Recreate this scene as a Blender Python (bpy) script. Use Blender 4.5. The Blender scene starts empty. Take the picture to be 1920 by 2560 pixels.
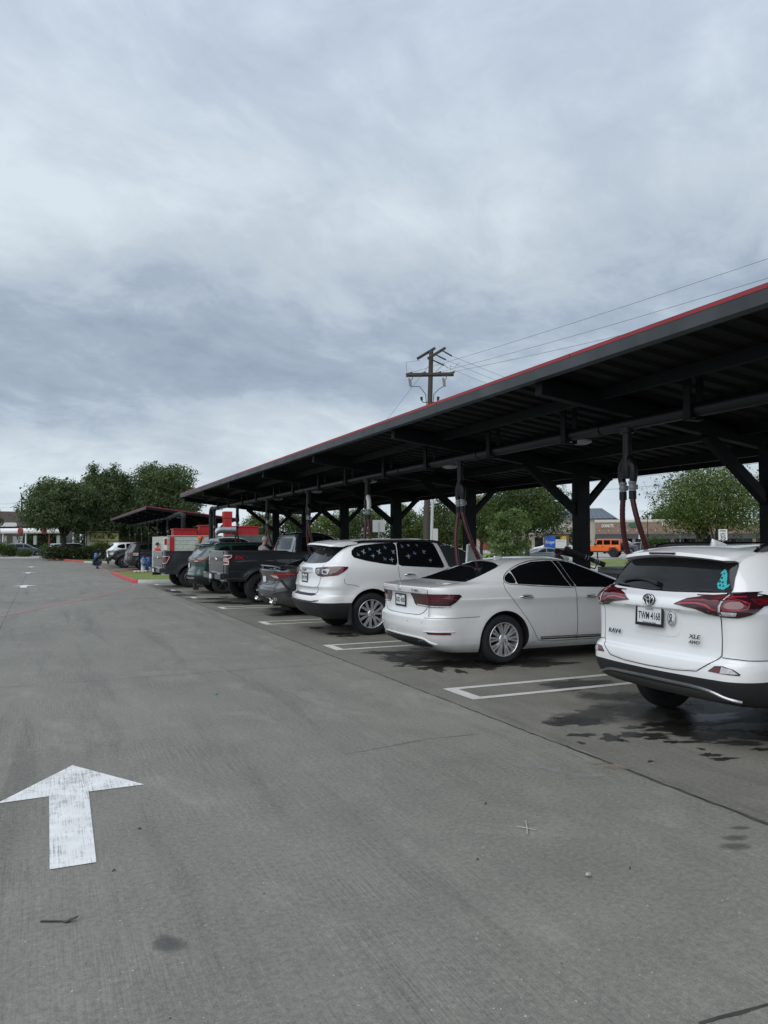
import bpy, bmesh, math, random
from mathutils import Vector, Matrix
from mathutils.bvhtree import BVHTree
from mathutils.geometry import delaunay_2d_cdt
SC = bpy.context.scene
C = SC.collection
R = math.radians
rnd = random.Random(7)

# ------------------------------------------------------------------ camera
H_EYE, YAW, PITCH = 1.66, 24.392, 2.398
cam = bpy.data.objects.new("camera", bpy.data.cameras.new("camera"))
C.objects.link(cam)
cam.location = (0, 0, H_EYE)
cam.rotation_euler = (R(90 + PITCH), 0, R(-YAW))
cam.data.sensor_fit = 'VERTICAL'
cam.data.sensor_height = 36
cam.data.lens = 36 * 1885.75 / 2560
cam.data.clip_start = 0.05
cam.data.clip_end = 3000
SC.camera = cam

# ------------------------------------------------------------------ light
SUN_EL, SUN_AZ = 46.0, 238.0          # azimuth clockwise from +Y; the brightest part of the overcast is behind the left shoulder
sun = bpy.data.objects.new("sun", bpy.data.lights.new("sun", 'SUN'))
C.objects.link(sun)
sun.data.energy = 1.5
sun.data.angle = R(70)
sun.data.color = (1.0, 0.985, 0.96)
sun.rotation_euler = (R(90 - SUN_EL), 0, R(180 - SUN_AZ))
SC.view_settings.view_transform = 'Standard'
SC.view_settings.look = 'None'
SC.view_settings.exposure = 0.24
SC.view_settings.gamma = 1.0

world = bpy.data.worlds.new("World")
SC.world = world
world.use_nodes = True


class NT:
    """small helper for building node trees"""
    def __init__(s, nt):
        s.nt = nt
        nt.nodes.clear()

    def n(s, typ, ins=None, **kw):
        nd = s.nt.nodes.new(typ)
        for k, v in kw.items():
            setattr(nd, k, v)
        for k, v in (ins or {}).items():
            sock = nd.inputs[k]
            if hasattr(v, 'is_output'):
                s.nt.links.new(v, sock)
            else:
                sock.default_value = v
        return nd

    def math(s, op, a, b=0.0, c=0.0, clamp=False):
        nd = s.n('ShaderNodeMath', {0: a, 1: b, 2: c}, operation=op)
        nd.use_clamp = clamp
        return nd.outputs[0]

    def vmath(s, op, a, b=(0, 0, 0)):
        return s.n('ShaderNodeVectorMath', {0: a, 1: b}, operation=op).outputs[0]

    def noise(s, vec, scale, detail=4, rough=.5, dist=0.0, out=0):
        return s.n('ShaderNodeTexNoise', {'Vector': vec, 'Scale': scale, 'Detail': detail, 'Roughness': rough, 'Distortion': dist}).outputs[out]

    def ramp(s, fac, stops, interp='LINEAR'):
        nd = s.n('ShaderNodeValToRGB', {0: fac})
        cr = nd.color_ramp
        cr.interpolation = interp
        while len(cr.elements) < len(stops):
            cr.elements.new(.5)
        for e, (p, c) in zip(cr.elements, stops):
            e.position = p
            e.color = (*c, 1) if len(c) == 3 else c
        return nd.outputs[0]

    def mix(s, fac, a, b, mode='MIX'):
        nd = s.n('ShaderNodeMix', data_type='RGBA', blend_type=mode)
        for i, v in ((0, fac), (6, a), (7, b)):
            if hasattr(v, 'is_output'):
                s.nt.links.new(v, nd.inputs[i])
            else:
                nd.inputs[i].default_value = v if i == 0 else ((*v, 1) if len(v) == 3 else v)
        return nd.outputs[2]


SKX, SKY = 33.3, 8.1


def build_world():
    t = NT(world.node_tree)
    sky = t.n('ShaderNodeTexSky', sky_type='NISHITA')
    sky.sun_disc = False
    sky.sun_elevation = R(SUN_EL)
    sky.sun_rotation = R(SUN_AZ)
    blue = t.mix(1.0, sky.outputs[0], (.10, .10, .10), 'MULTIPLY')
    d = t.n('ShaderNodeTexCoord').outputs['Generated']
    sep = t.n('ShaderNodeSeparateXYZ', {0: d})
    z = t.math('MAXIMUM', sep.outputs[2], 0.0)
    den = t.math('ADD', z, 0.30)
    px = t.math('DIVIDE', sep.outputs[0], den)
    py = t.math('DIVIDE', sep.outputs[1], den)
    p = t.n('ShaderNodeCombineXYZ', {0: px, 1: py, 2: 0.0}).outputs[0]
    rot = t.n('ShaderNodeVectorRotate', {'Vector': p, 'Angle': R(-20)}, rotation_type='Z_AXIS').outputs[0]
    st = t.vmath('MULTIPLY', rot, (1.35, 1.7, 1.0))
    warp = t.noise(st, .8, 3, .5, 0.0, 1)
    st2 = t.vmath('ADD', st, t.vmath('MULTIPLY', warp, (.55, .55, 0)))
    n1 = t.noise(t.vmath('ADD', st2, (SKX, SKY, 0)), .80, 8, .52, .25)       # big soft banks
    n2 = t.noise(t.vmath('ADD', st2, (7.7, 1.2, 3)), 2.3, 7, .58, .45)         # wisps
    n3 = t.noise(t.vmath('ADD', rot, (1.3, 4.4, 8)), .34, 2, .5, 0)          # very large light / dark
    f = t.math('ADD', t.math('MULTIPLY', n1, .62), t.math('MULTIPLY', n2, .30))
    f = t.math('ADD', f, t.math('MULTIPLY', n3, .34))
    n4 = t.noise(t.vmath('ADD', st2, (2.2, 6.6, 5)), 5.5, 7, .64, .35)
    f = t.math('ADD', f, t.math('MULTIPLY', t.math('SUBTRACT', n4, .5), .20))
    zw = t.math('ADD', z, t.math('MULTIPLY', t.math('SUBTRACT', t.noise(rot, .55, 3, .5), .5), .16))
    pf = t.ramp(zw, [(0.0, (.60, .60, .60)), (.10, (.66, .66, .66)), (.14, (.46, .46, .46)), (.20, (.02, .02, .02)), (.28, (.32, .32, .32)), (.40, (.80, .80, .80)), (.60, (.56, .56, .56)), (1.0, (.5, .5, .5))])
    f = t.math('ADD', f, t.math('MULTIPLY', t.math('SUBTRACT', pf, .5), .40))
    cl = t.ramp(f, [(.42, (.255, .315, .395)), (.52, (.330, .395, .480)), (.585, (.420, .490, .565)), (.655, (.480, .550, .612)), (.78, (.615, .690, .735))])
    # pale band low over the horizon
    hz = t.ramp(z, [(0.0, (1, 1, 1)), (.05, (.55, .55, .55)), (.11, (0, 0, 0))])
    cl = t.mix(t.math('MULTIPLY', hz, .55), cl, (.60, .69, .77))
    zen = t.ramp(z, [(.35, (1, 1, 1)), (.62, (.97, .98, 1.06)), (1.0, (1.1, 1.1, 1.15))])
    cl = t.mix(1.0, cl, zen, 'MULTIPLY')
    col = t.mix(.94, blue, cl)
    bg = t.n('ShaderNodeBackground', {'Color': col, 'Strength': 1.0})
    t.n('ShaderNodeOutputWorld', {0: bg.outputs[0]})


build_world()
SC.cycles.max_bounces = 6
SC.cycles.diffuse_bounces = 3
SC.cycles.glossy_bounces = 3
SC.cycles.transparent_max_bounces = 6
SC.cycles.sample_clamp_indirect = 4.0
SC.cycles.use_denoising = True


# ------------------------------------------------------------------ objects
def tag(o, label=None, cat=None, group=None, kind=None):
    if label: o['label'] = label
    if cat: o['category'] = cat
    if group: o['group'] = group
    if kind: o['kind'] = kind
    return o


def empty(name, loc=(0, 0, 0), rz=0.0):
    o = bpy.data.objects.new(name, None)
    o.empty_display_size = .2
    C.objects.link(o)
    o.location = loc
    o.rotation_euler = (0, 0, rz)
    return o


def link_mesh(name, me, parent=None):
    o = bpy.data.objects.new(name, me)
    C.objects.link(o)
    if parent: o.parent = parent
    return o


def kids(o):
    return [c for c in o.children]


def copy_tree(o, parent=None):
    c = o.copy()
    C.objects.link(c)
    c.parent = parent
    for ch in kids(o):
        copy_tree(ch, c)
    return c


class MB:
    """collects simple shapes and links them as ONE mesh object"""
    def __init__(s):
        s.v, s.f, s.m, s.sm = [], [], [], []

    def add(s, vs, fs, m=0, smooth=False):
        b = len(s.v)
        s.v += [tuple(v) for v in vs]
        for f in fs:
            s.f.append([b + i for i in f]); s.m.append(m); s.sm.append(smooth)
        return s

    def box(s, x0, x1, y0, y1, z0, z1, m=0, b=0.0, mat=None):
        if b > 0:
            bm = bmesh.new()
            bmesh.ops.create_cube(bm, size=1)
            for v in bm.verts:
                v.co = Vector(((x0 + x1) / 2 + v.co.x * (x1 - x0), (y0 + y1) / 2 + v.co.y * (y1 - y0), (z0 + z1) / 2 + v.co.z * (z1 - z0)))
            bmesh.ops.bevel(bm, geom=bm.edges[:], offset=b, segments=2, affect='EDGES', profile=.6)
            bm.verts.index_update()
            vs = [v.co.copy() for v in bm.verts]
            fs = [[v.index for v in f.verts] for f in bm.faces]
            bm.free()
        else:
            vs = [Vector((x, y, z)) for z in (z0, z1) for x, y in ((x0, y0), (x1, y0), (x1, y1), (x0, y1))]
            fs = [(0, 3, 2, 1), (4, 5, 6, 7), (0, 1, 5, 4), (1, 2, 6, 5), (2, 3, 7, 6), (3, 0, 4, 7)]
        if mat: vs = [mat @ v for v in vs]
        return s.add(vs, fs, m)

    def beam(s, p0, p1, w, h, m=0, up=(0, 0, 1), b=0.0):
        p0, p1 = Vector(p0), Vector(p1)
        d = p1 - p0
        L = d.length
        d.normalize()
        x = d.cross(Vector(up))
        if x.length < 1e-4: x = d.cross(Vector((1, 0, 0)))
        x.normalize()
        z = x.cross(d)
        M = Matrix(((x.x, d.x, z.x, p0.x), (x.y, d.y, z.y, p0.y), (x.z, d.z, z.z, p0.z), (0, 0, 0, 1)))
        return s.box(-w / 2, w / 2, 0, L, -h / 2, h / 2, m, b, M)

    def tube(s, pts, r, n=10, m=0, caps=True, smooth=True):
        pts = [Vector(p) for p in pts]
        rs = r if isinstance(r, (list, tuple)) else [r] * len(pts)
        vs, fs = [], []
        prev = None
        for i, p in enumerate(pts):
            if i == 0: d = pts[1] - p
            elif i == len(pts) - 1: d = p - pts[i - 1]
            else: d = (pts[i + 1] - p).normalized() + (p - pts[i - 1]).normalized()
            if d.length < 1e-9: d = Vector((0, 0, 1))
            d.normalize()
            if prev is None:
                a = d.orthogonal().normalized()
            else:
                a = prev - d * prev.dot(d)
                a = a.normalized() if a.length > 1e-6 else d.orthogonal().normalized()
            prev = a
            b = d.cross(a)
            for k in range(n):
                t = 2 * math.pi * k / n
                vs.append(p + (a * math.cos(t) + b * math.sin(t)) * rs[i])
        for i in range(len(pts) - 1):
            for k in range(n):
                fs.append((i * n + k, i * n + (k + 1) % n, (i + 1) * n + (k + 1) % n, (i + 1) * n + k))
        s.add(vs, fs, m, smooth)
        if caps:
            q = len(pts) - 1
            s.add(vs[:n], [tuple(reversed(range(n)))], m)
            s.add(vs[q * n:], [tuple(range(n))], m)
        return s

    def lathe(s, prof, n=24, m=0, M=None, smooth=True):
        """prof: (r, z) pairs turned about local z"""
        vs, fs = [], []
        for r, z in prof:
            for k in range(n):
                t = 2 * math.pi * k / n
                v = Vector((r * math.cos(t), r * math.sin(t), z))
                vs.append(M @ v if M else v)
        for i in range(len(prof) - 1):
            for k in range(n):
                fs.append((i * n + k, i * n + (k + 1) % n, (i + 1) * n + (k + 1) % n, (i + 1) * n + k))
        return s.add(vs, fs, m, smooth)

    def prism(s, poly, h, m=0, M=None, z0=0.0):
        n = len(poly)
        vs = [Vector((x, y, z0)) for x, y in poly] + [Vector((x, y, z0 + h)) for x, y in poly]
        if M: vs = [M @ v for v in vs]
        fs = [tuple(reversed(range(n))), tuple(range(n, 2 * n))] + [(i, (i + 1) % n, n + (i + 1) % n, n + i) for i in range(n)]
        return s.add(vs, fs, m)

    def sphere(s, c, r, m=0, nu=12, nv=8, sc=(1, 1, 1)):
        vs, fs = [], []
        for j in range(nv + 1):
            ph = math.pi * j / nv
            for i in range(nu):
                th = 2 * math.pi * i / nu
                vs.append((c[0] + r * sc[0] * math.sin(ph) * math.cos(th), c[1] + r * sc[1] * math.sin(ph) * math.sin(th), c[2] + r * sc[2] * math.cos(ph)))
        for j in range(nv):
            for i in range(nu):
                fs.append((j * nu + i, (j + 1) * nu + i, (j + 1) * nu + (i + 1) % nu, j * nu + (i + 1) % nu))
        return s.add(vs, fs, m, True)

    def build(s, name, mats, parent=None):
        me = bpy.data.meshes.new(name)
        me.from_pydata(s.v, [], s.f)
        for mt in (mats if isinstance(mats, (list, tuple)) else [mats]):
            me.materials.append(mt)
        me.polygons.foreach_set('material_index', s.m)
        me.polygons.foreach_set('use_smooth', s.sm)
        me.update()
        return link_mesh(name, me, parent)


def text_mesh(s, size, depth=0.004, M=None, ext=None, align='CENTER', shear=0.0, width=None, bold=0.0):
    """plain mesh of a line of lettering, centred on the local origin in the local xy plane"""
    cu = bpy.data.curves.new("lettering", 'FONT')
    cu.body = s
    cu.size = size
    cu.align_x = align
    cu.align_y = 'CENTER'
    cu.extrude = depth / 2
    cu.shear = shear
    cu.offset = bold
    cu.resolution_u = 3
    ob = bpy.data.objects.new("lettering", cu)
    C.objects.link(ob)
    dg = bpy.context.evaluated_depsgraph_get()
    me = bpy.data.meshes.new_from_object(ob.evaluated_get(dg))
    bpy.data.objects.remove(ob)
    bpy.data.curves.remove(cu)
    if width and len(me.vertices):
        xs = [v.co.x for v in me.vertices]
        k = width / max(1e-6, max(xs) - min(xs))
        me.transform(Matrix.Diagonal((k, 1, 1, 1)))
    if M: me.transform(M)
    return me


def lettering(name, s, size, mat, M, parent=None, **kw):
    me = text_mesh(s, size, M=M, **kw)
    me.materials.clear()
    me.materials.append(mat)
    return link_mesh(name, me, parent)


def frame(o, x, y):
    """matrix with local x, y axes given and origin o"""
    x = Vector(x).normalized(); y = Vector(y).normalized()
    z = x.cross(y).normalized()
    y = z.cross(x)
    o = Vector(o)
    return Matrix(((x.x, y.x, z.x, o.x), (x.y, y.y, z.y, o.y), (x.z, y.z, z.z, o.z), (0, 0, 0, 1)))


# ------------------------------------------------------------------ materials
MATS = {}


def mat(name, col, rough=.6, metal=0.0, var=0.0, vscale=6.0, bump=0.0, bscale=40.0, coat=0.0, spec=.5, stretch=(1, 1, 1), emit=None, rvar=0.0, flake=False):
    if name in MATS: return MATS[name]
    m = bpy.data.materials.new(name)
    m.use_nodes = True
    t = NT(m.node_tree)
    pos = t.n('ShaderNodeTexCoord').outputs['Object']
    pos = t.vmath('MULTIPLY', pos, stretch)
    ins = {'Base Color': (*col, 1), 'Roughness': rough, 'Metallic': metal, 'Specular IOR Level': spec, 'Coat Weight': coat, 'Coat Roughness': .04}
    if var > 0:
        n = t.noise(pos, vscale, 6, .6)
        lo = tuple(c * (1 - var) for c in col); hi = tuple(min(1, c * (1 + var)) for c in col)
        ins['Base Color'] = t.ramp(n, [(.3, lo), (.7, hi)])
    if rvar > 0:
        n = t.noise(pos, vscale * 1.7, 4, .6)
        ins['Roughness'] = t.math('ADD', t.math('MULTIPLY', t.math('SUBTRACT', n, .5), rvar * 2), rough, clamp=True)
    if bump > 0:
        nb = t.noise(pos, bscale, 4, .6)
        ins['Normal'] = t.n('ShaderNodeBump', {'Strength': 1.0, 'Distance': bump, 'Height': nb}).outputs[0]
    if emit:
        ins['Emission Color'] = (*emit[0], 1); ins['Emission Strength'] = emit[1]
    b = t.n('ShaderNodeBsdfPrincipled', ins)
    t.n('ShaderNodeOutputMaterial', {0: b.outputs[0]})
    MATS[name] = m
    return m


def concrete_mat(name, base, tint=(1, 1, .98), broom=True, patch=.19):
    if name in MATS: return MATS[name]
    m = bpy.data.materials.new(name)
    m.use_nodes = True
    t = NT(m.node_tree)
    pos = t.n('ShaderNodeTexCoord').outputs['Object']
    big = t.noise(pos, .35, 5, .6, .4)
    med = t.noise(t.vmath('ADD', pos, (4, 7, 0)), 2.3, 6, .62, .3)
    streak = t.noise(t.vmath('MULTIPLY', pos, (1.6, .35, 1)), 1.1, 5, .6, .6)      # dirty drive bands
    fine = t.math('ADD', t.math('MULTIPLY', t.noise(pos, 34, 5, .75), .6), t.math('MULTIPLY', t.noise(pos, 150, 3, .7), .55))
    fine = t.math('SUBTRACT', fine, .075)
    brm = t.noise(t.vmath('MULTIPLY', pos, (110, 2.2, 1)), 1.0, 3, .6)             # broom finish, along the drive
    brz = t.noise(pos, .9, 3, .5)
    brm = t.math('MULTIPLY', t.math('SUBTRACT', brm, .5), t.ramp(brz, [(.40, (.15, .15, .15)), (.62, (1, 1, 1))]))
    v = t.math('MULTIPLY', t.math('SUBTRACT', big, .5), patch * 2.4)
    v = t.math('ADD', v, t.math('MULTIPLY', t.math('SUBTRACT', med, .5), patch * 1.9))
    v = t.math('ADD', v, t.math('MULTIPLY', t.math('SUBTRACT', streak, .5), patch * 1.8))
    v = t.math('ADD', v, t.math('MULTIPLY', t.math('SUBTRACT', fine, .5), 2.3))
    if broom:
        scuff = t.noise(t.vmath('MULTIPLY', t.vmath('ADD', pos, (2, 8, 0)), (.9, .55, 1)), 1.5, 7, .72, .8)
        v = t.math('ADD', v, t.math('MULTIPLY', t.ramp(scuff, [(.54, (0, 0, 0)), (.72, (1, 1, 1))]), .30))
        trk = t.noise(t.vmath('MULTIPLY', t.vmath('ADD', pos, (5, 1, 0)), (2.6, .22, 1)), 1.0, 4, .6, .5)
        v = t.math('SUBTRACT', v, t.math('MULTIPLY', t.ramp(trk, [(.55, (0, 0, 0)), (.70, (1, 1, 1))]), .20))
    if broom: v = t.math('ADD', v, t.math('MULTIPLY', brm, .95))
    # pale grit and dark pits
    vo = t.n('ShaderNodeTexVoronoi', {'Vector': pos, 'Scale': 22.0, 'Randomness': 1.0})
    spk = t.ramp(vo.outputs['Distance'], [(.07, (1, 1, 1)), (.13, (0, 0, 0))])
    pick = t.ramp(t.n('ShaderNodeSeparateXYZ', {0: vo.outputs['Color']}).outputs[0], [(.62, (0, 0, 0)), (.80, (1, 1, 1))])
    zone = t.ramp(t.noise(t.vmath('ADD', pos, (9, 2, 0)), 1.3, 4, .6), [(.42, (0, 0, 0)), (.62, (1, 1, 1))])
    spk = t.math('MULTIPLY', t.math('MULTIPLY', spk, pick), t.math('ADD', t.math('MULTIPLY', zone, .8), .2))
    v = t.math('ADD', v, t.math('MULTIPLY', spk, 1.1))
    vo2 = t.n('ShaderNodeTexVoronoi', {'Vector': t.vmath('ADD', pos, (3, 5, 0)), 'Scale': 9.0})
    pit = t.math('MULTIPLY', t.ramp(vo2.outputs['Distance'], [(.05, (1, 1, 1)), (.085, (0, 0, 0))]),
                 t.ramp(t.n('ShaderNodeSeparateXYZ', {0: vo2.outputs['Color']}).outputs[1], [(.86, (0, 0, 0)), (.9, (1, 1, 1))]))
    v = t.math('SUBTRACT', v, t.math('MULTIPLY', pit, .25))
    k = t.math('ADD', v, 1.0)
    kc = t.n('ShaderNodeCombineXYZ', {0: k, 1: k, 2: k}).outputs[0]
    col = t.mix(1.0, tuple(base * c for c in tint), kc, 'MULTIPLY')
    hgt = t.math('ADD', t.math('MULTIPLY', fine, .5), t.math('MULTIPLY', brm, .9))
    bmp = t.n('ShaderNodeBump', {'Strength': .55, 'Distance': .006, 'Height': hgt}).outputs[0]
    rg = t.math('ADD', t.math('MULTIPLY', med, .3), .62)
    b = t.n('ShaderNodeBsdfPrincipled', {'Base Color': col, 'Roughness': rg, 'Normal': bmp, 'Specular IOR Level': .35})
    t.n('ShaderNodeOutputMaterial', {0: b.outputs[0]})
    MATS[name] = m
    return m


def worn_paint(name, col, wear=.5, under=(.2, .2, .2)):
    if name in MATS: return MATS[name]
    m = bpy.data.materials.new(name)
    m.use_nodes = True
    t = NT(m.node_tree)
    pos = t.n('ShaderNodeTexCoord').outputs['Object']
    brm = t.noise(t.vmath('MULTIPLY', pos, (130, 3, 1)), 1.0, 3, .65)
    n = t.noise(pos, 14, 7, .7)
    big = t.noise(pos, 2.4, 4, .6)
    f = t.math('ADD', t.math('MULTIPLY', brm, .45), t.math('MULTIPLY', n, .4))
    f = t.math('ADD', f, t.math('MULTIPLY', big, .35))
    f = t.ramp(f, [(.70 - .16 * wear, (0, 0, 0)), (.80 - .14 * wear, (1, 1, 1))])
    grime = t.ramp(t.noise(pos, 5, 5, .6), [(.35, tuple(c * .82 for c in col)), (.7, col)])
    c = t.mix(t.math('MULTIPLY', f, .9), grime, under)
    b = t.n('ShaderNodeBsdfPrincipled', {'Base Color': c, 'Roughness': .65, 'Specular IOR Level': .35})
    t.n('ShaderNodeOutputMaterial', {0: b.outputs[0]})
    MATS[name] = m
    return m


def stain_mat(name, col, rough, amount=1.0, soft=.25, var=.2):
    """see-through stain whose edge fades with the 'wet' vertex value broken up by noise"""
    m = bpy.data.materials.new(name)
    m.use_nodes = True
    t = NT(m.node_tree)
    pos = t.n('ShaderNodeTexCoord').outputs['Object']
    w = t.n('ShaderNodeAttribute', attribute_name='wet').outputs['Fac']
    n = t.noise(t.vmath('MULTIPLY', pos, (1, 1.6, 1)), 7, 6, .65, .6)
    f = t.math('ADD', w, t.math('MULTIPLY', t.math('SUBTRACT', n, .5), 1.5))
    f = t.ramp(f, [(.34 - soft / 2, (0, 0, 0)), (.34 + soft / 2, (1, 1, 1))])
    f = t.math('MULTIPLY', f, amount)
    c = t.ramp(t.noise(pos, 5, 5, .6), [(.3, tuple(v * (1 - var) for v in col)), (.7, tuple(v * (1 + var) for v in col))])
    b = t.n('ShaderNodeBsdfPrincipled', {'Base Color': c, 'Roughness': rough, 'Specular IOR Level': .5})
    tr = t.n('ShaderNodeBsdfTransparent')
    mx = t.n('ShaderNodeMixShader', {0: f, 1: tr.outputs[0], 2: b.outputs[0]})
    t.n('ShaderNodeOutputMaterial', {0: mx.outputs[0]})
    return m


def leaf_mat(name, c0, c1, c2):
    if name in MATS: return MATS[name]
    m = bpy.data.materials.new(name)
    m.use_nodes = True
    t = NT(m.node_tree)
    pos = t.n('ShaderNodeTexCoord').outputs['Object']
    clump = t.noise(pos, .9, 4, .6)
    rn = t.n('ShaderNodeNewGeometry').outputs['Random Per Island']
    f = t.math('ADD', t.math('MULTIPLY', clump, .70), t.math('MULTIPLY', rn, .40))
    col = t.ramp(f, [(.30, c0), (.55, c1), (.80, c2)])
    d = t.n('ShaderNodeBsdfPrincipled', {'Base Color': col, 'Roughness': .55, 'Specular IOR Level': .25})
    tr = t.n('ShaderNodeBsdfTranslucent', {'Color': t.mix(1.0, col, (1.2, 1.5, .6), 'MULTIPLY')})
    mx = t.n('ShaderNodeMixShader', {0: .32, 1: d.outputs[0], 2: tr.outputs[0]})
    t.n('ShaderNodeOutputMaterial', {0: mx.outputs[0]})
    MATS[name] = m
    return m


def masonry_mat(name, c0, c1, mortar, bw, bh, axis='XZ', msize=.012, bump=.01):
    """coursed brick or block; axis XZ or YZ picks the wall plane"""
    if name in MATS: return MATS[name]
    m = bpy.data.materials.new(name)
    m.use_nodes = True
    t = NT(m.node_tree)
    pos = t.n('ShaderNodeTexCoord').outputs['Object']
    sp = t.n('ShaderNodeSeparateXYZ', {0: pos})
    v = t.n('ShaderNodeCombineXYZ', {0: sp.outputs[0 if axis[0] == 'X' else 1], 1: sp.outputs[2], 2: 0.0}).outputs[0]
    br = t.n('ShaderNodeTexBrick', {'Vector': v, 'Color1': (*c0, 1), 'Color2': (*c1, 1), 'Mortar': (*mortar, 1), 'Scale': 1.0, 'Mortar Size': msize, 'Brick Width': bw, 'Row Height': bh})
    n = t.noise(pos, 9, 6, .65)
    col = t.mix(.35, br.outputs[0], t.ramp(n, [(.3, tuple(c * .6 for c in c0)), (.7, tuple(min(1, c * 1.35) for c in c1))]))
    bmp = t.n('ShaderNodeBump', {'Strength': 1.0, 'Distance': bump, 'Height': t.math('SUBTRACT', n, t.math('MULTIPLY', br.outputs[1], .8))}).outputs[0]
    b = t.n('ShaderNodeBsdfPrincipled', {'Base Color': col, 'Roughness': .85, 'Normal': bmp, 'Specular IOR Level': .25})
    t.n('ShaderNodeOutputMaterial', {0: b.outputs[0]})
    MATS[name] = m
    return m


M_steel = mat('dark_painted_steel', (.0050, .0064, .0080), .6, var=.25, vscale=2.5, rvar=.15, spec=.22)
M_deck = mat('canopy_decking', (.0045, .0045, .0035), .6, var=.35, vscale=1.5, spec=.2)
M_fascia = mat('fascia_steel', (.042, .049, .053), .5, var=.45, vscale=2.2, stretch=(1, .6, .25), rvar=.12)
M_red = mat('red_trim', (.27, .026, .032), .45, var=.12, vscale=2)
M_redbox = mat('red_enamel', (.42, .018, .020), .4, var=.08, vscale=3)
M_pvc = mat('black_pipe', (.006, .0068, .008), .42, var=.2, vscale=5, spec=.35)
M_hose = mat('maroon_hose', (.065, .007, .010), .42, var=.25, vscale=9)
M_clear = mat('clear_fitting', (.24, .26, .27), .2, var=.3, vscale=30)
M_galv = mat('galvanised', (.34, .35, .36), .38, .7, var=.15, vscale=8)
M_white = mat('white_enamel', (.78, .78, .77), .35, var=.04, vscale=3)
M_black = mat('black_rubber', (.012, .012, .013), .75, var=.3, vscale=20)
M_wood = mat('weathered_pole', (.070, .058, .048), .9, var=.4, vscale=14, stretch=(6, 6, .5), bump=.004, bscale=20)
M_lamp = mat('lamp_lens', (.36, .37, .36), .35, var=.05)
# ================================================================== setting
XL, STALL, LINE0 = 4.202, 4.068, 7.644          # stall stripes
XP, POST0 = 9.207, 11.374                        # canopy posts


def sstep(a, b, x):
    t = max(0.0, min(1.0, (x - a) / (b - a)))
    return t * t * (3 - 2 * t)


def gz(x, y):
    """terrain height: flat lot, rising a little towards the mall and beyond the far drive"""
    a = .38 * sstep(32, 68, x)
    b = .50 * sstep(88, 128, y) * (1 - sstep(10, 40, x))
    return a + b


def sheet(name, outline, z, m, cell=3.0, follow=True, lift=0.0):
    """flat (or terrain-following) sheet filling an outline"""
    pts, edges = [], []
    n = len(outline)
    for i in range(n):
        a, b = Vector(outline[i]).to_2d(), Vector(outline[(i + 1) % n]).to_2d()
        k = max(1, int((b - a).length / cell)) if follow else 1
        for j in range(k):
            pts.append(a.lerp(b, j / k))
    nb = len(pts)
    edges = [(i, (i + 1) % nb) for i in range(nb)]
    if follow:
        xs = [p.x for p in pts]; ys = [p.y for p in pts]
        x = min(xs) + cell / 2
        while x < max(xs):
            y = min(ys) + cell / 2
            while y < max(ys):
                pts.append(Vector((x + .01 * math.sin(y), y)))
                y += cell
            x += cell
    vs, es, fs, *_ = delaunay_2d_cdt(pts, edges, [], 1, 1e-5)
    me = bpy.data.meshes.new(name)
    me.from_pydata([(v.x, v.y, (gz(v.x, v.y) if follow else 0) + z) for v in vs], [], [list(f) for f in fs])
    me.materials.append(m)
    me.update()
    if me.polygons and me.polygons[0].normal.z < 0: me.flip_normals()
    return link_mesh(name, me)


def grass_mat(name, c0, c1):
    m = bpy.data.materials.new(name)
    m.use_nodes = True
    t = NT(m.node_tree)
    pos = t.n('ShaderNodeTexCoord').outputs['Object']
    n = t.noise(pos, 5, 6, .7)
    n2 = t.noise(pos, .5, 4, .6)
    f = t.math('ADD', t.math('MULTIPLY', n, .6), t.math('MULTIPLY', n2, .4))
    col = t.ramp(f, [(.35, c0), (.65, c1)])
    bmp = t.n('ShaderNodeBump', {'Strength': 1.0, 'Distance': .04, 'Height': t.noise(pos, 40, 3, .7)}).outputs[0]
    b = t.n('ShaderNodeBsdfPrincipled', {'Base Color': col, 'Roughness': .8, 'Normal': bmp, 'Specular IOR Level': .2})
    t.n('ShaderNodeOutputMaterial', {0: b.outputs[0]})
    return m


M_conc = concrete_mat('lot_concrete', .200, (1, .968, .835))
M_conc2 = concrete_mat('stall_concrete', .168, (1, .955, .81), patch=.22)
M_pale = concrete_mat('pale_concrete', .36, (1, .97, .90), broom=False, patch=.08)
M_kerb = concrete_mat('kerb_concrete', .42, (1, .98, .94), broom=False, patch=.08)
M_grass = grass_mat('lawn', (.12, .165, .042), (.26, .31, .10))
M_grass2 = grass_mat('shaded_lawn', (.055, .078, .022), (.12, .15, .048))  # darker copy of the lawn, shade mixed into its colour
M_crack = mat('joint_filler', (.050, .047, .043), .9, var=.4, vscale=7)
M_redkerb = worn_paint('red_kerb_paint', (.48, .075, .08), .35, (.36, .30, .28))
M_redline = worn_paint('red_line_paint', (.42, .19, .19), .60, (.19, .18, .18))
M_stripe = worn_paint('white_stripe_paint', (.66, .65, .61), .45, (.24, .235, .22))
M_arrow = worn_paint('white_arrow_paint', (.84, .84, .83), .62, (.33, .33, .32))
M_wet = stain_mat('wet_concrete', (.030, .028, .025), .34, .85, .40)
M_damp = stain_mat('damp_concrete', (.065, .063, .057), .45, .70, .7)
M_ochre = stain_mat('dry_mud', (.24, .20, .14), .95, .7, .5)
M_pale_st = stain_mat('pale_scuff', (.27, .265, .25), .9, .6, .6)
M_oil = stain_mat('oil_stain', (.09, .09, .085), .6, .5, .9)

# ground sheet to the horizon
o = sheet('ground', [(-700, -60), (900, -60), (900, 1100), (-700, 1100)], -.16, M_grass2, 14.0)
tag(o, kind='structure')

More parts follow.
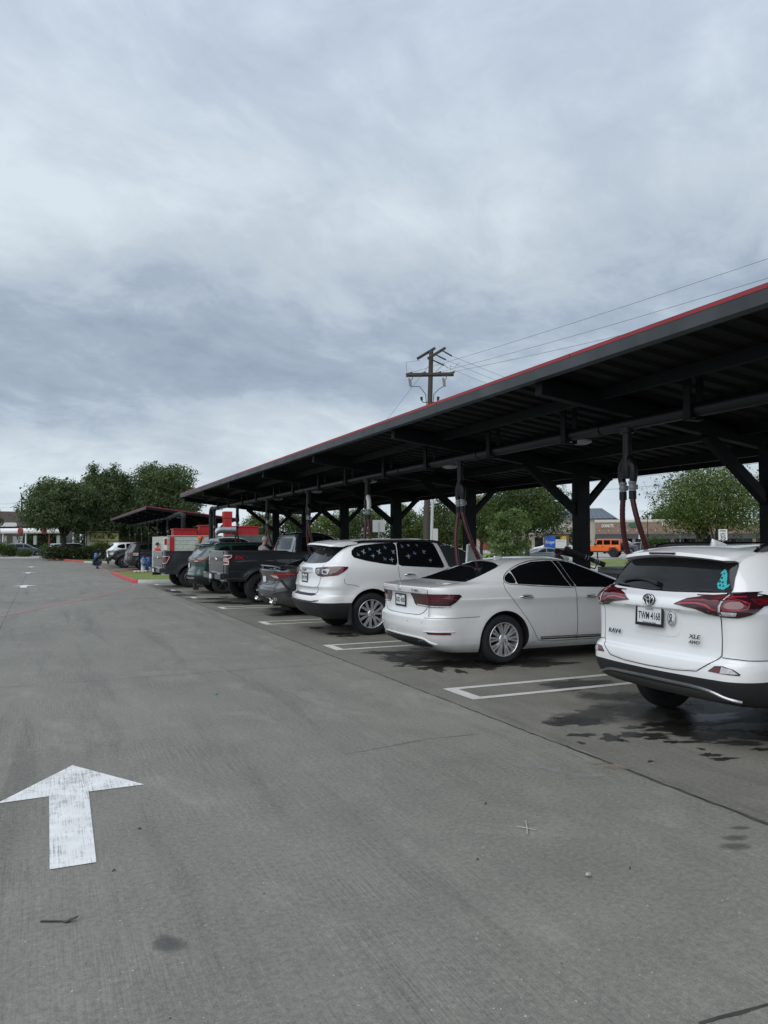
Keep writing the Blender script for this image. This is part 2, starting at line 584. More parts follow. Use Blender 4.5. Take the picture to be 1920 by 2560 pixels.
# the car-wash lot (one pour), stalls slightly warmer
lot = [(-40, -8), (3.95, -8), (3.95, 33.0), (3.7, 45.5), (3.7, 58.0), (3.72, 69.5), (.46, 92.0), (-40, 92.0)]
tag(sheet('parking_lot', lot, 0.0, M_conc, 4.0, follow=False), kind='structure')
stalls = [(3.95, -8), (13.6, -8), (13.6, 33.0), (3.95, 33.0)]
tag(sheet('stall_pavement', stalls, 0.0, M_conc2, 4.0, follow=False), kind='structure')
tag(sheet('driveway', [(3.95, 33.0), (13.6, 33.0), (13.6, 74.0), (3.72, 69.5), (3.7, 58.0), (3.7, 45.5)], 0.0, M_conc2, 4.0, follow=False), kind='structure')
tag(sheet('street_apron', [(-60, 92.0), (.46, 92.0), (1.6, 84.6), (14, 92), (20, 128), (-60, 215)], .002, M_pale, 6.0), kind='structure')
# street beyond the canopy, mall drive and mall car park
tag(sheet('street', [(19, -40), (33.5, -40), (33.5, 240), (19, 240)], .004, M_pale, 6.0), kind='structure')
tag(sheet('mall_drive', [(57, -10), (130, -10), (150, 260), (60, 260), (57, 95), (50, 62)], .006, M_pale, 6.0), kind='structure')
tag(sheet('access_lane', [(33.5, 50), (52, 58), (58, 72), (58, 90), (50, 72), (33.5, 60)], .010, M_pale, 4.0), kind='structure')
tag(sheet('grass_verge', [(13.9, -40), (19, -40), (19, 240), (13.9, 240)], .02, M_grass2, 6.0), kind='structure')
tag(sheet('grass_bank', [(33.8, -40), (57, -10), (50, 56), (33.8, 48)], .05, M_grass, 4.0), kind='structure')
tag(sheet('grass_meadow', [(33.8, 62), (50, 74), (58, 95), (60, 240), (33.8, 240)], .05, M_grass, 6.0), kind='structure')


def strip(name, pts, w, z, m, jag=0.0, seg=.25, seed=1, wvar=0.0):
    """thin band along a polyline on the ground"""
    r = random.Random(seed)
    P = []
    for a, b in zip(pts[:-1], pts[1:]):
        a, b = Vector(a).to_2d(), Vector(b).to_2d()
        k = max(1, int((b - a).length / seg))
        for j in range(k): P.append(a.lerp(b, j / k))
    P.append(Vector(pts[-1]).to_2d())
    vs, fs = [], []
    for i, p in enumerate(P):
        d = (P[min(i + 1, len(P) - 1)] - P[max(i - 1, 0)]).normalized()
        nrm = Vector((-d.y, d.x))
        off = r.uniform(-jag, jag)
        ww = w * (1 + r.uniform(-wvar, wvar))
        for sgn in (-1, 1):
            q = p + nrm * (off + sgn * ww / 2)
            vs.append((q.x, q.y, gz(q.x, q.y) + z))
    for i in range(len(P) - 1):
        fs.append((2 * i, 2 * i + 2, 2 * i + 3, 2 * i + 1))
    mb = MB(); mb.add(vs, fs)
    ob_ = mb.build(name, m)
    me = ob_.data
    if me.polygons[0].normal.z < 0: me.flip_normals()
    return ob_


def joint(pts, w, jag, seed, m=None, wvar=.5, seg=.08):
    return tag(strip('pavement_joint', pts, w, .0025, m or M_crack, jag, seg, seed, wvar), kind='structure')


joint([(3.93, -6), (3.95, 33.0)], .020, .007, 1)
joint([(3.952, 2.2), (3.952, 5.1)], .012, .012, 2)
joint([(3.95, 17.1), (13.5, 17.4)], .015, .004, 3)
joint([(3.95, 25.0), (-30, 24.7)], .02, .003, 4, M_pale, seg=.5)
joint([(1.55, -3), (2.11, 1.985), (2.6, 1.96), (3.93, 1.93)], .016, .006, 5)
joint([(-12, 9.6), (3.94, 9.9)], .006, .006, 6)
joint([(2.2, 5.6), (3.0, 5.75), (3.5, 5.72)], .005, .004, 7)
joint([(-.72, -4), (-.70, 92)], .010, .004, 8, seg=.5)
joint([(3.95, 11.9), (13, 12.1)], .006, .005, 9)
joint([(3.95, 8.9), (9, 9.2)], .006, .006, 10)
joint([(3.60, 33.1), (3.55, 17.4)], .014, .004, 12, M_pale, seg=.3)
tag(strip('pavement_joint', [(-30, 23.6), (3.5, 23.9)], .10, .003, M_conc2, .01, .4, 11, .4), kind='structure')


def flat_poly(name, poly, z, m):
    """flat painted sheet from an outline"""
    vs, es, fs, *_ = delaunay_2d_cdt([Vector(p) for p in poly], [(i, (i + 1) % len(poly)) for i in range(len(poly))], [], 1, 1e-6)
    me = bpy.data.meshes.new(name)
    me.from_pydata([(v.x, v.y, z) for v in vs], [], [list(f) for f in fs])
    me.materials.append(m)
    me.update()
    if me.polygons[0].normal.z < 0: me.flip_normals()
    return link_mesh(name, me)


# big white arrow and the two far arrows
def arrow(x, yt, k, label):
    q = [(0, 0), (.435, -.692), (.076, -.695), (.050, -1.91), (-.172, -1.905), (-.165, -.689), (-.470, -.700)]
    a = flat_poly('lane_arrow', [(x + p[0] * k, yt + p[1] * k) for p in q], .004, M_arrow)
    tag(a, label, 'road marking', 'white arrows painted along the drive')


arrow(.238, 6.17, 1.0, 'large worn white arrow painted on the concrete in the foreground')
arrow(-.55, 33.5, 1.0, 'small far white arrow, nearest to the long red line')
arrow(-.62, 48.5, 1.0, 'small far white arrow, middle one beyond the red line')
arrow(-.62, 60.5, 1.0, 'farthest tiny white arrow, near the crouching person')

# hairpin stall stripes: closed at the drive end
GAP, LW = .665, .10
n_lab = ['hairpin stall stripe nearest the camera, left of the white hatchback SUV', 'hairpin stall stripe beside the white sedan rear bumper',
         'hairpin stall stripe beside the white SUV with bird decals', 'hairpin stall stripe behind the grey sedan with four exhaust tips',
         'hairpin stall stripe behind the lifted black pickup', 'hairpin stall stripe behind the dark green SUV', 'farthest hairpin stall stripe, at the grass island kerb']
for n in range(7):
    y = LINE0 + n * STALL
    x0, x1 = XL, 9.0
    out = [(x0, y), (x1, y), (x1, y - LW), (x0 + LW * 1.5, y - LW), (x0 + LW * 1.5, y - GAP + LW), (x1, y - GAP + LW), (x1, y - GAP), (x0, y - GAP)]
    tag(flat_poly('stall_stripe', out, .004, M_stripe), n_lab[n], 'road marking', 'white stripes between the vacuum stalls')

tag(strip('red_line', [(-9.0, 8.0), (-4.2, 13.6), (-.83, 19.37), (.95, 23.72), (2.0, 26.6), (2.75, 28.9), (3.2, 30.6), (3.50, 32.2)], .13, .004, M_redline, .004, .3, 21, .15),
    'faded red fire lane line curving across the drive', 'road marking')
tag(strip('red_line', [(3.62, 46.5), (3.66, 49.5), (3.72, 53.5), (3.78, 60)], .16, .004, M_redline, .004, .3, 22, .15),
    'short faded red line running past the crouching person', 'road marking')


def blob(cx, cy, rx, ry, seed, n=26, rough=.35, rot=0.0):
    r = random.Random(seed)
    ph = [r.uniform(0, 6.28) for _ in range(6)]
    out = []
    for i in range(n):
        a = 2 * math.pi * i / n
        k = 1 + rough * (.5 * math.sin(2 * a + ph[0]) + .4 * math.sin(3 * a + ph[1]) + .3 * math.sin(5 * a + ph[2]) + .28 * math.sin(7 * a + ph[3]) + .2 * math.sin(11 * a + ph[4]))
        x, y = rx * k * math.cos(a), ry * k * math.sin(a)
        out.append((cx + x * math.cos(rot) - y * math.sin(rot), cy + x * math.sin(rot) + y * math.cos(rot)))
    return out
# ================================================================== vacuum canopies
SLOPE = -.1195


def roof_z(x): return 3.655 + (x - 5.2) * SLOPE        # underside of the deck


def canopy(y0, y1, posts, label):
    root = empty('vacuum_canopy', (XP, (y0 + y1) / 2, 0))
    off = Vector((-XP, -(y0 + y1) / 2, 0))

    def bld(mb, name, m):
        mb.v = [tuple(Vector(v) + off) for v in mb.v]
        return mb.build(name, m, root)
    # ribbed deck
    mb = MB()
    x0, x1 = 5.215, 10.30
    prof = []
    y = y0 + .02
    while y < y1 - .3:
        prof += [(y, 0), (y + .13, 0), (y + .165, .038), (y + .265, .038)]
        y += .30
    prof.append((min(y, y1 - .02), 0))
    vs = []
    for (yy, dz) in prof:
        for x in (x0, x1): vs.append((x, yy, roof_z(x) + dz))
    fs = [(2 * i, 2 * i + 1, 2 * i + 3, 2 * i + 2) for i in range(len(prof) - 1)]
    mb.add(vs, fs)
    vs2 = [(a, b, c + .012) for a, b, c in vs]
    mb.add(vs2, [tuple(reversed(f)) for f in fs])
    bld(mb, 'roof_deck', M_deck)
    # front fascia with red cap, end trims
    mb = MB()
    y = y0
    while y < y1 - .05:
        ye = min(y + 6.1, y1)
        mb.box(5.185, 5.212, y + .004, ye - .004, 3.562, 3.678)
        y = ye
    mb.box(5.212, 5.30, y0, y1, 3.562, 3.575)
    bld(mb, 'fascia', M_fascia)
    mb = MB()
    y = y0
    while y < y1 - .05:
        ye = min(y + 3.05, y1)
        mb.box(5.183, 5.40, y + .006, ye - .006, 3.681, 3.721)
        y = ye
    for ye in (y0, y1):
        mb.beam((5.2, ye, roof_z(5.2) + .055), (10.31, ye, roof_z(10.31) + .055), .03, .05)
    bld(mb, 'red_trim', M_red)
    mb = MB()
    for ye in (y0 - .004, y1 + .004):
        mb.beam((5.2, ye, roof_z(5.2) - .04), (10.31, ye, roof_z(10.31) - .04), .03, .13)
    mb.box(10.302, 10.33, y0, y1, roof_z(10.3) - .10, roof_z(10.3) + .06)
    bld(mb, 'edge_trim', M_steel)
    # purlins
    for x in (6.15, 7.35, 8.55, 9.75):
        mb = MB()
        mb.box(x - .01, x + .01, y0 + .05, y1 - .05, roof_z(x) - .125, roof_z(x) - .005)
        mb.box(x - .01, x + .07, y0 + .05, y1 - .05, roof_z(x) - .132, roof_z(x) - .126)
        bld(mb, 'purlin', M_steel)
    for y in posts:
        mb = MB()
        za, zb = 3.512, 2.962
        mb.beam((5.32, y, za), (9.95, y, zb), .13, .20, b=.012)
        bld(mb, 'rafter', M_steel)
        mb = MB()
        mb.box(9.08, 9.37, y - .085, y + .085, 0, 3.02, b=.012)
        mb.box(9.00, 9.46, y - .17, y + .17, 0, .03)
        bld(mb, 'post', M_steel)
        mb = MB()
        mb.beam((9.12, y, 2.25), (7.98, y, 3.12), .11, .15, b=.01)
        bld(mb, 'brace', M_steel)
        mb = MB()
        mb.beam((9.35, y, 2.40), (9.88, y, 2.92), .11, .12, b=.01)
        bld(mb, 'brace', M_steel)
    for y in posts[:-1]:
        mb = MB()
        yl = y + 1.93
        mb.lathe([(0, -.035), (.10, -.03), (.165, 0), (.17, .03), (.05, .05)], 20, 0, Matrix.Translation((7.5, yl, roof_z(7.5) - .17)))
        lt = bld(mb, 'ceiling_light', M_lamp)
        mb = MB()
        mb.box(7.40, 7.60, yl - .10, yl + .10, roof_z(7.5) - .118, roof_z(7.5) - .045)
        mb.box(7.34, 7.66, yl - .03, yl + .03, roof_z(7.5) - .045, roof_z(7.5) - .01)
        bld(mb, 'light_bracket', M_steel)
    return tag(root, label, 'canopy')


posts1 = [POST0 + STALL * n for n in range(-3, 6)]
canopy(-2.6, 31.85, posts1, 'long dark steel vacuum canopy with red edge over the nearest row of parked cars')
posts2 = [44.3 + STALL * n for n in range(6)]
canopy(43.17, 66.9, posts2, 'smaller far vacuum canopy in front of the big oak trees')


# ---- vacuum main pipes
def main_pipe(y0, y1, hang, label, riser):
    root = empty('vacuum_pipe', (6.55, (y0 + y1) / 2, 0))
    off = Vector((-6.55, -(y0 + y1) / 2, 0))

    def bld(mb, name, m):
        mb.v = [tuple(Vector(v) + off) for v in mb.v]
        return mb.build(name, m, root)
    mb = MB()
    mb.tube([(6.55, y0, 3.13), (6.55, y1, 3.13)], .078, 14)
    y = y0 + 1
    while y < y1:
        mb.tube([(6.55, y - .07, 3.13), (6.55, y + .07, 3.13)], .088, 14)
        y += 3.0
    bld(mb, 'pipe', M_pvc)
    mb = MB()
    mb.tube([(6.66, y0 + .3, 3.185), (6.66, y1 - .5, 3.185)], .02, 8)
    bld(mb, 'conduit', M_pvc)
    for y in hang:
        mb = MB()
        z = roof_z(6.55)
        mb.box(6.44, 6.465, y - .05, y + .05, 3.03, z - .01)
        mb.box(6.645, 6.635, y - .05, y + .05, 3.03, z - .01)
        mb.box(6.44, 6.645, y - .05, y + .05, 3.018, 3.036)
        bld(mb, 'hanger', M_steel)
    if riser:
        mb = MB()
        a = [(6.55, y1 - .02, 3.13)]
        for k in range(0, 7):
            t = k / 6 * math.pi / 2
            a.append((6.55, y1 + .22 * math.sin(t), 3.13 - .22 + .22 * math.cos(t)))
        mb.tube(a, .105, 14)
        mb.tube([(6.55, y1 + .22, 2.92), (6.55, y1 + .22, 0.0)], .098, 14)
        bld(mb, 'riser', M_pvc)
    return tag(root, label, 'pipe')


main_pipe(-2.3, 32.0, [p + d for p in posts1 for d in (1.0, 2.9)][:-2], 'black vacuum main pipe slung under the long near canopy', True)
main_pipe(43.4, 66.6, [p + d for p in posts2 for d in (1.0, 2.9)][:-2], 'vacuum main pipe slung under the smaller far canopy', False)

# ---- drop pipes with two hoses each
DROP_LAB = ['vacuum drop hanging beyond the camera-side end of the canopy, two maroon hoses', 'vacuum drop between the white sedan and the nearest white SUV, two maroon hoses',
            'vacuum drop over the white sedan roof, two maroon hoses', 'vacuum drop with one white elbow, above the white SUV with birds',
            'vacuum drop in front of the lifted pickup, two maroon hoses', 'vacuum drop reaching down beside the man in the grey shirt',
            'vacuum drop above the roof of the green SUV', 'last vacuum drop of the near canopy, next to the tall grey pipe']


def hose_curve(p0, p1, sag, n=14):
    p0, p1 = Vector(p0), Vector(p1)
    out = []
    for i in range(n + 1):
        t = i / n
        q = p0.lerp(p1, t)
        q.x = p0.x + (p1.x - p0.x) * (t ** 1.25) + sag[0] * math.sin(math.pi * t)
        q.y += sag[1] * math.sin(math.pi * t)
        out.append(q)
    return out


def vacuum_drop(y, ends, label, white=False, small=False):
    X0 = 6.55
    root = empty('vacuum_drop', (X0, y, 3.06))

    def bld(mb, name, m, par=root):
        mb.v = [(a - X0, b - y, c - 3.06) for a, b, c in mb.v]
        return mb.build(name, m, par)
    mb = MB()
    mb.tube([(X0, y, 3.07), (X0, y, 2.72)], .056, 12)
    mb.tube([(X0, y, 2.75), (X0, y, 2.72), (X0, y, 2.50), (X0, y, 2.46)], [.056, .062, .078, .066], 12)
    mb.tube([(X0, y, 3.02), (X0, y, 3.09)], .085, 12)
    bld(mb, 'drop_pipe', M_pvc)
    for i, (sg, e) in enumerate(zip((1, -1), ends)):
        yy = y + sg * .105
        xx = X0 + .02 * sg
        mb = MB()
        mb.tube([(X0, y + .03 * sg, 2.70), (xx, y + .085 * sg, 2.66), (xx, yy + .02 * sg, 2.60), (xx, yy + .025 * sg, 2.50), (xx, yy + .01 * sg, 2.42)], [.05, .052, .05, .048, .046], 10)
        el = bld(mb, 'elbow', M_white if (white and i == 1) else M_pvc)
        mb = MB()
        z = 2.42
        mb.lathe([(.044, 0), (.05, -.005), (.05, -.03), (.043, -.033), (.043, -.06), (.049, -.064), (.049, -.09), (.042, -.094), (.042, -.12)], 12, 0, Matrix.Translation((xx, yy, z)))
        mb.box(xx + .045, xx + .075, yy - .014, yy + .014, z - .10, z - .04)
        bld(mb, 'hose_coupling', M_clear)
        mb = MB()
        mb.tube([(xx, yy, 2.30), (xx, yy, 2.20)], .045, 12)
        bld(mb, 'hose_cuff', M_pvc)
        mb = MB()
        # ribbed hose
        c = hose_curve((xx, yy, 2.21), e, (-.05, .035 * sg), 40 if not small else 14)
        mb.tube(c, [.033 + (.0024 if k % 2 else 0) for k in range(len(c))], 10)
        bld(mb, 'hose', M_hose)
    return tag(root, label, 'vacuum hose', 'twin hose vacuum drops under the canopies')


ends = {0: [(7.0, 3.1, .9), (7.0, 2.9, .9)], 1: [(6.86, 7.32, 1.15), (6.95, 7.02, 1.1)], 2: [(6.50, 11.2, 1.15), (6.95, 10.95, 1.0)], 3: [(6.56, 15.3, 1.0), (6.8, 15.1, 1.0)],
        4: [(6.75, 19.5, 1.0), (6.9, 19.25, 1.0)], 5: [(6.62, 23.45, 1.2), (6.85, 23.25, 1.25)], 6: [(6.6, 27.7, 1.5), (6.75, 27.5, 1.5)], 7: [(6.6, 31.3, 1.2), (6.65, 31.2, 1.2)]}
for n in range(8):
    y = 7.19 + STALL * (n - 1)
    vacuum_drop(y, ends[n], DROP_LAB[n], white=(n == 3))
lab2 = ['nearest', 'second', 'third', 'fourth', 'fifth', 'farthest']
for n in range(6):
    y = posts2[n] + .1
    vacuum_drop(y, [(6.7, y + .12, .9), (6.75, y - .1, .9)], lab2[n] + ' vacuum drop under the smaller far canopy', small=True)
# ================================================================== vehicles: tools
from mathutils.interpolate import poly_3d_calc


def paint(name, col, rough=.32, metal=0.0, coat=1.0):
    if name in MATS: return MATS[name]
    m = bpy.data.materials.new(name)
    m.use_nodes = True
    t = NT(m.node_tree)
    pos = t.n('ShaderNodeTexCoord').outputs['Object']
    n = t.noise(pos, 3.0, 5, .6)
    c = t.ramp(n, [(.3, tuple(v * .965 for v in col)), (.7, col)])
    sp = t.n('ShaderNodeSeparateXYZ', {0: pos})
    dirt = t.math('MULTIPLY', t.ramp(sp.outputs[2], [(.25, (1, 1, 1)), (.62, (0, 0, 0))]), t.ramp(t.noise(pos, 7, 6, .7), [(.35, (0, 0, 0)), (.8, (.28, .28, .28))]))
    c = t.mix(dirt, c, (.22, .20, .17))
    b = t.n('ShaderNodeBsdfPrincipled', {'Base Color': c, 'Roughness': rough, 'Metallic': metal, 'Coat Weight': coat, 'Coat Roughness': .03, 'Specular IOR Level': .5})
    t.n('ShaderNodeOutputMaterial', {0: b.outputs[0]})
    MATS[name] = m
    return m


P_white = paint('white_paint', (.80, .81, .815))
P_pearl = paint('pearl_white_paint', (.76, .765, .765))
P_grey = paint('dark_grey_paint', (.060, .060, .062), .35, .35)
P_truck = paint('charcoal_paint', (.032, .037, .042), .28, .3)
P_truck2 = paint('slate_paint', (.062, .071, .078), .28, .35)
P_green = paint('dark_green_paint', (.016, .052, .042), .3, .2)
P_black = paint('black_paint', (.012, .013, .014), .3)
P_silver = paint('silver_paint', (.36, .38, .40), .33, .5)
P_steelblue = paint('steel_grey_paint', (.13, .15, .17), .33, .4)
P_orange = paint('orange_paint', (.80, .16, .030), .35)
G_dark = mat('tinted_glass', (.006, .007, .008), .035, spec=.45)
G_mid = mat('clearer_glass', (.045, .052, .054), .035, spec=.7)
M_clad = mat('black_plastic', (.014, .015, .017), .55, var=.15, vscale=12, bump=.0006, bscale=400)
M_gloss = mat('gloss_black', (.008, .008, .009), .12, coat=.5)
M_chrome = mat('chrome', (.72, .73, .75), .10, 1.0)
M_chromewheel = mat('polished_wheel', (.62, .63, .65), .16, .62)
M_alloy = mat('silver_alloy', (.42, .43, .45), .25, .9)
M_darkalloy = mat('dark_alloy', (.05, .05, .055), .35, .6)
M_tyre = mat('tyre_rubber', (.014, .014, .015), .8, var=.25, vscale=18, bump=.002, bscale=70)
M_well = mat('wheel_well', (.006, .006, .006), .9)
M_gap = mat('panel_gap', (.010, .010, .011), .8)
M_lens = mat('red_lens', (.115, .006, .011), .08, coat=1.0, var=.3, vscale=30)
M_lensdark = mat('smoked_lens', (.030, .008, .012), .08, coat=1.0)
M_lenslit = mat('bright_red_guide', (.36, .028, .045), .15, coat=1.0)
M_lensclear = mat('clear_lens', (.50, .50, .51), .12, coat=1.0, var=.4, vscale=40)
M_plate = mat('plate_white', (.66, .68, .70), .35, var=.05, vscale=10)
M_plateink = mat('plate_ink', (.015, .016, .022), .5)
M_badge = mat('badge_metal', (.25, .26, .27), .2, .9)
M_gold = mat('gold_badge', (.60, .42, .12), .3, .8)
M_sticker = mat('teal_sticker', (.02, .38, .40), .5)
M_whitedecal = mat('white_decal', (.20, .24, .30), .6, var=.25, vscale=30)
M_bluedecal = mat('pale_blue_decal', (.09, .15, .25), .6, var=.25, vscale=30)


def pchip(xs, ys, x):
    n = len(xs)
    h = [xs[i + 1] - xs[i] for i in range(n - 1)]
    dl = [(ys[i + 1] - ys[i]) / h[i] for i in range(n - 1)]
    d = [0.0] * n
    for i in range(1, n - 1):
        if dl[i - 1] * dl[i] > 0:
            w1, w2 = 2 * h[i] + h[i - 1], h[i] + 2 * h[i - 1]
            d[i] = (w1 + w2) / (w1 / dl[i - 1] + w2 / dl[i])
    d[0], d[-1] = dl[0], dl[-1]
    i = 0
    while i < n - 2 and x > xs[i + 1]: i += 1
    t = (x - xs[i]) / h[i]
    return (ys[i] * (1 + 2 * t) * (1 - t) ** 2 + h[i] * d[i] * t * (1 - t) ** 2 + ys[i + 1] * t * t * (3 - 2 * t) + h[i] * d[i + 1] * t * t * (t - 1))


def inside(poly, x, y, margin=0.0):
    n, c = len(poly), False
    for i in range(n):
        a, b = poly[i], poly[i - 1]
        if (a[1] > y) != (b[1] > y) and x < (b[0] - a[0]) * (y - a[1]) / (b[1] - a[1]) + a[0]: c = not c
    if c and margin:
        for i in range(n):
            a, b = Vector(poly[i]), Vector(poly[i - 1])
            d = b - a
            t = max(0, min(1, (Vector((x, y)) - a).dot(d) / max(1e-12, d.dot(d))))
            if (a + d * t - Vector((x, y))).length < margin: return False
    return c


class Shell:
    """closed body surface stacked from rounded plan outlines.
    keys: (z, x_rear, x_front, half_width, rear_crown, corner_x, corner_y)   x runs from the rear bumper forward"""
    def __init__(s, keys, rings=80, q=1.0, arches=(), flare=0.0, taper=(.02, .05), fcorner=(.35, .30), fcrown=.22, bands=()):
        T = [0.0]
        for a, b in zip(keys[:-1], keys[1:]):
            T.append(T[-1] + max(.004, math.sqrt((b[0] - a[0]) ** 2 * 2.2 + .10 * (b[1] - a[1]) ** 2 + .03 * (b[2] - a[2]) ** 2 + (b[3] - a[3]) ** 2)))
        ts = sorted(set([T[-1] * i / rings for i in range(rings + 1)] + T))
        lv = [[pchip(T, [k[j] for k in keys], t) for j in range(7)] for t in ts]
        for b in bands:                       # exact horizontal edges where the material changes
            j = min(range(len(lv)), key=lambda i: abs(lv[i][0] - b))
            lv[j][0] = b
        nr, nc, ns, nf = max(5, int(14 * q)), max(5, int(12 * q)), max(14, int(70 * q)), max(4, int(8 * q))
        verts, ringn = [], 0
        zmin = keys[0][0]
        hl = (max(k[2] for k in keys) - min(k[1] for k in keys)) / 2
        xm = (max(k[2] for k in keys) + min(k[1] for k in keys)) / 2
        rings_ = []
        for (z, xr, xf, w, cr, rx, ry) in lv:
            ry = min(ry, w * .95)
            sp = max(.05, xf - xr)
            rx = min(rx, sp * .45)
            cr = min(cr, sp * .3)
            fx, fy = min(fcorner[0], sp * .45), min(fcorner[1], w * .9)
            fc = min(fcrown, sp * .3)
            half = []
            e0 = 1 - ry / w
            for i in range(nr):
                e = e0 * i / nr
                half.append((xr + cr * e * e, w * e))
            xc = xr + cr * e0 * e0
            for i in range(nc):
                th = math.pi / 2 * i / nc
                half.append((xc + rx * (1 - math.cos(th)), w - ry + ry * math.sin(th)))
            f0 = 1 - fy / w
            xe = xf - fc * f0 * f0
            for i in range(ns):
                half.append((xc + rx + (xe - fx - xc - rx) * i / ns, w))
            for i in range(nc):
                th = math.pi / 2 * i / nc
                half.append((xe - fx + fx * math.sin(th), w - fy + fy * math.cos(th)))
            for i in range(nf + 1):
                e = f0 * (1 - i / nf)
                half.append((xf - fc * e * e, w * e))
            out = []
            for (x, y) in half:
                k = (x - xm) / hl
                y *= 1 - (taper[0] if k < 0 else taper[1]) * k * k
                if y > .55 * w:
                    for (ax, az, ar) in arches:
                        r = math.hypot(x - ax, z - az)
                        if r > ar * .75: y += flare * math.exp(-((r - ar - .01) / .075) ** 2)
                out.append((x, y, z))
            ring = out + [(x, -y, z) for (x, y, z) in reversed(out[1:-1])]
            rings_.append(ring)
        n = len(rings_[0])
        for r_ in rings_: verts += r_
        faces = []
        for j in range(len(rings_) - 1):
            for i in range(n):
                faces.append((j * n + (i + 1) % n, j * n + i, (j + 1) * n + i, (j + 1) * n + (i + 1) % n))
        h = len(out)
        # caps as quad strips between the two halves
        for base, flip in ((0, False), ((len(rings_) - 1) * n, True)):
            for i in range(h - 1):
                a, b = i, i + 1
                c, d = (n - i - 1) % n, (n - i) % n
                if i == 0: f = (base + 0, base + 1, base + n - 1)
                elif i == h - 2: f = (base + a, base + b, base + c + 0) if (b == c) else (base + a, base + b, base + c, base + d)
                else: f = (base + a, base + b, base + c, base + d)
                f = tuple(dict.fromkeys(f))
                if len(f) > 2: faces.append(tuple(reversed(f)) if flip else f)
        s.v, s.f = [Vector(v) for v in verts], faces
        s.bvh = BVHTree.FromPolygons(s.v, s.f)
        nv = [Vector((0, 0, 0)) for _ in s.v]
        for f in s.f:
            p = [s.v[i] for i in f]
            nn = (p[1] - p[0]).cross(p[2] - p[0]) if len(p) == 3 else (p[2] - p[0]).cross(p[3] - p[1])
            for i in f: nv[i] += nn
        s.n = [x.normalized() if x.length > 0 else Vector((0, 0, 1)) for x in nv]

    def hit(s, o, d):
        loc, nrm, idx, dist = s.bvh.ray_cast(Vector(o), Vector(d))
        if loc is None:
            loc, nrm, idx, dist = s.bvh.find_nearest(Vector(o) + Vector(d) * 4.0)
            if loc is None: return Vector(o), -Vector(d)
        f = s.f[idx]
        w = poly_3d_calc([s.v[i] for i in f], loc)
        n = sum((s.n[i] * k for i, k in zip(f, w)), Vector((0, 0, 0)))
        if n.length < 1e-6: n = Vector(nrm)
        n.normalize()
        if n.dot(Vector(d)) > 0: n = -n
        return loc, n


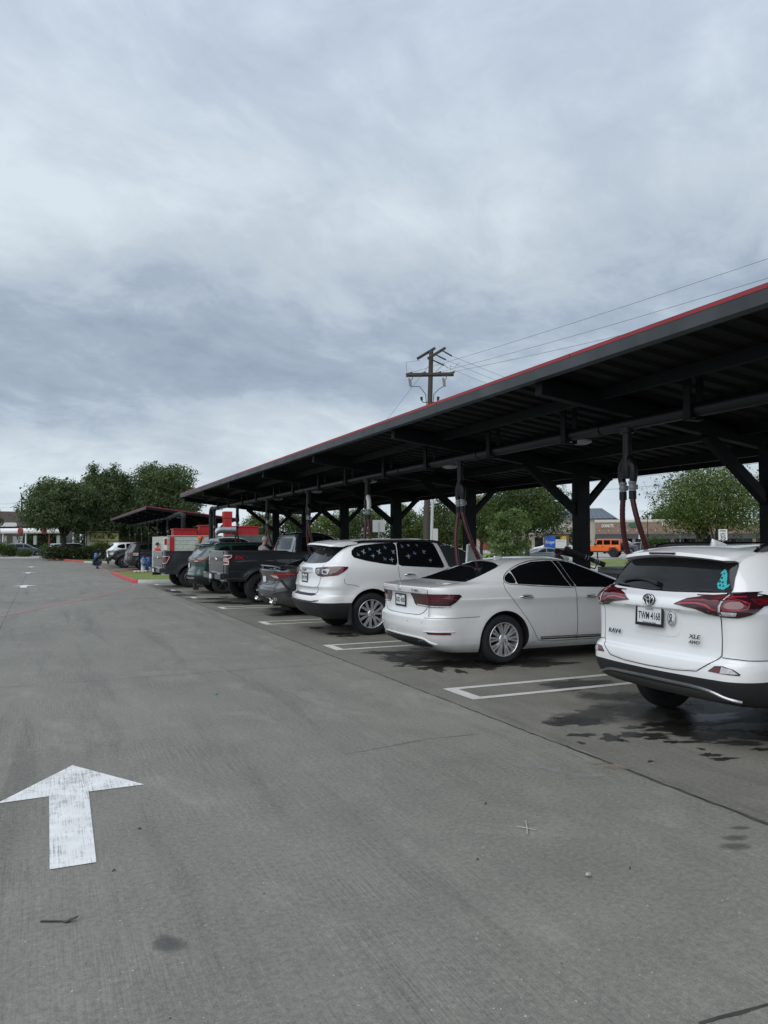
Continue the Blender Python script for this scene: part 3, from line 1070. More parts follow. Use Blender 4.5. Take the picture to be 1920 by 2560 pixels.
class Car:
    """a vehicle root with helpers laying parts on its shell. side: -1 right (towards the camera), +1 left"""
    def __init__(s, name, loc, rz=0.0):
        s.root = empty(name, loc, rz)
        s.sh = None

    # --- view planes
    def ray(s, view, p, side):
        if view == 'R': return Vector((-4, p[0], p[1])), Vector((1, 0, 0))
        if view == 'F': return Vector((10, p[0], p[1])), Vector((-1, 0, 0))
        if view == 'S': return Vector((p[0], side * 4, p[1])), Vector((0, -side, 0))
        if view == 'T': return Vector((p[0], p[1], 5)), Vector((0, 0, -1))
        if view == 'D':
            d = Vector((1, -side, 0)).normalized()
            e = Vector((1, side, 0)).normalized()
            return e * p[0] + Vector((0, 0, p[1])) - d * 5, d

    def d2(s, p, side):
        """corner point ('r', outboard, z) or ('s', x, z) -> coordinates in the diagonal view"""
        if p[0] == 'r': loc, _ = s.sh.hit((-4, side * p[1], p[2]), (1, 0, 0))
        else: loc, _ = s.sh.hit((p[1], side * 4, p[2]), (0, -side, 0))
        e = Vector((1, side, 0)).normalized()
        return (loc.dot(e), loc.z)

    def d2s(s, pts, side, closed=True):
        out = []
        n = len(pts)
        for i in range(n if closed else n - 1):
            a, b = pts[i], pts[(i + 1) % n]
            k = max(1, int(math.hypot(b[1] - a[1], b[2] - a[2]) / .03)) if a[0] == b[0] else 1
            for j in range(k):
                out.append(s.d2((a[0], a[1] + (b[1] - a[1]) * j / k, a[2] + (b[2] - a[2]) * j / k), side))
        if not closed: out.append(s.d2(pts[-1], side))
        return out

    @staticmethod
    def dens(pts, h, closed=True):
        out = []
        n = len(pts)
        for i in range(n if closed else n - 1):
            a, b = Vector(pts[i]), Vector(pts[(i + 1) % n])
            k = max(1, int(math.ceil((b - a).length / h)))
            for j in range(k): out.append(a.lerp(b, j / k))
        if not closed: out.append(Vector(pts[-1]))
        return out

    @staticmethod
    def chaikin(pts, it, k=.25):
        for _ in range(it):
            out = []
            n = len(pts)
            for i in range(n):
                a, b = Vector(pts[i]), Vector(pts[(i + 1) % n])
                out += [a.lerp(b, k), a.lerp(b, 1 - k)]
            pts = out
        return pts

    def patch(s, name, view, pts, m, side=-1, off=.004, h=.05, rnd_=0, parent=None, sink=.004, k=.2, noise=None):
        if view == 'D': pts = s.d2s(pts, side)
        elif view in 'RFT' and side == 1 and view != 'T': pts = [(-p[0], p[1]) for p in pts]
        if rnd_: pts = s.chaikin(pts, rnd_, k)
        out = s.dens(pts, h)
        nb = len(out)
        P = [Vector((p[0], p[1])) for p in out]
        x0, x1 = min(p.x for p in P), max(p.x for p in P)
        y0, y1 = min(p.y for p in P), max(p.y for p in P)
        i = 0
        y = y0 + h / 2
        while y < y1:
            x = x0 + (h / 2 if i % 2 else h)
            while x < x1:
                if inside(P[:nb], x, y, h * .3): P.append(Vector((x, y)))
                x += h
            y += h * .87
            i += 1
        vs, es, fs, ov, oe, of = delaunay_2d_cdt(P, [(a, (a + 1) % nb) for a in range(nb)], [], 1, 1e-5)
        used = sorted({i for f in fs for i in f})
        mp = {u: i for i, u in enumerate(used)}
        vs = [vs[u] for u in used]
        fs = [[mp[i] for i in f] for f in fs]
        V, N = [], []
        for p in vs:
            o, d = s.ray(view, p, side)
            loc, nrm = s.sh.hit(o, d)
            V.append(loc + nrm * off); N.append(nrm)
        F = []
        for f in fs:
            a, b, c = (V[i] for i in f[:3])
            nn = (b - a).cross(c - a)
            F.append(tuple(f) if nn.dot(N[f[0]]) >= 0 else tuple(reversed(f)))
        nt = len(V)
        ecount = {}
        for f in F:
            for a, b in zip(f, f[1:] + f[:1]):
                ecount[(a, b)] = 1
        low = {}
        top = list(F)
        for (a, b) in list(ecount):
            if (b, a) not in ecount:
                for q in (a, b):
                    if q not in low:
                        low[q] = len(V)
                        V.append(V[q] - N[q] * (off + sink))
                F.append((b, a, low[a], low[b]))
        me = bpy.data.meshes.new(name)
        me.from_pydata(V, [], F)
        me.materials.append(m)
        for p in me.polygons: p.use_smooth = True
        ln = []
        for p in me.polygons:
            for vi in p.vertices:
                ln.append(N[vi] if p.index < len(top) else p.normal)
        me.normals_split_custom_set([tuple(v) for v in ln])
        me.update()
        return link_mesh(name, me, parent or s.root)

    def line(s, name, view, pts, w, m, side=-1, off=.003, h=.03, parent=None, thick=0.0, closed=False, rnd_=0):
        """ribbon of width w along a polyline laid on the shell"""
        if view == 'D': pts = s.d2s(pts, side, closed)
        elif view in 'RF' and side == 1: pts = [(-p[0], p[1]) for p in pts]
        if rnd_:
            for _ in range(rnd_):
                o = [pts[0]]
                for a, b in zip(pts[:-1], pts[1:]):
                    a, b = Vector(a), Vector(b)
                    o += [a.lerp(b, .25), a.lerp(b, .75)]
                pts = o + [pts[-1]]
        P = s.dens(pts, h, closed)
        if closed: P.append(P[0])
        L, N = [], []
        for p in P:
            o, d = s.ray(view, p, side)
            loc, nrm = s.sh.hit(o, d)
            L.append(loc); N.append(nrm)
        V, F = [], []
        for i in range(len(L)):
            t = (L[min(i + 1, len(L) - 1)] - L[max(i - 1, 0)])
            sd = N[i].cross(t)
            sd = sd.normalized() if sd.length > 1e-8 else Vector((0, 0, 1))
            V += [L[i] - sd * w / 2 - N[i] * .002, L[i] - sd * w / 2 * (.6 if thick else 1) + N[i] * (off + thick), L[i] + sd * w / 2 * (.6 if thick else 1) + N[i] * (off + thick), L[i] + sd * w / 2 - N[i] * .002]
        for i in range(len(L) - 1):
            a, b = 4 * i, 4 * i + 4
            for j in range(3):
                F.append((a + j, b + j, b + j + 1, a + j + 1))
        me = bpy.data.meshes.new(name)
        me.from_pydata(V, [], F)
        me.materials.append(m)
        me.update()
        return link_mesh(name, me, parent or s.root)

    def body(s, mats_by_z, arches, well_w=.30, bed=None, name='body'):
        """cut the wheel wells and split the shell into named parts by height bands.
        mats_by_z: [(z_top, part name, material)] from the bottom up"""
        sh = s.sh
        me = bpy.data.meshes.new(name)
        me.from_pydata(sh.v, [], sh.f)
        names = []
        for zt, nm, m in mats_by_z:
            me.materials.append(m)
        me.materials.append(M_well)
        for p in me.polygons:
            p.use_smooth = True
            c = p.center
            j = next((i for i, q in enumerate(mats_by_z) if c.z < (q[0](c) if callable(q[0]) else q[0])), len(mats_by_z) - 1)
            p.material_index = j
        ob_ = bpy.data.objects.new('tmp', me)
        C.objects.link(ob_)
        mb = MB()
        for (ax, az, ar, w) in arches:
            for sd in (-1, 1):
                M = Matrix.Translation((ax, sd * (w - well_w), az)) @ Matrix.Rotation(R(-90 * sd), 4, 'X')
                n = 56
                ring = [(ar * math.cos(2 * math.pi * k / n), ar * math.sin(2 * math.pi * k / n)) for k in range(n)]
                mb.prism(ring, well_w + .25, 0, M)
        if bed: mb.box(*bed)
        cut = mb.build('cut', [M_well])
        md = ob_.modifiers.new('b', 'BOOLEAN')
        md.object = cut
        md.operation = 'DIFFERENCE'
        md.solver = 'EXACT'
        md.material_mode = 'TRANSFER'
        dg = bpy.context.evaluated_depsgraph_get()
        res = bpy.data.meshes.new_from_object(ob_.evaluated_get(dg))
        bpy.data.objects.remove(ob_); bpy.data.objects.remove(cut)
        slots = [m.name for m in res.materials]
        groups = {}
        wi = [i for i, n_ in enumerate(slots) if n_ == M_well.name]
        for p in res.polygons:
            key = 'wheel_well' if p.material_index in wi else mats_by_z[p.material_index][1]
            if key == 'wheel_well':
                cc = p.center
                if bed and abs(cc.y) < .82 and bed[0] - .02 < cc.x < bed[1] + .02 and cc.z > bed[4] - .01: key = 'cargo_bed'
                else: key = 'wheel_well|%d%s' % (min(range(len(arches)), key=lambda i: abs(arches[i][0] - cc.x)), cc.y > 0)
            groups.setdefault(key, []).append(p)
        made = {}
        for key, ps in groups.items():
            ids, V, F = {}, [], []
            for p in ps:
                f = []
                for vi in p.vertices:
                    if vi not in ids:
                        ids[vi] = len(V); V.append(res.vertices[vi].co.copy())
                    f.append(ids[vi])
                F.append(f)
            well = key.startswith('wheel_well') or key == 'cargo_bed'
            key = key.split('|')[0]
            m2 = bpy.data.meshes.new(key)
            m2.from_pydata(V, [], F)
            m2.materials.append(M_well if well else next(q[2] for q in mats_by_z if q[1] == key))
            for p in m2.polygons: p.use_smooth = not well
            m2.update()
            if not well: m2.set_sharp_from_angle(angle=R(38))
            made[key] = link_mesh(key, m2, s.root)
        bpy.data.meshes.remove(res)
        return made

    def part(s, name, mb, m, parent=None):
        return mb.build(name, m, parent or s.root)

    def wheel(s, x, z, R_, rimr, width, y, side, style='ten', rim=M_alloy, tyre=M_tyre, cap=None, inner=M_darkalloy):
        """tyre with a styled rim; y is the outer face"""
        w = empty('wheel', (0, 0, 0)); w.parent = s.root
        M = Matrix.Translation((x, side * y, z)) @ Matrix.Rotation(R(-90 * side), 4, 'X')   # local z points outboard
        mb = MB()
        W = width
        prof = [(rimr * .97, -.02), (rimr + .012, -.004), (rimr + .03, .0), (R_ - .05, .002), (R_ - .022, -.012), (R_ - .004, -.045), (R_, -.07), (R_, -W + .07), (R_ - .004, -W + .045), (R_ - .05, -W), (rimr * .97, -W + .01)]
        # close tread blocks with a little relief
        mb.lathe(prof, 56, 0, M)
        mb.lathe([(R_ - .052, .003), (R_ - .056, .006), (R_ - .060, .003)], 56, 0, M)
        t = mb.build('tyre', tyre, w)
        mb = MB()
        mb.lathe([(rimr, -.006), (rimr * .985, .004), (rimr * .955, .002), (rimr * .94, -.02), (rimr * .90, -.16), (.06, -.17)], 56, 0, M)
        rb = mb.build('rim', rim, w)
        mb = MB()
        mb.lathe([(rimr * .89, -.125), (.05, -.120)], 40, 0, M, False)
        mb.build('brake_disc', inner, w)
        mb = MB()

        def spoke(a, w0, w1, r0=.05, r1=None, z0=-.028, z1=-.008, th=.03, skew=0.0):
            r1 = r1 or rimr * .955
            ca, sa = math.cos(a), math.sin(a)
            cb, sb = math.cos(a + skew), math.sin(a + skew)
            vs = []
            for (r, ww, zz, c, s_) in ((r0, w0, z0, ca, sa), ((r0 + r1) / 2, (w0 + w1) / 2 * .92, (z0 + z1) / 2 + .006, (ca + cb) / 2, (sa + sb) / 2), (r1, w1, z1, cb, sb)):
                px, py = r * c, r * s_
                tx, ty = -s_, c
                vs += [M @ Vector((px - tx * ww / 2, py - ty * ww / 2, zz - th)), M @ Vector((px - tx * ww * .36, py - ty * ww * .36, zz)),
                       M @ Vector((px + tx * ww * .36, py + ty * ww * .36, zz)), M @ Vector((px + tx * ww / 2, py + ty * ww / 2, zz - th))]
            fs = []
            for i in (0, 4):
                for j in range(3): fs.append((i + j, i + j + 1, i + 5 + j, i + 4 + j))
            mb.add(vs, fs, 0, False)
        if style == 'ten':
            for k in range(5):
                a = 2 * math.pi * k / 5 + .3
                for dd, w0, w1 in ((-.20, .030, .040), (.20, .030, .040), (.43, .024, .034), (-.43, .024, .034)):
                    spoke(a + dd * .75, w0, w1, skew=dd * .28)
        elif style == 'twin':
            for k in range(6):
                a = 2 * math.pi * k / 6 + .2
                for dd in (-.16, .16): spoke(a + dd, .045, .062, skew=dd * .55)
        elif style == 'split':
            for k in range(6):
                a = 2 * math.pi * k / 6 + .1
                spoke(a, .075, .060, r1=rimr * .55)
                for dd in (-.24, .24): spoke(a + dd * .2, .04, .042, r0=rimr * .45, z0=-.018, skew=dd)
        elif style == 'steel':
            for k in range(8):
                spoke(2 * math.pi * k / 8, .06, .075, r0=.08)
        else:
            for k in range(5): spoke(2 * math.pi * k / 5 + .2, .07, .085)
        mb.lathe([(.075, -.04), (.07, -.022), (.045, -.018), (.035, -.012), (0, -.012)], 24, 0, M)
        for k in range(5):
            a = 2 * math.pi * k / 5
            mb.sphere(M @ Vector((.056 * math.cos(a), .056 * math.sin(a), -.024)), .011, 0, 6, 4)
        mb.build('spokes', cap or rim, w)
        return w

    def wheels(s, xs, z, R_, rimr, width, y, **kw):
        for x in xs:
            for sd in (-1, 1): s.wheel(x, z, R_, rimr, width, y, sd, **kw)

    def text(s, name, txt, size, at, m=M_badge, axis='R', tilt=0.0, parent=None, **kw):
        if axis == 'R':
            xx = Vector((0, -1, 0)); yy = Vector((math.sin(tilt), 0, math.cos(tilt)))
        else:                                      # right side, read from -y
            xx = Vector((1, 0, 0)); yy = Vector((0, 0, 1))
        return lettering(name, txt, size, m, frame(at, xx, yy), parent or s.root, **kw)

    def plate(s, x, y, z, txt, tilt=0.0, head='TEXAS', foot='The Lone Star State', fr=M_gloss, dark_frame=.012):
        T_ = frame((x, y, z), (0, -1, 0), (math.sin(tilt), 0, math.cos(tilt)))
        mb = MB()
        mb.box(-.152, .152, -.076, .076, -.006, 0.0, 0, .001, T_)
        pl = mb.build('license_plate', M_plate, s.root)
        mb = MB()
        f = dark_frame
        for (a, b, c, d) in ((-.152 - f, .152 + f, .068, .076 + f), (-.152 - f, .152 + f, -.076 - f * 1.4, -.066), (-.152 - f, -.144, -.066, .068), (.144, .152 + f, -.066, .068)):
            mb.box(a, b, c, d, -.008, .004, 0, 0, T_)
        mb.build('plate_frame', fr, pl)
        for t_, sz, yy, w in ((txt, .092, -.006, .262), (head, .03, .056, .10), (foot, .014, -.060, .16)):
            if not t_: continue
            me = text_mesh(t_, sz, .0015, T_ @ Matrix.Translation((0, yy, .0012)), width=w, bold=.0006 if sz > .05 else 0)
            me.materials.clear(); me.materials.append(M_plateink)
            link_mesh('plate_lettering', me, pl)
        return pl

    def handle(s, x, z, side, m, L=.20, parent=None):
        loc, n = s.sh.hit((x, side * 4, z), (0, -side, 0))
        mb = MB()
        pts = []
        for k in range(9):
            t = k / 8
            pts.append((x - L / 2 + L * t, loc.y + side * (.010 + .030 * math.sin(math.pi * min(1, max(0, t * 1.0))) ** .5), z + .006 * math.sin(math.pi * t)))
        mb.tube(pts, [.008, .013, .015, .015, .015, .015, .015, .013, .008], 8)
        return mb.build('door_handle', m, parent or s.root)

    def mirror(s, x, z, y, side, m, sc=1.0):
        mb = MB()
        mb.sphere((x, side * (y + .12), z), .11 * sc, 0, 16, 10, (.75, 1.05, .78))
        mb.beam((x + .02, side * (y - .06), z - .05), (x + .01, side * (y + .06), z - .04), .07, .035)
        return mb.build('wing_mirror', m, s.root)

    def tag(s, label, cat='car', group=None):
        return tag(s.root, label, cat, group)
# ================================================================== the three white cars
def loft(sections, closed=True):
    """mesh data from equal-length sections"""
    n = len(sections[0])
    vs = [v for s_ in sections for v in s_]
    fs = []
    for i in range(len(sections) - 1):
        for j in range(n if closed else n - 1):
            fs.append((i * n + j, i * n + (j + 1) % n, (i + 1) * n + (j + 1) % n, (i + 1) * n + j))
    if closed:
        fs.append(tuple(reversed(range(n))))
        fs.append(tuple((len(sections) - 1) * n + j for j in range(n)))
    return vs, fs


def spoiler(car, sec, hw, dx, dz, m, n=24, name='spoiler', tipk=.25):
    """roof spoiler: section (x,z) swept across the width, tips swept forward and down"""
    secs = []
    for i in range(n + 1):
        t = -1 + 2 * i / n
        k = t * t
        e = max(0.0, (abs(t) - .9) / .1)
        cx = sum(p[0] for p in sec) / len(sec); cz = sum(p[1] for p in sec) / len(sec)
        secs.append([Vector((cx + (p[0] - cx) * (1 - tipk * e * e) + dx * k, hw * t, cz + (p[1] - cz) * (1 - tipk * e * e) - dz * k)) for p in sec])
    mb = MB()
    vs, fs = loft(secs)
    mb.add(vs, fs, 0, True)
    o_ = mb.build(name, m, car.root)
    o_.data.set_sharp_from_angle(angle=R(40))
    return o_


# ------------------------------------------------------------------ white hatchback SUV at the right edge
def suv_white():
    c = Car('parked_suv', (4.83, 5.09, 0))
    hw = .922
    keys = [(.335, .30, 4.30, .80, .10, .26, .20), (.375, .14, 4.48, .86, .11, .27, .22), (.425, .055, 4.56, .90, .11, .28, .22), (.50, .018, 4.58, .925, .11, .28, .22),
            (.575, .0, 4.58, .932, .11, .28, .22), (.60, .0, 4.58, .932, .11, .28, .22), (.66, .005, 4.57, .930, .11, .28, .22), (.705, .015, 4.56, .924, .11, .28, .22), (.735, .062, 4.55, .915, .10, .26, .21),
            (.80, .078, 4.52, .914, .09, .25, .20), (.90, .082, 4.48, .916, .09, .25, .20), (1.03, .080, 4.30, .918, .09, .26, .20), (1.08, .070, 4.1, .918, .09, .26, .20), (1.105, .045, 3.95, .917, .09, .27, .20), (1.14, .042, 3.8, .913, .09, .28, .20),
            (1.19, .070, 3.62, .905, .09, .30, .20), (1.225, .130, 3.5, .888, .09, .32, .20), (1.26, .185, 3.4, .868, .09, .34, .19),
            (1.38, .235, 3.12, .800, .09, .36, .18), (1.48, .285, 2.9, .740, .10, .38, .18), (1.53, .318, 2.76, .705, .10, .38, .18), (1.575, .39, 2.62, .660, .12, .40, .20), (1.61, .52, 2.52, .59, .14, .4, .24),
            (1.64, .82, 2.42, .45, .18, .4, .28), (1.655, 1.15, 2.3, .28, .2, .3, .2), (1.662, 1.5, 2.1, .06, .1, .1, .04)]
    ax = 1.0
    c.sh = Shell(keys, rings=96, arches=[(ax, .37, .42), (ax + 2.66, .37, .42)], flare=.020, taper=(.035, .06), bands=(.575,))
    low = lambda p: .575
    c.body([(low, 'bumper_cladding', M_clad), (9, 'body', P_white)], [(ax, .37, .41, hw), (ax + 2.66, .37, .41, hw)])
    # silver bash strip and grey diffuser under it
    c.patch('diffuser', 'R', [(-.52, .468), (.52, .468), (.66, .445), (.74, .41), (.55, .385), (-.55, .385), (-.74, .41), (-.66, .445)], mat('grey_diffuser', (.045, .045, .043), .6), off=.006, h=.06)
    c.line('bumper_strip', 'R', [(-.80, .415), (-.70, .445), (-.60, .480), (-.45, .498), (0, .505), (.45, .498), (.60, .480), (.70, .445), (.80, .415)], .026, M_alloy, off=.006, thick=.008, rnd_=2, h=.04)
    # tailgate: panel, glass, wiper
    gate = [(-.675, 1.16), (-.682, .92), (-.68, .765), (-.635, .715), (-.51, .632), (0, .607), (.51, .632), (.635, .715), (.68, .765), (.682, .92), (.675, 1.16), (.64, 1.21), (0, 1.205), (-.64, 1.21)]
    g = c.patch('tailgate', 'R', gate, P_white, off=.0035, h=.035, rnd_=1, k=.15)
    c.line('gate_gap', 'R', [(-.683, 1.08), (-.686, .765), (-.635, .71), (-.51, .625), (-.3, .606), (0, .602), (.3, .606), (.51, .625), (.635, .71), (.686, .765), (.683, 1.08)], .0055, M_gap, off=.0042, parent=g, h=.02)
    # plate recess
    rec = [(-.33, 1.105), (.33, 1.105), (.29, .89), (.22, .865), (-.22, .865), (-.29, .89)]
    c.patch('plate_recess', 'R', rec, P_white, off=.0065, h=.04, rnd_=1, parent=g)
    c.line('recess_edge', 'R', [(-.33, 1.108), (.33, 1.108)], .008, mat('recess_shade_line', (.42, .43, .44), .4), off=.0075, parent=g, h=.03)  # grey line paints the shade along the recess lip
    win = [(-.69, 1.285), (-.675, 1.258), (0, 1.238), (.675, 1.258), (.69, 1.285), (.65, 1.45), (.60, 1.545), (0, 1.575), (-.60, 1.545), (-.65, 1.45)]
    rw = c.patch('rear_window', 'R', win, G_dark, off=.006, h=.04, rnd_=1)
    c.patch('window_frit', 'R', [(-.575, 1.54), (.575, 1.54), (.56, 1.47), (.42, 1.515), (-.42, 1.515), (-.56, 1.47)], M_gloss, off=.0068, h=.05, parent=rw)
    mb = MB()
    pts = []
    for t in [i / 10 for i in range(11)]:
        y = .04 + .50 * t
        lo, n = c.sh.hit((-4, y, 1.295 + .035 * math.sin(math.pi * t)), (1, 0, 0))
        pts.append(lo + n * (.028 - .008 * t))
    mb.tube(pts, [.020, .021, .019, .016, .014, .013, .012, .011, .010, .009, .006], 8)
    c.part('rear_wiper', mb, M_clad)
    # leopard-like seated cat sticker
    cat_o = [(-.595, 1.315), (-.575, 1.295), (-.545, 1.29), (-.52, 1.305), (-.51, 1.33), (-.525, 1.35), (-.53, 1.385), (-.545, 1.42), (-.57, 1.447), (-.585, 1.452), (-.588, 1.442), (-.60, 1.432), (-.602, 1.416), (-.588, 1.408), (-.585, 1.39), (-.594, 1.36), (-.606, 1.34)]
    cat_o = [(-(.565) - (p[0] + .557) * 1.0 - .022, 1.275 + (p[1] - 1.29) * 1.05) for p in cat_o]
    st = c.patch('cat_sticker', 'R', cat_o, M_sticker, off=.0072, h=.03, rnd_=1, parent=rw)
    rr = random.Random(3)
    for (a, b, q) in ((-.605, 1.31, .010), (-.575, 1.315, .009), (-.558, 1.34, .009), (-.585, 1.345, .010), (-.60, 1.365, .008), (-.575, 1.375, .009), (-.59, 1.40, .008), (-.57, 1.41, .007), (-.545, 1.31, .008)):
        a = -1.144 - a
        c.patch('cat_spot', 'R', [(a + q * math.cos(k * 1.05), b + q * math.sin(k * 1.05)) for k in range(6)], G_dark, off=.0082, h=.03, parent=st)
    c.patch('cat_tail', 'R', [(-.61, 1.295), (-.64, 1.30), (-.652, 1.325), (-.645, 1.332), (-.632, 1.315), (-.612, 1.312)], M_sticker, off=.0072, h=.03, parent=rw, rnd_=1)
    # lamps
    for sd in (-1, 1):
        ins = c.patch('taillight', 'R', [(-.265, 1.150), (-.37, 1.198), (-.52, 1.228), (-.676, 1.248), (-.676, 1.082), (-.60, 1.090), (-.48, 1.125), (-.37, 1.138)], M_lensdark, side=sd, off=.010, h=.04)
        c.line('light_guide', 'R', [(-.31, 1.156), (-.48, 1.168), (-.57, 1.158), (-.63, 1.132), (-.67, 1.128)], .017, M_lenslit, side=sd, off=.0115, h=.03, parent=ins)
        c.patch('red_band', 'R', [(-.33, 1.165), (-.40, 1.198), (-.67, 1.230), (-.67, 1.155), (-.63, 1.16), (-.56, 1.178), (-.46, 1.182)], M_lens, side=sd, off=.0112, h=.04, parent=ins)
        out = c.patch('taillight', 'D', [('r', .684, 1.248), ('r', .684, 1.078), ('r', .80, 1.074), ('s', .18, 1.080), ('s', .27, 1.11), ('s', .36, 1.165), ('s', .58, 1.180), ('s', .62, 1.200), ('s', .58, 1.225), ('s', .36, 1.236), ('r', .82, 1.25)], M_lensdark, side=sd, off=.010, h=.04)
        c.patch('lens', 'D', [('r', .712, 1.235), ('r', .712, 1.135), ('s', .15, 1.135), ('s', .23, 1.165), ('s', .24, 1.195), ('s', .16, 1.230)], M_lens, side=sd, off=.012, h=.04, parent=out)
        c.line('light_guide', 'D', [('r', .725, 1.228), ('r', .80, 1.230), ('s', .18, 1.222), ('s', .25, 1.18), ('s', .22, 1.142), ('r', .80, 1.130), ('r', .725, 1.130)], .009, M_lenslit, side=sd, off=.0125, h=.03, parent=out)
        c.patch('reverse_lens', 'D', [('r', .712, 1.118), ('r', .712, 1.092), ('r', .80, 1.092), ('r', .81, 1.114)], M_lensclear, side=sd, off=.012, h=.04, parent=out)
        c.patch('red_band', 'D', [('s', .29, 1.215), ('s', .31, 1.175), ('s', .56, 1.190), ('s', .56, 1.213)], M_lens, side=sd, off=.012, h=.04, parent=out)
        c.line('lamp_bar', 'R', [(-.697, 1.24), (-.697, 1.09)], .012, M_lensclear, side=sd, off=.0118, parent=out)
        c.patch('black_lamp_trim', 'D', [('r', .655, 1.262), ('r', .655, 1.246), ('r', .75, 1.250), ('r', .84, 1.252), ('s', .36, 1.238), ('s', .58, 1.228), ('s', .38, 1.262), ('r', .82, 1.275)], M_gloss, side=sd, off=.0045, h=.04)
        # bumper reflector
        rf = c.patch('reflector', 'D', [('r', .610, .638), ('r', .665, .685), ('r', .73, .692), ('r', .80, .675), ('r', .84, .640), ('r', .835, .628)], M_gloss, side=sd, off=.005, h=.03)
        c.patch('red_lens', 'D', [('r', .622, .641), ('r', .668, .679), ('r', .72, .686), ('r', .71, .636)], M_lens, side=sd, off=.0065, h=.03, parent=rf)
        c.patch('clear_lens', 'D', [('r', .713, .636), ('r', .723, .686), ('r', .792, .670), ('r', .828, .638)], M_lensclear, side=sd, off=.0065, h=.03, parent=rf)
        # side: quarter window, door glass, gaps, doors
        c.patch('quarter_window', 'S', [(.62, 1.40), (.66, 1.52), (.80, 1.555), (1.22, 1.580), (1.22, 1.30), (.95, 1.335)], G_dark, side=sd, off=.004, rnd_=1)
        d1 = c.patch('rear_door', 'S', [(1.27, 1.27), (1.30, 1.05), (1.47, .72), (1.62, .45), (2.28, .45), (2.30, 1.25)], P_white, side=sd, off=.0025, rnd_=1, k=.1)
        c.patch('window', 'S', [(1.29, 1.29), (1.29, 1.585), (2.22, 1.60), (2.25, 1.25)], G_dark, side=sd, off=.004, rnd_=1, k=.12)
        d2_ = c.patch('front_door', 'S', [(2.32, 1.25), (2.31, .45), (3.25, .45), (3.35, 1.15)], P_white, side=sd, off=.0025, rnd_=1, k=.1)
        c.patch('window', 'S', [(2.32, 1.25), (2.29, 1.60), (2.65, 1.57), (3.32, 1.18)], G_dark, side=sd, off=.004, rnd_=1, k=.1)
        c.handle(1.55, 1.06, sd, P_white, parent=d1); c.handle(2.6, 1.03, sd, P_white, parent=d2_)
        c.line('gap', 'S', [(.46, .735), (.62, .72), (.64, .62)], .006, M_gap, side=sd)
        c.line('bumper_seam', 'D', [('r', .688, .752), ('r', .80, .748), ('s', .22, .742), ('s', .42, .738)], .006, M_gap, side=sd, h=.02)
        c.mirror(3.2, 1.15, .86, sd, P_white)
        # roof rail: bar on two feet
        mb = MB()
        rp = []
        for i in range(21):
            x = .62 + 1.95 * i / 20
            lo, n = c.sh.hit((x, sd * .60, 5), (0, 0, -1))
            t = i / 20
            lift = .052 * min(1, t / .08) ** .5 * min(1, (1 - t) / .08) ** .5
            rp.append(Vector((x, sd * (.60 - .012 * (t - .5) ** 2), lo.z + lift)))
        mb.tube(rp, .020, 8)
        for i in (1, 2, 3, 17, 18, 19):
            mb.beam(rp[i] - Vector((0, 0, .06)), rp[i], .03, .11, up=(1, 0, 0))
        c.part('roof_rail', mb, M_gloss)
    # spoiler over the glass with stop lamp
    sp = spoiler(c, [(.185, 1.560), (.195, 1.588), (.32, 1.622), (.50, 1.640), (.74, 1.642), (.74, 1.60), (.50, 1.57), (.34, 1.535), (.25, 1.54)], .63, .11, .048, P_white)
    mb = MB()
    mb.box(.180, .20, -.15, .15, 1.566, 1.583, 0, .003)
    mb.build('stop_lamp', M_lensdark, sp)
    # fin aerial
    mb = MB()
    secs = []
    for t in [i / 6 for i in range(7)]:
        hgt = .075 * (1 - t) ** .8
        secs.append([Vector((.80 + .20 * t + a * .0, y, 1.632 + .012 * t + z)) for (a, y, z) in ((0, -.028 * (1 - t * .8), 0), (0, -.008, hgt * .8), (0, 0, hgt), (0, .008, hgt * .8), (0, .028 * (1 - t * .8), 0))])
    vs, fs = loft(secs)
    mb.add(vs, fs, 0, True)
    c.part('fin_aerial', mb, P_white)
    # emblem: three interlocked ovals in a black disc
    T_ = frame((.028, 0, 1.172), (0, -1, 0), (.06, 0, 1))
    mb = MB()
    mb.lathe([(0, .004), (.060, .003), (.066, 0), (.066, -.01)], 32, 0, T_ @ Matrix.Diagonal((1.0, .78, 1, 1)))
    em = c.part('emblem', mb, M_gloss)
    mb = MB()

    def oval(cx, cy, rx, ry, r):
        mb.tube([T_ @ Vector((cx + rx * math.cos(2 * math.pi * k / 28), cy + ry * math.sin(2 * math.pi * k / 28), .006)) for k in range(29)], r, 6, caps=False)
    oval(0, 0, .062, .048, .0055); oval(0, .014, .040, .017, .0045); oval(0, -.004, .019, .042, .0045)
    mb.build('emblem_ovals', M_chrome, em)
    c.plate(.044, .015, 1.030, 'TWM\u20114168'.replace('\u2011', ' '), tilt=.05)
    mb = MB()
    mb.sphere((.041, -.008, 1.023), .006, 0, 8, 6, (.3, 1, 1))
    c.part('plate_star', mb, M_plateink)
    # awareness ribbon oval
    T2 = frame((.058, -.225, 1.025), (0, -1, 0), (.05, 0, 1))
    mb = MB()
    mb.lathe([(0, .002), (.050, .002), (.050, -.006)], 28, 0, T2 @ Matrix.Diagonal((.82, 1.25, 1, 1)))
    ov = c.part('oval_sticker', mb, M_plate)
    mb = MB()
    mb.tube([T2 @ Vector(p) for p in ((-.018, -.035, .004), (.012, .012, .004), (.010, .030, .004), (0, .037, .004), (-.010, .030, .004), (-.012, .012, .004), (.018, -.035, .004))], .0045, 6)
    mb.tube([T2 @ Vector((.041 * .9 * math.cos(k * .2244), .0625 * .93 * math.sin(k * .2244), .003)) for k in range(29)], .0016, 5, caps=False)
    mb.build('ribbon', M_plateink, ov)
    c.text('badge_lettering', 'RAV4', .062, (.078, .50, .845), width=.16, shear=.2, depth=.006, m=M_gloss)
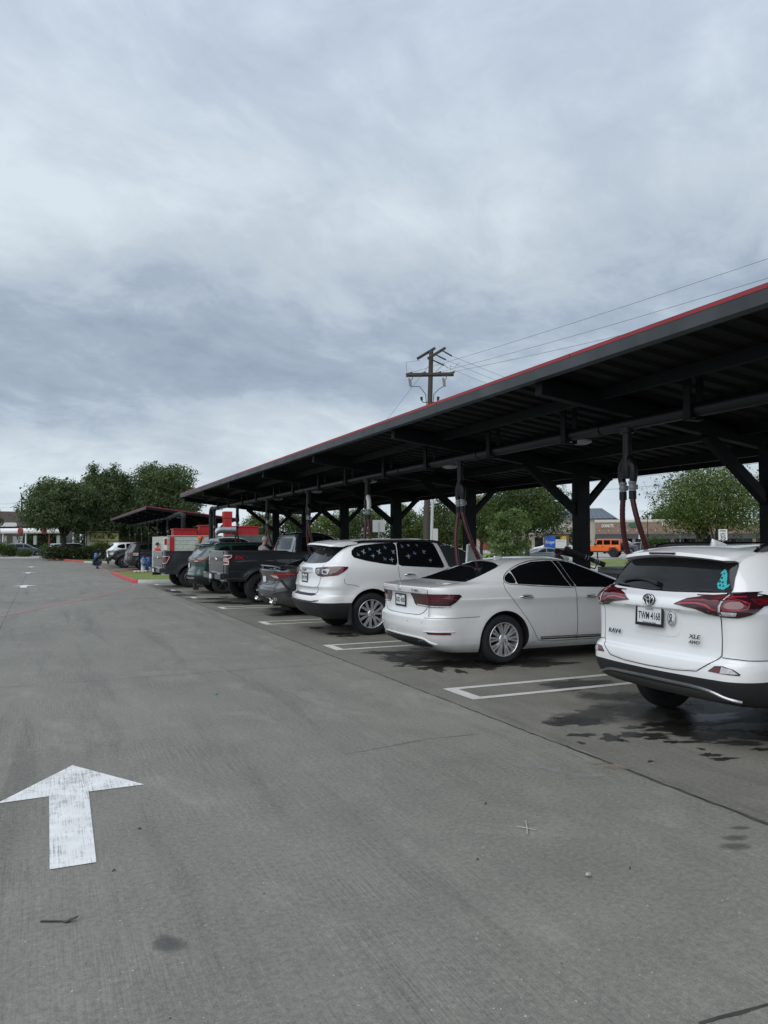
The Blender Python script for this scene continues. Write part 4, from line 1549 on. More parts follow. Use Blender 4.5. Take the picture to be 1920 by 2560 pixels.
    c.text('badge_lettering', 'XLE', .050, (.074, -.455, .893), width=.125, shear=.25, depth=.006, m=M_gloss)
    c.text('badge_lettering', 'AWD', .038, (.074, -.452, .846), width=.115, shear=.25, depth=.006, m=M_gloss)
    c.wheels((ax, ax + 2.66), .36, .36, .225, .225, .895, style='five', rim=M_darkalloy)
    mb = MB()
    mb.tube([(.30, -.50, .40), (.42, -.50, .39), (.8, -.42, .38)], .03, 12)
    mb.tube([(1.0, -.75, .36), (1.0, .75, .36)], .05, 10)
    c.part('exhaust', mb, M_darkalloy)
    c.tag('white hatchback SUV cut by the right edge, teal cat sticker on its rear window', 'SUV', 'white cars parked at the vacuums')
    return c


# ------------------------------------------------------------------ white sedan in the middle
def sedan_white():
    c = Car('parked_sedan', (4.60, 9.70, 0))
    hw = .935
    keys = [(.185, .34, 4.85, .80, .12, .3, .22), (.24, .20, 4.95, .86, .13, .32, .24), (.31, .09, 5.02, .905, .14, .34, .25), (.42, .03, 5.06, .930, .15, .36, .26), (.55, .0, 5.08, .938, .15, .36, .26), (.645, .0, 5.07, .938, .15, .36, .26),
            (.675, .018, 5.06, .936, .15, .36, .26), (.70, .055, 5.05, .936, .14, .36, .26), (.80, .072, 5.0, .934, .13, .36, .26), (.895, .075, 4.8, .942, .12, .36, .26), (.905, .075, 4.78, .943, .12, .36, .26), (.918, .073, 4.7, .936, .12, .36, .26), (.955, .062, 4.5, .929, .12, .36, .26), (1.00, .045, 4.2, .922, .12, .36, .26),
            (1.045, .030, 3.9, .910, .12, .38, .27), (1.062, .028, 3.80, .902, .12, .39, .27), (1.070, .034, 3.74, .895, .12, .40, .27), (1.078, .075, 3.68, .886, .12, .42, .28), (1.098, .26, 3.6, .868, .12, .42, .28), (1.112, .48, 3.55, .856, .12, .42, .27), (1.135, .655, 3.48, .838, .14, .50, .25),
            (1.17, .775, 3.38, .812, .16, .55, .23), (1.25, 1.00, 3.15, .757, .18, .60, .21), (1.33, 1.22, 2.92, .700, .20, .60, .20), (1.38, 1.37, 2.77, .655, .22, .58, .20), (1.42, 1.54, 2.64, .595, .22, .5, .22), (1.448, 1.74, 2.54, .50, .2, .4, .24),
            (1.465, 1.95, 2.46, .36, .15, .2, .2), (1.474, 2.15, 2.36, .06, .05, .05, .04)]
    ax = 1.20
    c.sh = Shell(keys, rings=100, arches=[(ax, .345, .40), (ax + 2.97, .345, .40)], flare=.012, taper=(.035, .07), bands=())
    c.body([(9, 'body', P_pearl)], [(ax, .350, .392, hw), (ax + 2.97, .350, .392, hw)])
    # dark lower valance and exhaust tips
    c.patch('valance', 'R', [(-.60, .375), (.60, .375), (.70, .30), (.62, .255), (-.62, .255), (-.70, .30)], M_clad, off=.006, h=.05, rnd_=1)
    c.line('valance_lip', 'R', [(-.78, .315), (-.70, .345), (-.58, .392), (0, .40), (.58, .392), (.70, .345), (.78, .315)], .018, P_pearl, off=.005, thick=.010, rnd_=2)
    for sd in (-1, 1):
        e = c.patch('exhaust_tip', 'R', [(-.47, .355), (-.60, .355), (-.72, .315), (-.73, .285), (-.50, .285), (-.45, .31)], M_chrome, side=sd, off=.012, h=.04, rnd_=1)
        c.patch('exhaust_opening', 'R', [(-.49, .347), (-.60, .347), (-.705, .31), (-.71, .292), (-.51, .292), (-.47, .312)], M_gap, side=sd, off=.0135, h=.04, rnd_=1, parent=e)
        rf = c.patch('reflector', 'D', [('r', .700, .478), ('s', .36, .478), ('s', .37, .448), ('r', .72, .450)], M_lens, side=sd, off=.006, h=.03)
        c.line('reflector_crease', 'D', [('r', .64, .487), ('r', .78, .486), ('s', .42, .486)], .010, P_pearl, side=sd, off=.006, thick=.006)
        # lamps, wrapping on to the wing
        lamp = c.patch('taillight', 'D', [('r', .300, .978), ('r', .50, .982), ('r', .74, .985), ('s', .30, .985), ('s', .50, .978), ('s', .525, .955), ('s', .44, .885), ('s', .35, .822), ('s', .27, .806), ('r', .74, .806), ('r', .50, .815), ('r', .42, .818), ('r', .38, .845)], M_lensdark, side=sd, off=.008, h=.04)
        for zz, x0, x1 in ((.955, .33, .45), (.925, .345, .43), (.893, .36, .39), (.863, .39, .35)):
            c.line('light_guide', 'D', [('r', x0 + .02, zz), ('r', .70, zz + .004), ('s', .30, zz + .004), ('s', x1, zz)], .014, M_lens, side=sd, off=.0092, parent=lamp)
        c.patch('clear_strip', 'D', [('r', .43, .838), ('r', .74, .828), ('s', .37, .828), ('s', .35, .812), ('r', .74, .812), ('r', .45, .822)], M_lensclear, side=sd, off=.0095, h=.04, parent=lamp)
        c.line('lamp_split', 'R', [(-.70, .985), (-.70, .81)], .0055, M_gap, side=sd, off=.010, parent=lamp)
        # side glass
        c.patch('window', 'S', [(1.30, 1.115), (1.265, 1.150), (1.30, 1.20), (1.42, 1.265), (1.44, 1.10)], G_dark, side=sd, off=.004, rnd_=1, h=.04)
        d1 = c.patch('rear_door', 'S', [(1.225, 1.10), (1.22, 1.03), (1.34, .88), (1.56, .62), (1.665, .46), (1.72, .37), (1.80, .292), (2.41, .292), (2.395, 1.045), (1.9, 1.07)], P_pearl, side=sd, off=.0022, h=.035, rnd_=1, k=.12)
        w1 = c.patch('window', 'S', [(1.455, 1.098), (1.435, 1.275), (1.62, 1.345), (1.85, 1.395), (2.12, 1.408), (2.20, 1.408), (2.33, 1.045), (1.9, 1.068)], G_dark, side=sd, off=.0045, h=.04, parent=d1)
        d2_ = c.patch('front_door', 'S', [(2.425, 1.045), (2.44, .292), (3.42, .292), (3.50, .60), (3.50, .98), (3.42, 1.0)], P_pearl, side=sd, off=.0022, h=.035, rnd_=1, k=.08)
        w2 = c.patch('window', 'S', [(2.43, 1.040), (2.31, 1.408), (2.42, 1.40), (2.70, 1.345), (3.05, 1.215), (3.40, 1.035), (3.42, 1.0)], G_dark, side=sd, off=.0045, h=.04, parent=d2_)
        c.patch('pillar_trim', 'S', [(2.34, 1.045), (2.215, 1.408), (2.30, 1.408), (2.42, 1.042)], M_gloss, side=sd, off=.0045, h=.05)
        # bright surround of the side glass
        c.line('window_trim', 'S', [(2.4, 1.027), (1.9, 1.052), (1.44, 1.085), (1.30, 1.095), (1.245, 1.125), (1.25, 1.158), (1.30, 1.215), (1.42, 1.285), (1.62, 1.362), (1.85, 1.412), (2.15, 1.425), (2.42, 1.415), (2.72, 1.36)], .014, M_chrome, side=sd, off=.004, thick=.004, rnd_=1, h=.04)
        c.handle(1.55, .925, sd, M_chrome, .22, parent=d1); c.handle(2.66, .90, sd, M_chrome, .22, parent=d2_)
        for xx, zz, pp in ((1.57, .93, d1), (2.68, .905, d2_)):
            c.patch('handle_cup', 'S', [(xx + .10 * math.cos(k * .524), zz + .034 * math.sin(k * .524)) for k in range(12)], mat('pearl_cup_shade', (.50, .51, .515), .3, coat=1), side=sd, off=.0045, h=.04, parent=pp)  # shade in the handle cup is painted as a darker pearl
        c.line('sill_trim', 'S', [(1.79, .352), (2.41, .345), (3.44, .335)], .028, M_chrome, side=sd, off=.004, thick=.005)
        c.line('sill_trim', 'S', [(1.80, .325), (2.41, .318), (3.44, .310)], .024, M_clad, side=sd, off=.004, thick=.002)
        c.line('door_gap', 'S', [(1.235, 1.13), (1.215, 1.06), (1.22, 1.03), (1.335, .885), (1.555, .625), (1.66, .465), (1.715, .375), (1.79, .288), (2.42, .286), (3.42, .284)], .0055, M_gap, side=sd, rnd_=1, h=.02)
        c.line('door_gap', 'S', [(2.405, 1.05), (2.425, .70), (2.425, .286)], .0055, M_gap, side=sd, h=.03)
        c.line('bumper_seam', 'D', [('r', .66, .664), ('s', .45, .668), ('s', .72, .672), ('s', .80, .676)], .005, M_gap, side=sd)
        c.mirror(3.30, 1.06, .88, sd, P_pearl, .95)
        c.line('fuel_gap' if sd < 0 else 'gap', 'T', [(.64, -sd * -.66), (.30, -sd * -.74), (.12, -sd * -.735)], .006, M_gap, off=.003)
    # boot lid edges, chrome bar, badges
    boot = c.patch('boot_lid', 'R', [(-.70, 1.035), (-.665, .80), (-.56, .715), (-.45, .695), (.45, .695), (.56, .715), (.665, .80), (.70, 1.035)], P_pearl, off=.003, h=.04, rnd_=1, k=.1)
    c.line('boot_gap', 'R', [(-.71, 1.04), (-.672, .80), (-.565, .708), (-.45, .688), (.45, .688), (.565, .708), (.672, .80), (.71, 1.04)], .0055, M_gap, off=.0035, rnd_=1, parent=boot, h=.03)
    c.line('chrome_bar', 'R', [(-.66, .986), (-.3, .990), (.3, .990), (.66, .986)], .016, M_chrome, off=.006, thick=.010, parent=boot)
    c.patch('rear_window', 'T', [(.70, .655), (.66, .3), (.655, 0), (.66, -.3), (.70, -.655), (.82, -.66), (1.36, -.545), (1.42, -.3), (1.43, 0), (1.42, .3), (1.36, .545), (.82, .66)], G_dark, off=.005, h=.04, rnd_=1, k=.15)
    c.line('window_trim', 'T', [(.75, -.665), (1.08, -.61), (1.39, -.548)], .012, M_chrome, off=.005, thick=.003)
    c.line('window_trim', 'T', [(.75, .665), (1.08, .61), (1.39, .548)], .012, M_chrome, off=.005, thick=.003)
    c.plate(.055, .0, .870, 'KRD 4585', tilt=-.03, foot='')
    c.text('badge_lettering', 'LS 460', .050, (.040, -.47, 1.022), width=.19, depth=.005)
    T_ = frame((.030, 0, 1.038), (0, -1, 0), (.25, 0, 1))
    mb = MB()
    mb.tube([T_ @ Vector((.052 * math.cos(k * .2244), .036 * math.sin(k * .2244), .006)) for k in range(29)], .0055, 6, caps=False)
    mb.tube([T_ @ Vector(p) for p in ((.022, .026, .006), (-.012, -.012, .006), (-.010, -.018, .006), (.040, -.012, .006))], .0055, 6)
    c.part('emblem', mb, M_chrome)
    mb = MB()
    secs = []
    for t in [i / 6 for i in range(7)]:
        hh = .055 * (1 - t) ** .8
        secs.append([Vector((1.62 + .15 * t, y, 1.432 + .02 * t + z)) for (y, z) in ((-.025 * (1 - t * .8), 0), (-.006, hh * .85), (.006, hh * .85), (.025 * (1 - t * .8), 0))])
    vs, fs = loft(secs)
    mb.add(vs, fs, 0, True)
    c.part('fin_aerial', mb, P_pearl)
    for (o_, z) in ((-.30, .60), (-.62, .60), (.30, .60), (.62, .60)):
        c.patch('parking_sensor', 'R', [(o_ + .011 * math.cos(k * .785), z + .011 * math.sin(k * .785)) for k in range(8)], mat('sensor_ring', (.45, .46, .46), .4), off=.003, h=.05)
    c.wheels((ax, ax + 2.97), .345, .345, .235, .235, .905, style='ten', rim=M_chromewheel)
    c.tag('white saloon with chrome multi-spoke wheels, between the two white SUVs', 'car', 'white cars parked at the vacuums')
    return c


# ------------------------------------------------------------------ white SUV with bird decals
def bird(cx, cz, s_, a, flip=1):
    """small flying-dove outline"""
    pts = [(-.50, -.02), (-.24, .06), (-.16, .10), (-.12, .46), (.02, .58), (.06, .14), (.26, .08), (.46, .13), (.40, .02), (.22, -.07), (.12, -.08), (.20, -.34), (.06, -.30), (-.06, -.08), (-.30, -.08)]
    ca, sa = math.cos(a), math.sin(a)
    return [(cx + s_ * (flip * x * ca - y * sa), cz + s_ * (flip * x * sa + y * ca)) for x, y in pts]


def suv_birds():
    c = Car('parked_suv', (4.42, 13.58, 0))
    hw = .99
    keys = [(.30, .26, 4.90, .86, .12, .3, .24), (.36, .15, 5.02, .91, .13, .32, .25), (.44, .07, 5.10, .955, .14, .34, .26), (.54, .02, 5.14, .985, .15, .35, .27), (.60, .0, 5.15, .99, .15, .35, .27), (.66, .005, 5.15, .992, .15, .35, .27), (.712, .02, 5.14, .988, .15, .35, .27), (.735, .085, 5.13, .982, .14, .35, .27),
            (.82, .105, 5.1, .985, .13, .36, .28), (.885, .085, 5.08, .990, .13, .36, .28), (.93, .10, 5.05, .992, .13, .36, .28), (1.02, .115, 4.9, .99, .13, .38, .28), (1.13, .115, 4.5, .982, .13, .40, .29), (1.20, .125, 4.25, .968, .13, .42, .29), (1.26, .165, 4.0, .945, .14, .44, .28),
            (1.31, .215, 3.85, .918, .14, .46, .27), (1.45, .325, 3.5, .835, .15, .50, .25), (1.58, .43, 3.15, .752, .16, .52, .24), (1.645, .49, 2.95, .700, .17, .52, .24), (1.69, .58, 2.8, .635, .2, .5, .26), (1.72, .74, 2.7, .55, .22, .5, .3), (1.745, 1.05, 2.55, .42, .2, .4, .3), (1.758, 1.4, 2.4, .25, .2, .3, .2), (1.764, 1.7, 2.2, .06, .1, .1, .04)]
    ax = 1.06
    c.sh = Shell(keys, rings=92, arches=[(ax, .38, .46), (ax + 3.02, .38, .46)], flare=.018, taper=(.03, .06), bands=(.60,))
    low = lambda p: .60
    c.body([(low, 'lower_bumper', M_clad), (9, 'body', P_white)], [(ax, .39, .455, hw), (ax + 3.02, .39, .455, hw)])
    # bumper step pad, reflector lines
    c.patch('step_pad', 'R', [(-.56, .742), (-.50, .712), (.50, .712), (.56, .742), (.50, .748), (-.50, .748)], M_clad, off=.006, h=.05)
    c.line('bumper_strip', 'R', [(-.72, .628), (-.5, .612), (.5, .612), (.72, .628)], .018, M_clad, off=.004)
    gate = c.patch('tailgate', 'R', [(-.66, 1.23), (-.66, 1.0), (-.60, .80), (-.52, .752), (.52, .752), (.60, .80), (.66, 1.0), (.66, 1.23), (0, 1.25)], P_white, off=.003, h=.045, rnd_=1, k=.12)
    c.line('gate_gap', 'R', [(-.67, 1.27), (-.668, 1.0), (-.61, .80), (-.52, .745), (.52, .745), (.61, .80), (.668, 1.0), (.67, 1.27)], .0055, M_gap, off=.0036, parent=gate, rnd_=1)
    rw = c.patch('rear_window', 'R', [(-.70, 1.345), (-.62, 1.31), (0, 1.285), (.62, 1.31), (.70, 1.345), (.665, 1.60), (.62, 1.645), (-.62, 1.645), (-.665, 1.60)], G_dark, off=.006, h=.05, rnd_=1)
    for (y, z, a, m) in ((.22, 1.56, .5, M_bluedecal), (0, 1.57, -.4, M_whitedecal), (-.2, 1.55, .2, M_whitedecal), (-.36, 1.58, .9, M_bluedecal), (.35, 1.45, .3, M_bluedecal), (.1, 1.42, 1.2, M_bluedecal), (-.15, 1.40, -.3, M_whitedecal), (-.42, 1.44, .6, M_bluedecal), (.45, 1.37, .1, M_bluedecal)):
        c.patch('bird_decal', 'R', bird(y, z, .085, a), m, off=.0072, h=.03, parent=rw)
    mb = MB()
    pts = []
    for t in [i / 8 for i in range(9)]:
        lo, n = c.sh.hit((-4, .36 + .18 * t, 1.335 + .03 * t), (1, 0, 0))
        pts.append(lo + n * .02)
    mb.tube(pts, .014, 6)
    c.part('rear_wiper', mb, M_clad)
    # chrome bar with bow-tie, plate
    cb = c.patch('chrome_bar', 'R', [(-.36, 1.13), (.36, 1.13), (.36, 1.205), (.3, 1.215), (-.3, 1.215), (-.36, 1.205)], M_chrome, off=.018, h=.06)
    T_ = frame((.090, .04, 1.175), (0, -1, 0), (.0, 0, 1))
    mb = MB()
    bow = [(-.085, -.018), (-.030, -.018), (-.030, -.032), (.022, -.032), (.022, -.018), (.078, -.018), (.085, .018), (.030, .018), (.030, .032), (-.022, .032), (-.022, .018), (-.078, .018)]
    mb.prism(bow, .010, 0, T_)
    mb.build('emblem', M_gold, cb)
    c.plate(.10, .0, 1.03, 'HVV 9792', tilt=.0, foot='')
    c.line('gate_crease', 'R', [(-.62, .885), (-.4, .872), (.4, .872), (.62, .885)], .02, P_white, off=.004, thick=.012, rnd_=1)
    for sd in (-1, 1):
        lamp = c.patch('taillight', 'D', [('r', .455, 1.215), ('r', .49, 1.12), ('r', .58, 1.075), ('r', .76, 1.065), ('s', .40, 1.09), ('s', .50, 1.145), ('s', .60, 1.215), ('s', .61, 1.24), ('s', .45, 1.25), ('r', .70, 1.235)], M_lens, side=sd, off=.008, h=.04, rnd_=1, k=.12)
        c.patch('dark_bezel', 'D', [('r', .48, 1.205), ('r', .51, 1.12), ('r', .60, 1.085), ('r', .84, 1.085), ('s', .38, 1.14), ('s', .44, 1.21), ('r', .70, 1.222)], M_lensdark, side=sd, off=.0092, h=.04, parent=lamp)
        for o0, o1 in ((.52, .63), (.71, .85)):
            c.patch('clear_lens', 'D', [('r', o0, 1.19), ('r', o0 + .025, 1.115), ('r', o1 - .01, 1.105), ('r', o1, 1.20)], M_lensclear, side=sd, off=.0105, h=.04, parent=lamp, rnd_=1)
            c.patch('lens_core', 'D', [('r', o0 + .03, 1.175), ('r', o0 + .042, 1.13), ('r', o1 - .03, 1.122), ('r', o1 - .025, 1.18)], M_lensdark, side=sd, off=.0115, h=.04, parent=lamp, rnd_=1)
        c.patch('reflector', 'D', [('r', .60, .635), ('r', .78, .650), ('r', .78, .632), ('r', .60, .618)], M_lens, side=sd, off=.0055, h=.04)
        q = c.patch('quarter_window', 'S', [(.755, 1.405), (.725, 1.46), (.74, 1.525), (.82, 1.59), (.97, 1.628), (1.30, 1.66), (1.66, 1.675), (1.585, 1.255), (1.30, 1.29), (.98, 1.345)], G_dark, side=sd, off=.005, h=.05, rnd_=1, k=.12)
        d1 = c.patch('rear_door', 'S', [(1.605, 1.235), (1.62, 1.0), (1.70, .86), (1.80, .60), (1.84, .45), (2.64, .45), (2.62, 1.19)], P_white, side=sd, off=.0025, h=.05, rnd_=1, k=.08)
        w = c.patch('window', 'S', [(1.605, 1.25), (1.68, 1.675), (2.46, 1.68), (2.57, 1.195)], G_dark, side=sd, off=.005, h=.05, rnd_=1, k=.06, parent=d1)
        c.patch('door_pillar', 'S', [(2.585, 1.195), (2.475, 1.68), (2.53, 1.68), (2.64, 1.195)], P_white, side=sd, off=.006, h=.05)
        if sd > 0: d2_ = c.patch('front_door', 'S', [(2.66, 1.19), (2.66, .45), (3.70, .45), (3.78, 1.12)], P_white, side=sd, off=.0025, h=.05, rnd_=1, k=.08)
        else: d2_ = c.patch('door_opening', 'S', [(2.66, 1.19), (2.66, .48), (3.60, .48), (3.64, 1.19)], M_gap, side=sd, off=.0025, h=.05, rnd_=1, k=.08)  # open side: flat dark patch paints the shaded cabin
        c.patch('window' if sd > 0 else 'door_opening_upper', 'S', [(2.66, 1.20), (2.555, 1.675), (2.72, 1.66), (3.05, 1.55), (3.75, 1.14)], G_mid, side=sd, off=.005, h=.05, rnd_=1, k=.06, parent=d2_)  # open side: flat grey patch stands in for daylight through the cabin
        c.handle(1.82, 1.085, sd, M_chrome, .22, parent=d1)
        c.line('door_gap', 'S', [(1.595, 1.24), (1.61, 1.0), (1.69, .86), (1.79, .60)], .0055, M_gap, side=sd, rnd_=1)
        c.line('door_gap', 'S', [(2.65, 1.19), (2.65, .46)], .0055, M_gap, side=sd)
        c.line('bumper_seam', 'S', [(.52, 1.03), (.52, .96), (.56, .93), (.72, .915), (.80, .88)], .006, M_gap, side=sd, rnd_=1)
        if sd == -1:
            for (x, z, a, s_, m) in ((.85, 1.45, .3, .10, M_bluedecal), (.96, 1.50, -.5, .13, M_whitedecal), (1.10, 1.55, .6, .10, M_bluedecal), (1.14, 1.43, 1.3, .11, M_whitedecal), (1.27, 1.50, -.6, .14, M_whitedecal), (1.42, 1.58, .2, .10, M_bluedecal), (1.36, 1.37, .4, .11, M_bluedecal), (1.50, 1.36, 1.4, .13, M_whitedecal), (1.56, 1.50, -.9, .12, M_whitedecal)):
                c.patch('bird_decal', 'S', bird(x, z, s_ * .8, a), m, side=sd, off=.0066, h=.04, parent=q)
            for (x, z, a, s_, m) in ((1.78, 1.60, .3, .10, M_bluedecal), (1.92, 1.62, .9, .08, M_whitedecal), (2.0, 1.47, .1, .11, M_bluedecal), (1.86, 1.42, 1.4, .13, M_whitedecal), (2.2, 1.50, -1.2, .12, M_whitedecal), (2.3, 1.34, 1.3, .10, M_whitedecal), (2.1, 1.62, .4, .08, M_bluedecal)):
                c.patch('bird_decal', 'S', bird(x, z, s_ * .8, a), m, side=sd, off=.0066, h=.04, parent=w)
        mb = MB()
        rp = []
        for i in range(25):
            t = i / 24
            x = .62 + 2.05 * t
            lo, n = c.sh.hit((x, sd * .66, 5), (0, 0, -1))
            rp.append(Vector((x, sd * .655, lo.z + .028 * min(1, t / .1) ** .5 * min(1, (1 - t) / .06) ** .5)))
        mb.tube(rp, .026, 8)
        c.part('roof_rail', mb, M_gloss)
        c.mirror(3.65, 1.17, .92, sd, P_white, 1.1)
    spoiler(c, [(.235, 1.640), (.25, 1.672), (.40, 1.705), (.62, 1.728), (.80, 1.730), (.8, 1.69), (.52, 1.66), (.45, 1.63), (.33, 1.625)], .70, .15, .04, P_white)
    c.wheels((ax, ax + 3.02), .385, .385, .262, .26, .965, style='twin', rim=M_chromewheel)
    # mud flap behind the near wheel, open front door on the far side
    for sd in (-1, 1):
        mb = MB()
        mb.box(.60, .62, sd * .95 - .14, sd * .95 + .02, .22, .60)
        c.part('mud_flap', mb, M_clad)
    # near front door standing open
    mb = MB()
    Mt = Matrix.Translation((3.62, -.955, 0)) @ Matrix.Rotation(R(180 + 33), 4, 'Z')
    fm = Mt @ Matrix.Rotation(R(90), 4, 'X')
    mb.prism([(0, .45), (1.0, .45), (1.04, 1.17), (0, 1.17)], .09, 0, fm)
    od = c.part('front_door', mb, P_white)
    mb = MB()
    mb.prism([(.06, 1.17), (1.0, 1.17), (.96, 1.60), (.82, 1.62), (.66, 1.56)], .012, 0, fm @ Matrix.Translation((0, 0, .03)))
    mb.build('window', mat('daylight_toned_glass', (.34, .38, .38), .05, spec=.8), od)  # daylight through the pane is painted into its pale colour
    mb = MB()
    mb.tube([fm @ Vector((a_, b_, .04)) for a_, b_ in ((.0, 1.16), (.34, 1.38), (.66, 1.585), (.82, 1.645), (.97, 1.63), (1.03, 1.16))], .024, 8)
    mb.build('window_frame', P_white, od)
    c.tag('white SUV with pale bird decals on its dark windows', 'SUV', 'white cars parked at the vacuums')
    return c


suv_white()
sedan_white()
suv_birds()
# ================================================================== pickups, grey saloon, green SUV in the row
M_door_inside = mat('interior_trim', (.02, .021, .022), .7)


def pickup(X0, Yc, L, pnt, tyreR, lamp, label, rz=0.0, group=None, q=.8, full=True, bedcap=False, wheelrim=None, flare=.03):
    c = Car('pickup_truck', (X0, Yc, 0), rz)
    hw = .985
    k0 = [(.52, .22, 5.50, .93), (.60, .18, 5.72, .975), (.75, .165, 5.84, .992), (.95, .160, 5.86, 1.0), (1.10, .160, 5.82, .995), (1.20, .160, 5.62, .985), (1.27, .160, 4.9, .978), (1.30, .160, 4.3, .974), (1.33, .160, 2.6, .970), (1.37, .160, 2.14, .965), (1.385, .165, 2.12, .955)]
    keys = [(z + L, a, b, w, .03, .07, .07) for z, a, b, w in k0]
    ax, wb = 1.19, 3.68
    az = tyreR - .02
    c.sh = Shell(keys, rings=int(60 * q), q=q, arches=[(ax, az, .50), (ax + wb, az, .50)], flare=flare, taper=(.0, .04), fcorner=(.25, .2), fcrown=.15)
    lower = c.sh
    rail = 1.385 + L
    c.body([(9, 'body', pnt)], [(ax, az + .02, .475, hw), (ax + wb, az + .02, .475, hw)], well_w=.34, bed=(.27, 2.02, -.80, .80, .86 + L, 2.2))
    for sd in (-1, 1):
        c.line('arch_trim', 'S', [(ax + .492 * math.cos(a), az + .02 + .492 * math.sin(a)) for a in [R(-20 + 220 * i / 24) for i in range(25)]], .05, M_clad if lamp != 'plain' else pnt, side=sd, off=.006, thick=.014, h=.08)
        c.line('bed_seam', 'S', [(2.06, rail - .01), (2.06, .62 + L)], .016, M_gap, side=sd)
        c.line('bed_rail_cap', 'S', [(.20, rail - .016), (2.05, rail - .016)], .03, M_clad, side=sd, off=.006)
        if lamp != 'plain':
            c.line('side_crease', 'S', [(.30, .80 + L), (.66, .80 + L)], .012, M_alloy, side=sd, off=.003)
    if lamp != 'plain':
        tg = c.patch('tailgate', 'R', [(-.74, 1.355 + L), (.74, 1.355 + L), (.74, .70 + L), (-.74, .70 + L)], pnt, off=.008, h=.10, rnd_=1, k=.05)
        c.line('tailgate_panel', 'R', [(-.66, 1.14 + L), (.66, 1.14 + L)], .10, M_gloss, off=.012, parent=tg)
        c.line('gate_gap', 'R', [(-.75, 1.37 + L), (-.75, .69 + L), (.75, .69 + L), (.75, 1.37 + L)], .012, M_gap, off=.009, parent=tg)
        c.line('chrome_handle', 'R', [(-.10, 1.16 + L), (.10, 1.16 + L)], .06, M_chrome, off=.016, thick=.006, parent=tg)
        mb = MB()
        mb.lathe([(0, .02), (.10, .018), (.11, 0)], 20, 0, frame((.145, 0, 1.13 + L), (0, -1, 0), (0, 0, 1)) @ Matrix.Diagonal((1.3, .55, 1, 1)))
        mb.build('emblem', M_chrome, tg)
    for sd in (-1, 1):
        if lamp == 'bracket':
            lp = c.patch('taillight', 'D', [('r', .745, 1.275 + L), ('s', .36, 1.275 + L), ('s', .40, 1.235 + L), ('s', .33, 1.14 + L), ('s', .30, 1.10 + L), ('s', .30, .985 + L), ('r', .745, .985 + L)], M_lens, side=sd, off=.008, h=.05)
            c.line('light_tube', 'D', [('r', .77, 1.258 + L), ('s', .335, 1.258 + L), ('s', .335, 1.215 + L), ('s', .24, 1.155 + L), ('r', .78, 1.155 + L)], .026, M_whitelit, side=sd, off=.0095, parent=lp)
            c.line('light_tube', 'D', [('r', .78, 1.10 + L), ('s', .245, 1.10 + L), ('s', .245, 1.01 + L), ('r', .77, 1.005 + L)], .026, M_whitelit, side=sd, off=.0095, parent=lp)
            c.patch('reverse_lens', 'D', [('r', .77, 1.145 + L), ('s', .18, 1.145 + L), ('s', .18, 1.095 + L), ('r', .77, 1.095 + L)], M_whitelit, side=sd, off=.0092, parent=lp)
        elif lamp == 'taper':
            lp = c.patch('taillight', 'D', [('r', .745, 1.20 + L), ('s', .42, 1.215 + L), ('s', .46, 1.18 + L), ('s', .32, .92 + L), ('s', .28, .90 + L), ('r', .745, .93 + L)], M_lens, side=sd, off=.008, h=.05)
            c.line('light_tube', 'D', [('r', .77, 1.185 + L), ('s', .37, 1.192 + L), ('s', .385, 1.165 + L), ('s', .27, .95 + L), ('s', .24, .935 + L), ('r', .77, .95 + L)], .022, M_whitelit, side=sd, off=.0095, parent=lp)
            c.line('lamp_trim', 'D', [('s', .45, 1.22 + L), ('s', .475, 1.18 + L), ('s', .33, .90 + L), ('s', .25, .885 + L)], .016, M_chrome, side=sd, off=.006, parent=lp)
        elif lamp == 'plain':
            c.patch('headlight', 'F', [(.60, 1.02 + L), (.92, 1.05 + L), (.95, .93 + L), (.93, .86 + L), (.80, .90 + L), (.62, .92 + L)], M_lensclear, side=-sd, off=.006, h=.05)
            c.patch('headlight', 'S', [(5.55, 1.05 + L), (5.76, 1.03 + L), (5.80, .90 + L), (5.62, .93 + L)], M_lensclear, side=sd, off=.006, h=.05)
    if lamp != 'plain':
        # step bumper
        mb = MB()
        mb.box(.02, .17, -.97, .97, .58 + L, .76 + L, 0, .03)
        mb.box(.10, .62, -.985, -.93, .62 + L, .74 + L, 0, .015)
        mb.box(.10, .62, .93, .985, .62 + L, .74 + L, 0, .015)
        bp = c.part('rear_bumper', mb, pnt)
        mb = MB()
        mb.box(-.005, .03, -.55, .55, .735 + L, .765 + L, 0, .008)
        mb.box(.0, .03, -.30, .30, .60 + L, .72 + L, 0, .008)
        mb.build('bumper_step', M_clad, bp)
        mb = MB()
        mb.box(-.03, .30, -.06, .06, .48 + L, .57 + L)
        mb.build('tow_hitch', M_clad, bp)
        c.plate(-.008, 0, .66 + L, '', head='', foot='')
    else:
        mb = MB()
        mb.box(5.70, 5.94, -.96, .96, .50 + L, .72 + L, 0, .05)
        c.part('front_bumper', mb, M_clad)
        c.patch('grille', 'F', [(-.55, 1.10 + L), (.55, 1.10 + L), (.58, .78 + L), (-.58, .78 + L)], M_gloss, off=.01, h=.1)
        for xx in (-.3, .3):
            mb = MB()
            mb.tube([(5.98, xx, .45 + L), (6.02, xx, 1.12 + L)], .035, 8)
            c.part('push_bar', mb, M_clad)
        mb = MB()
        for zz in (.62, .85, 1.08): mb.tube([(6.0, -.45, zz + L), (6.0, .45, zz + L)], .03, 8)
        c.part('push_bar', mb, M_clad)
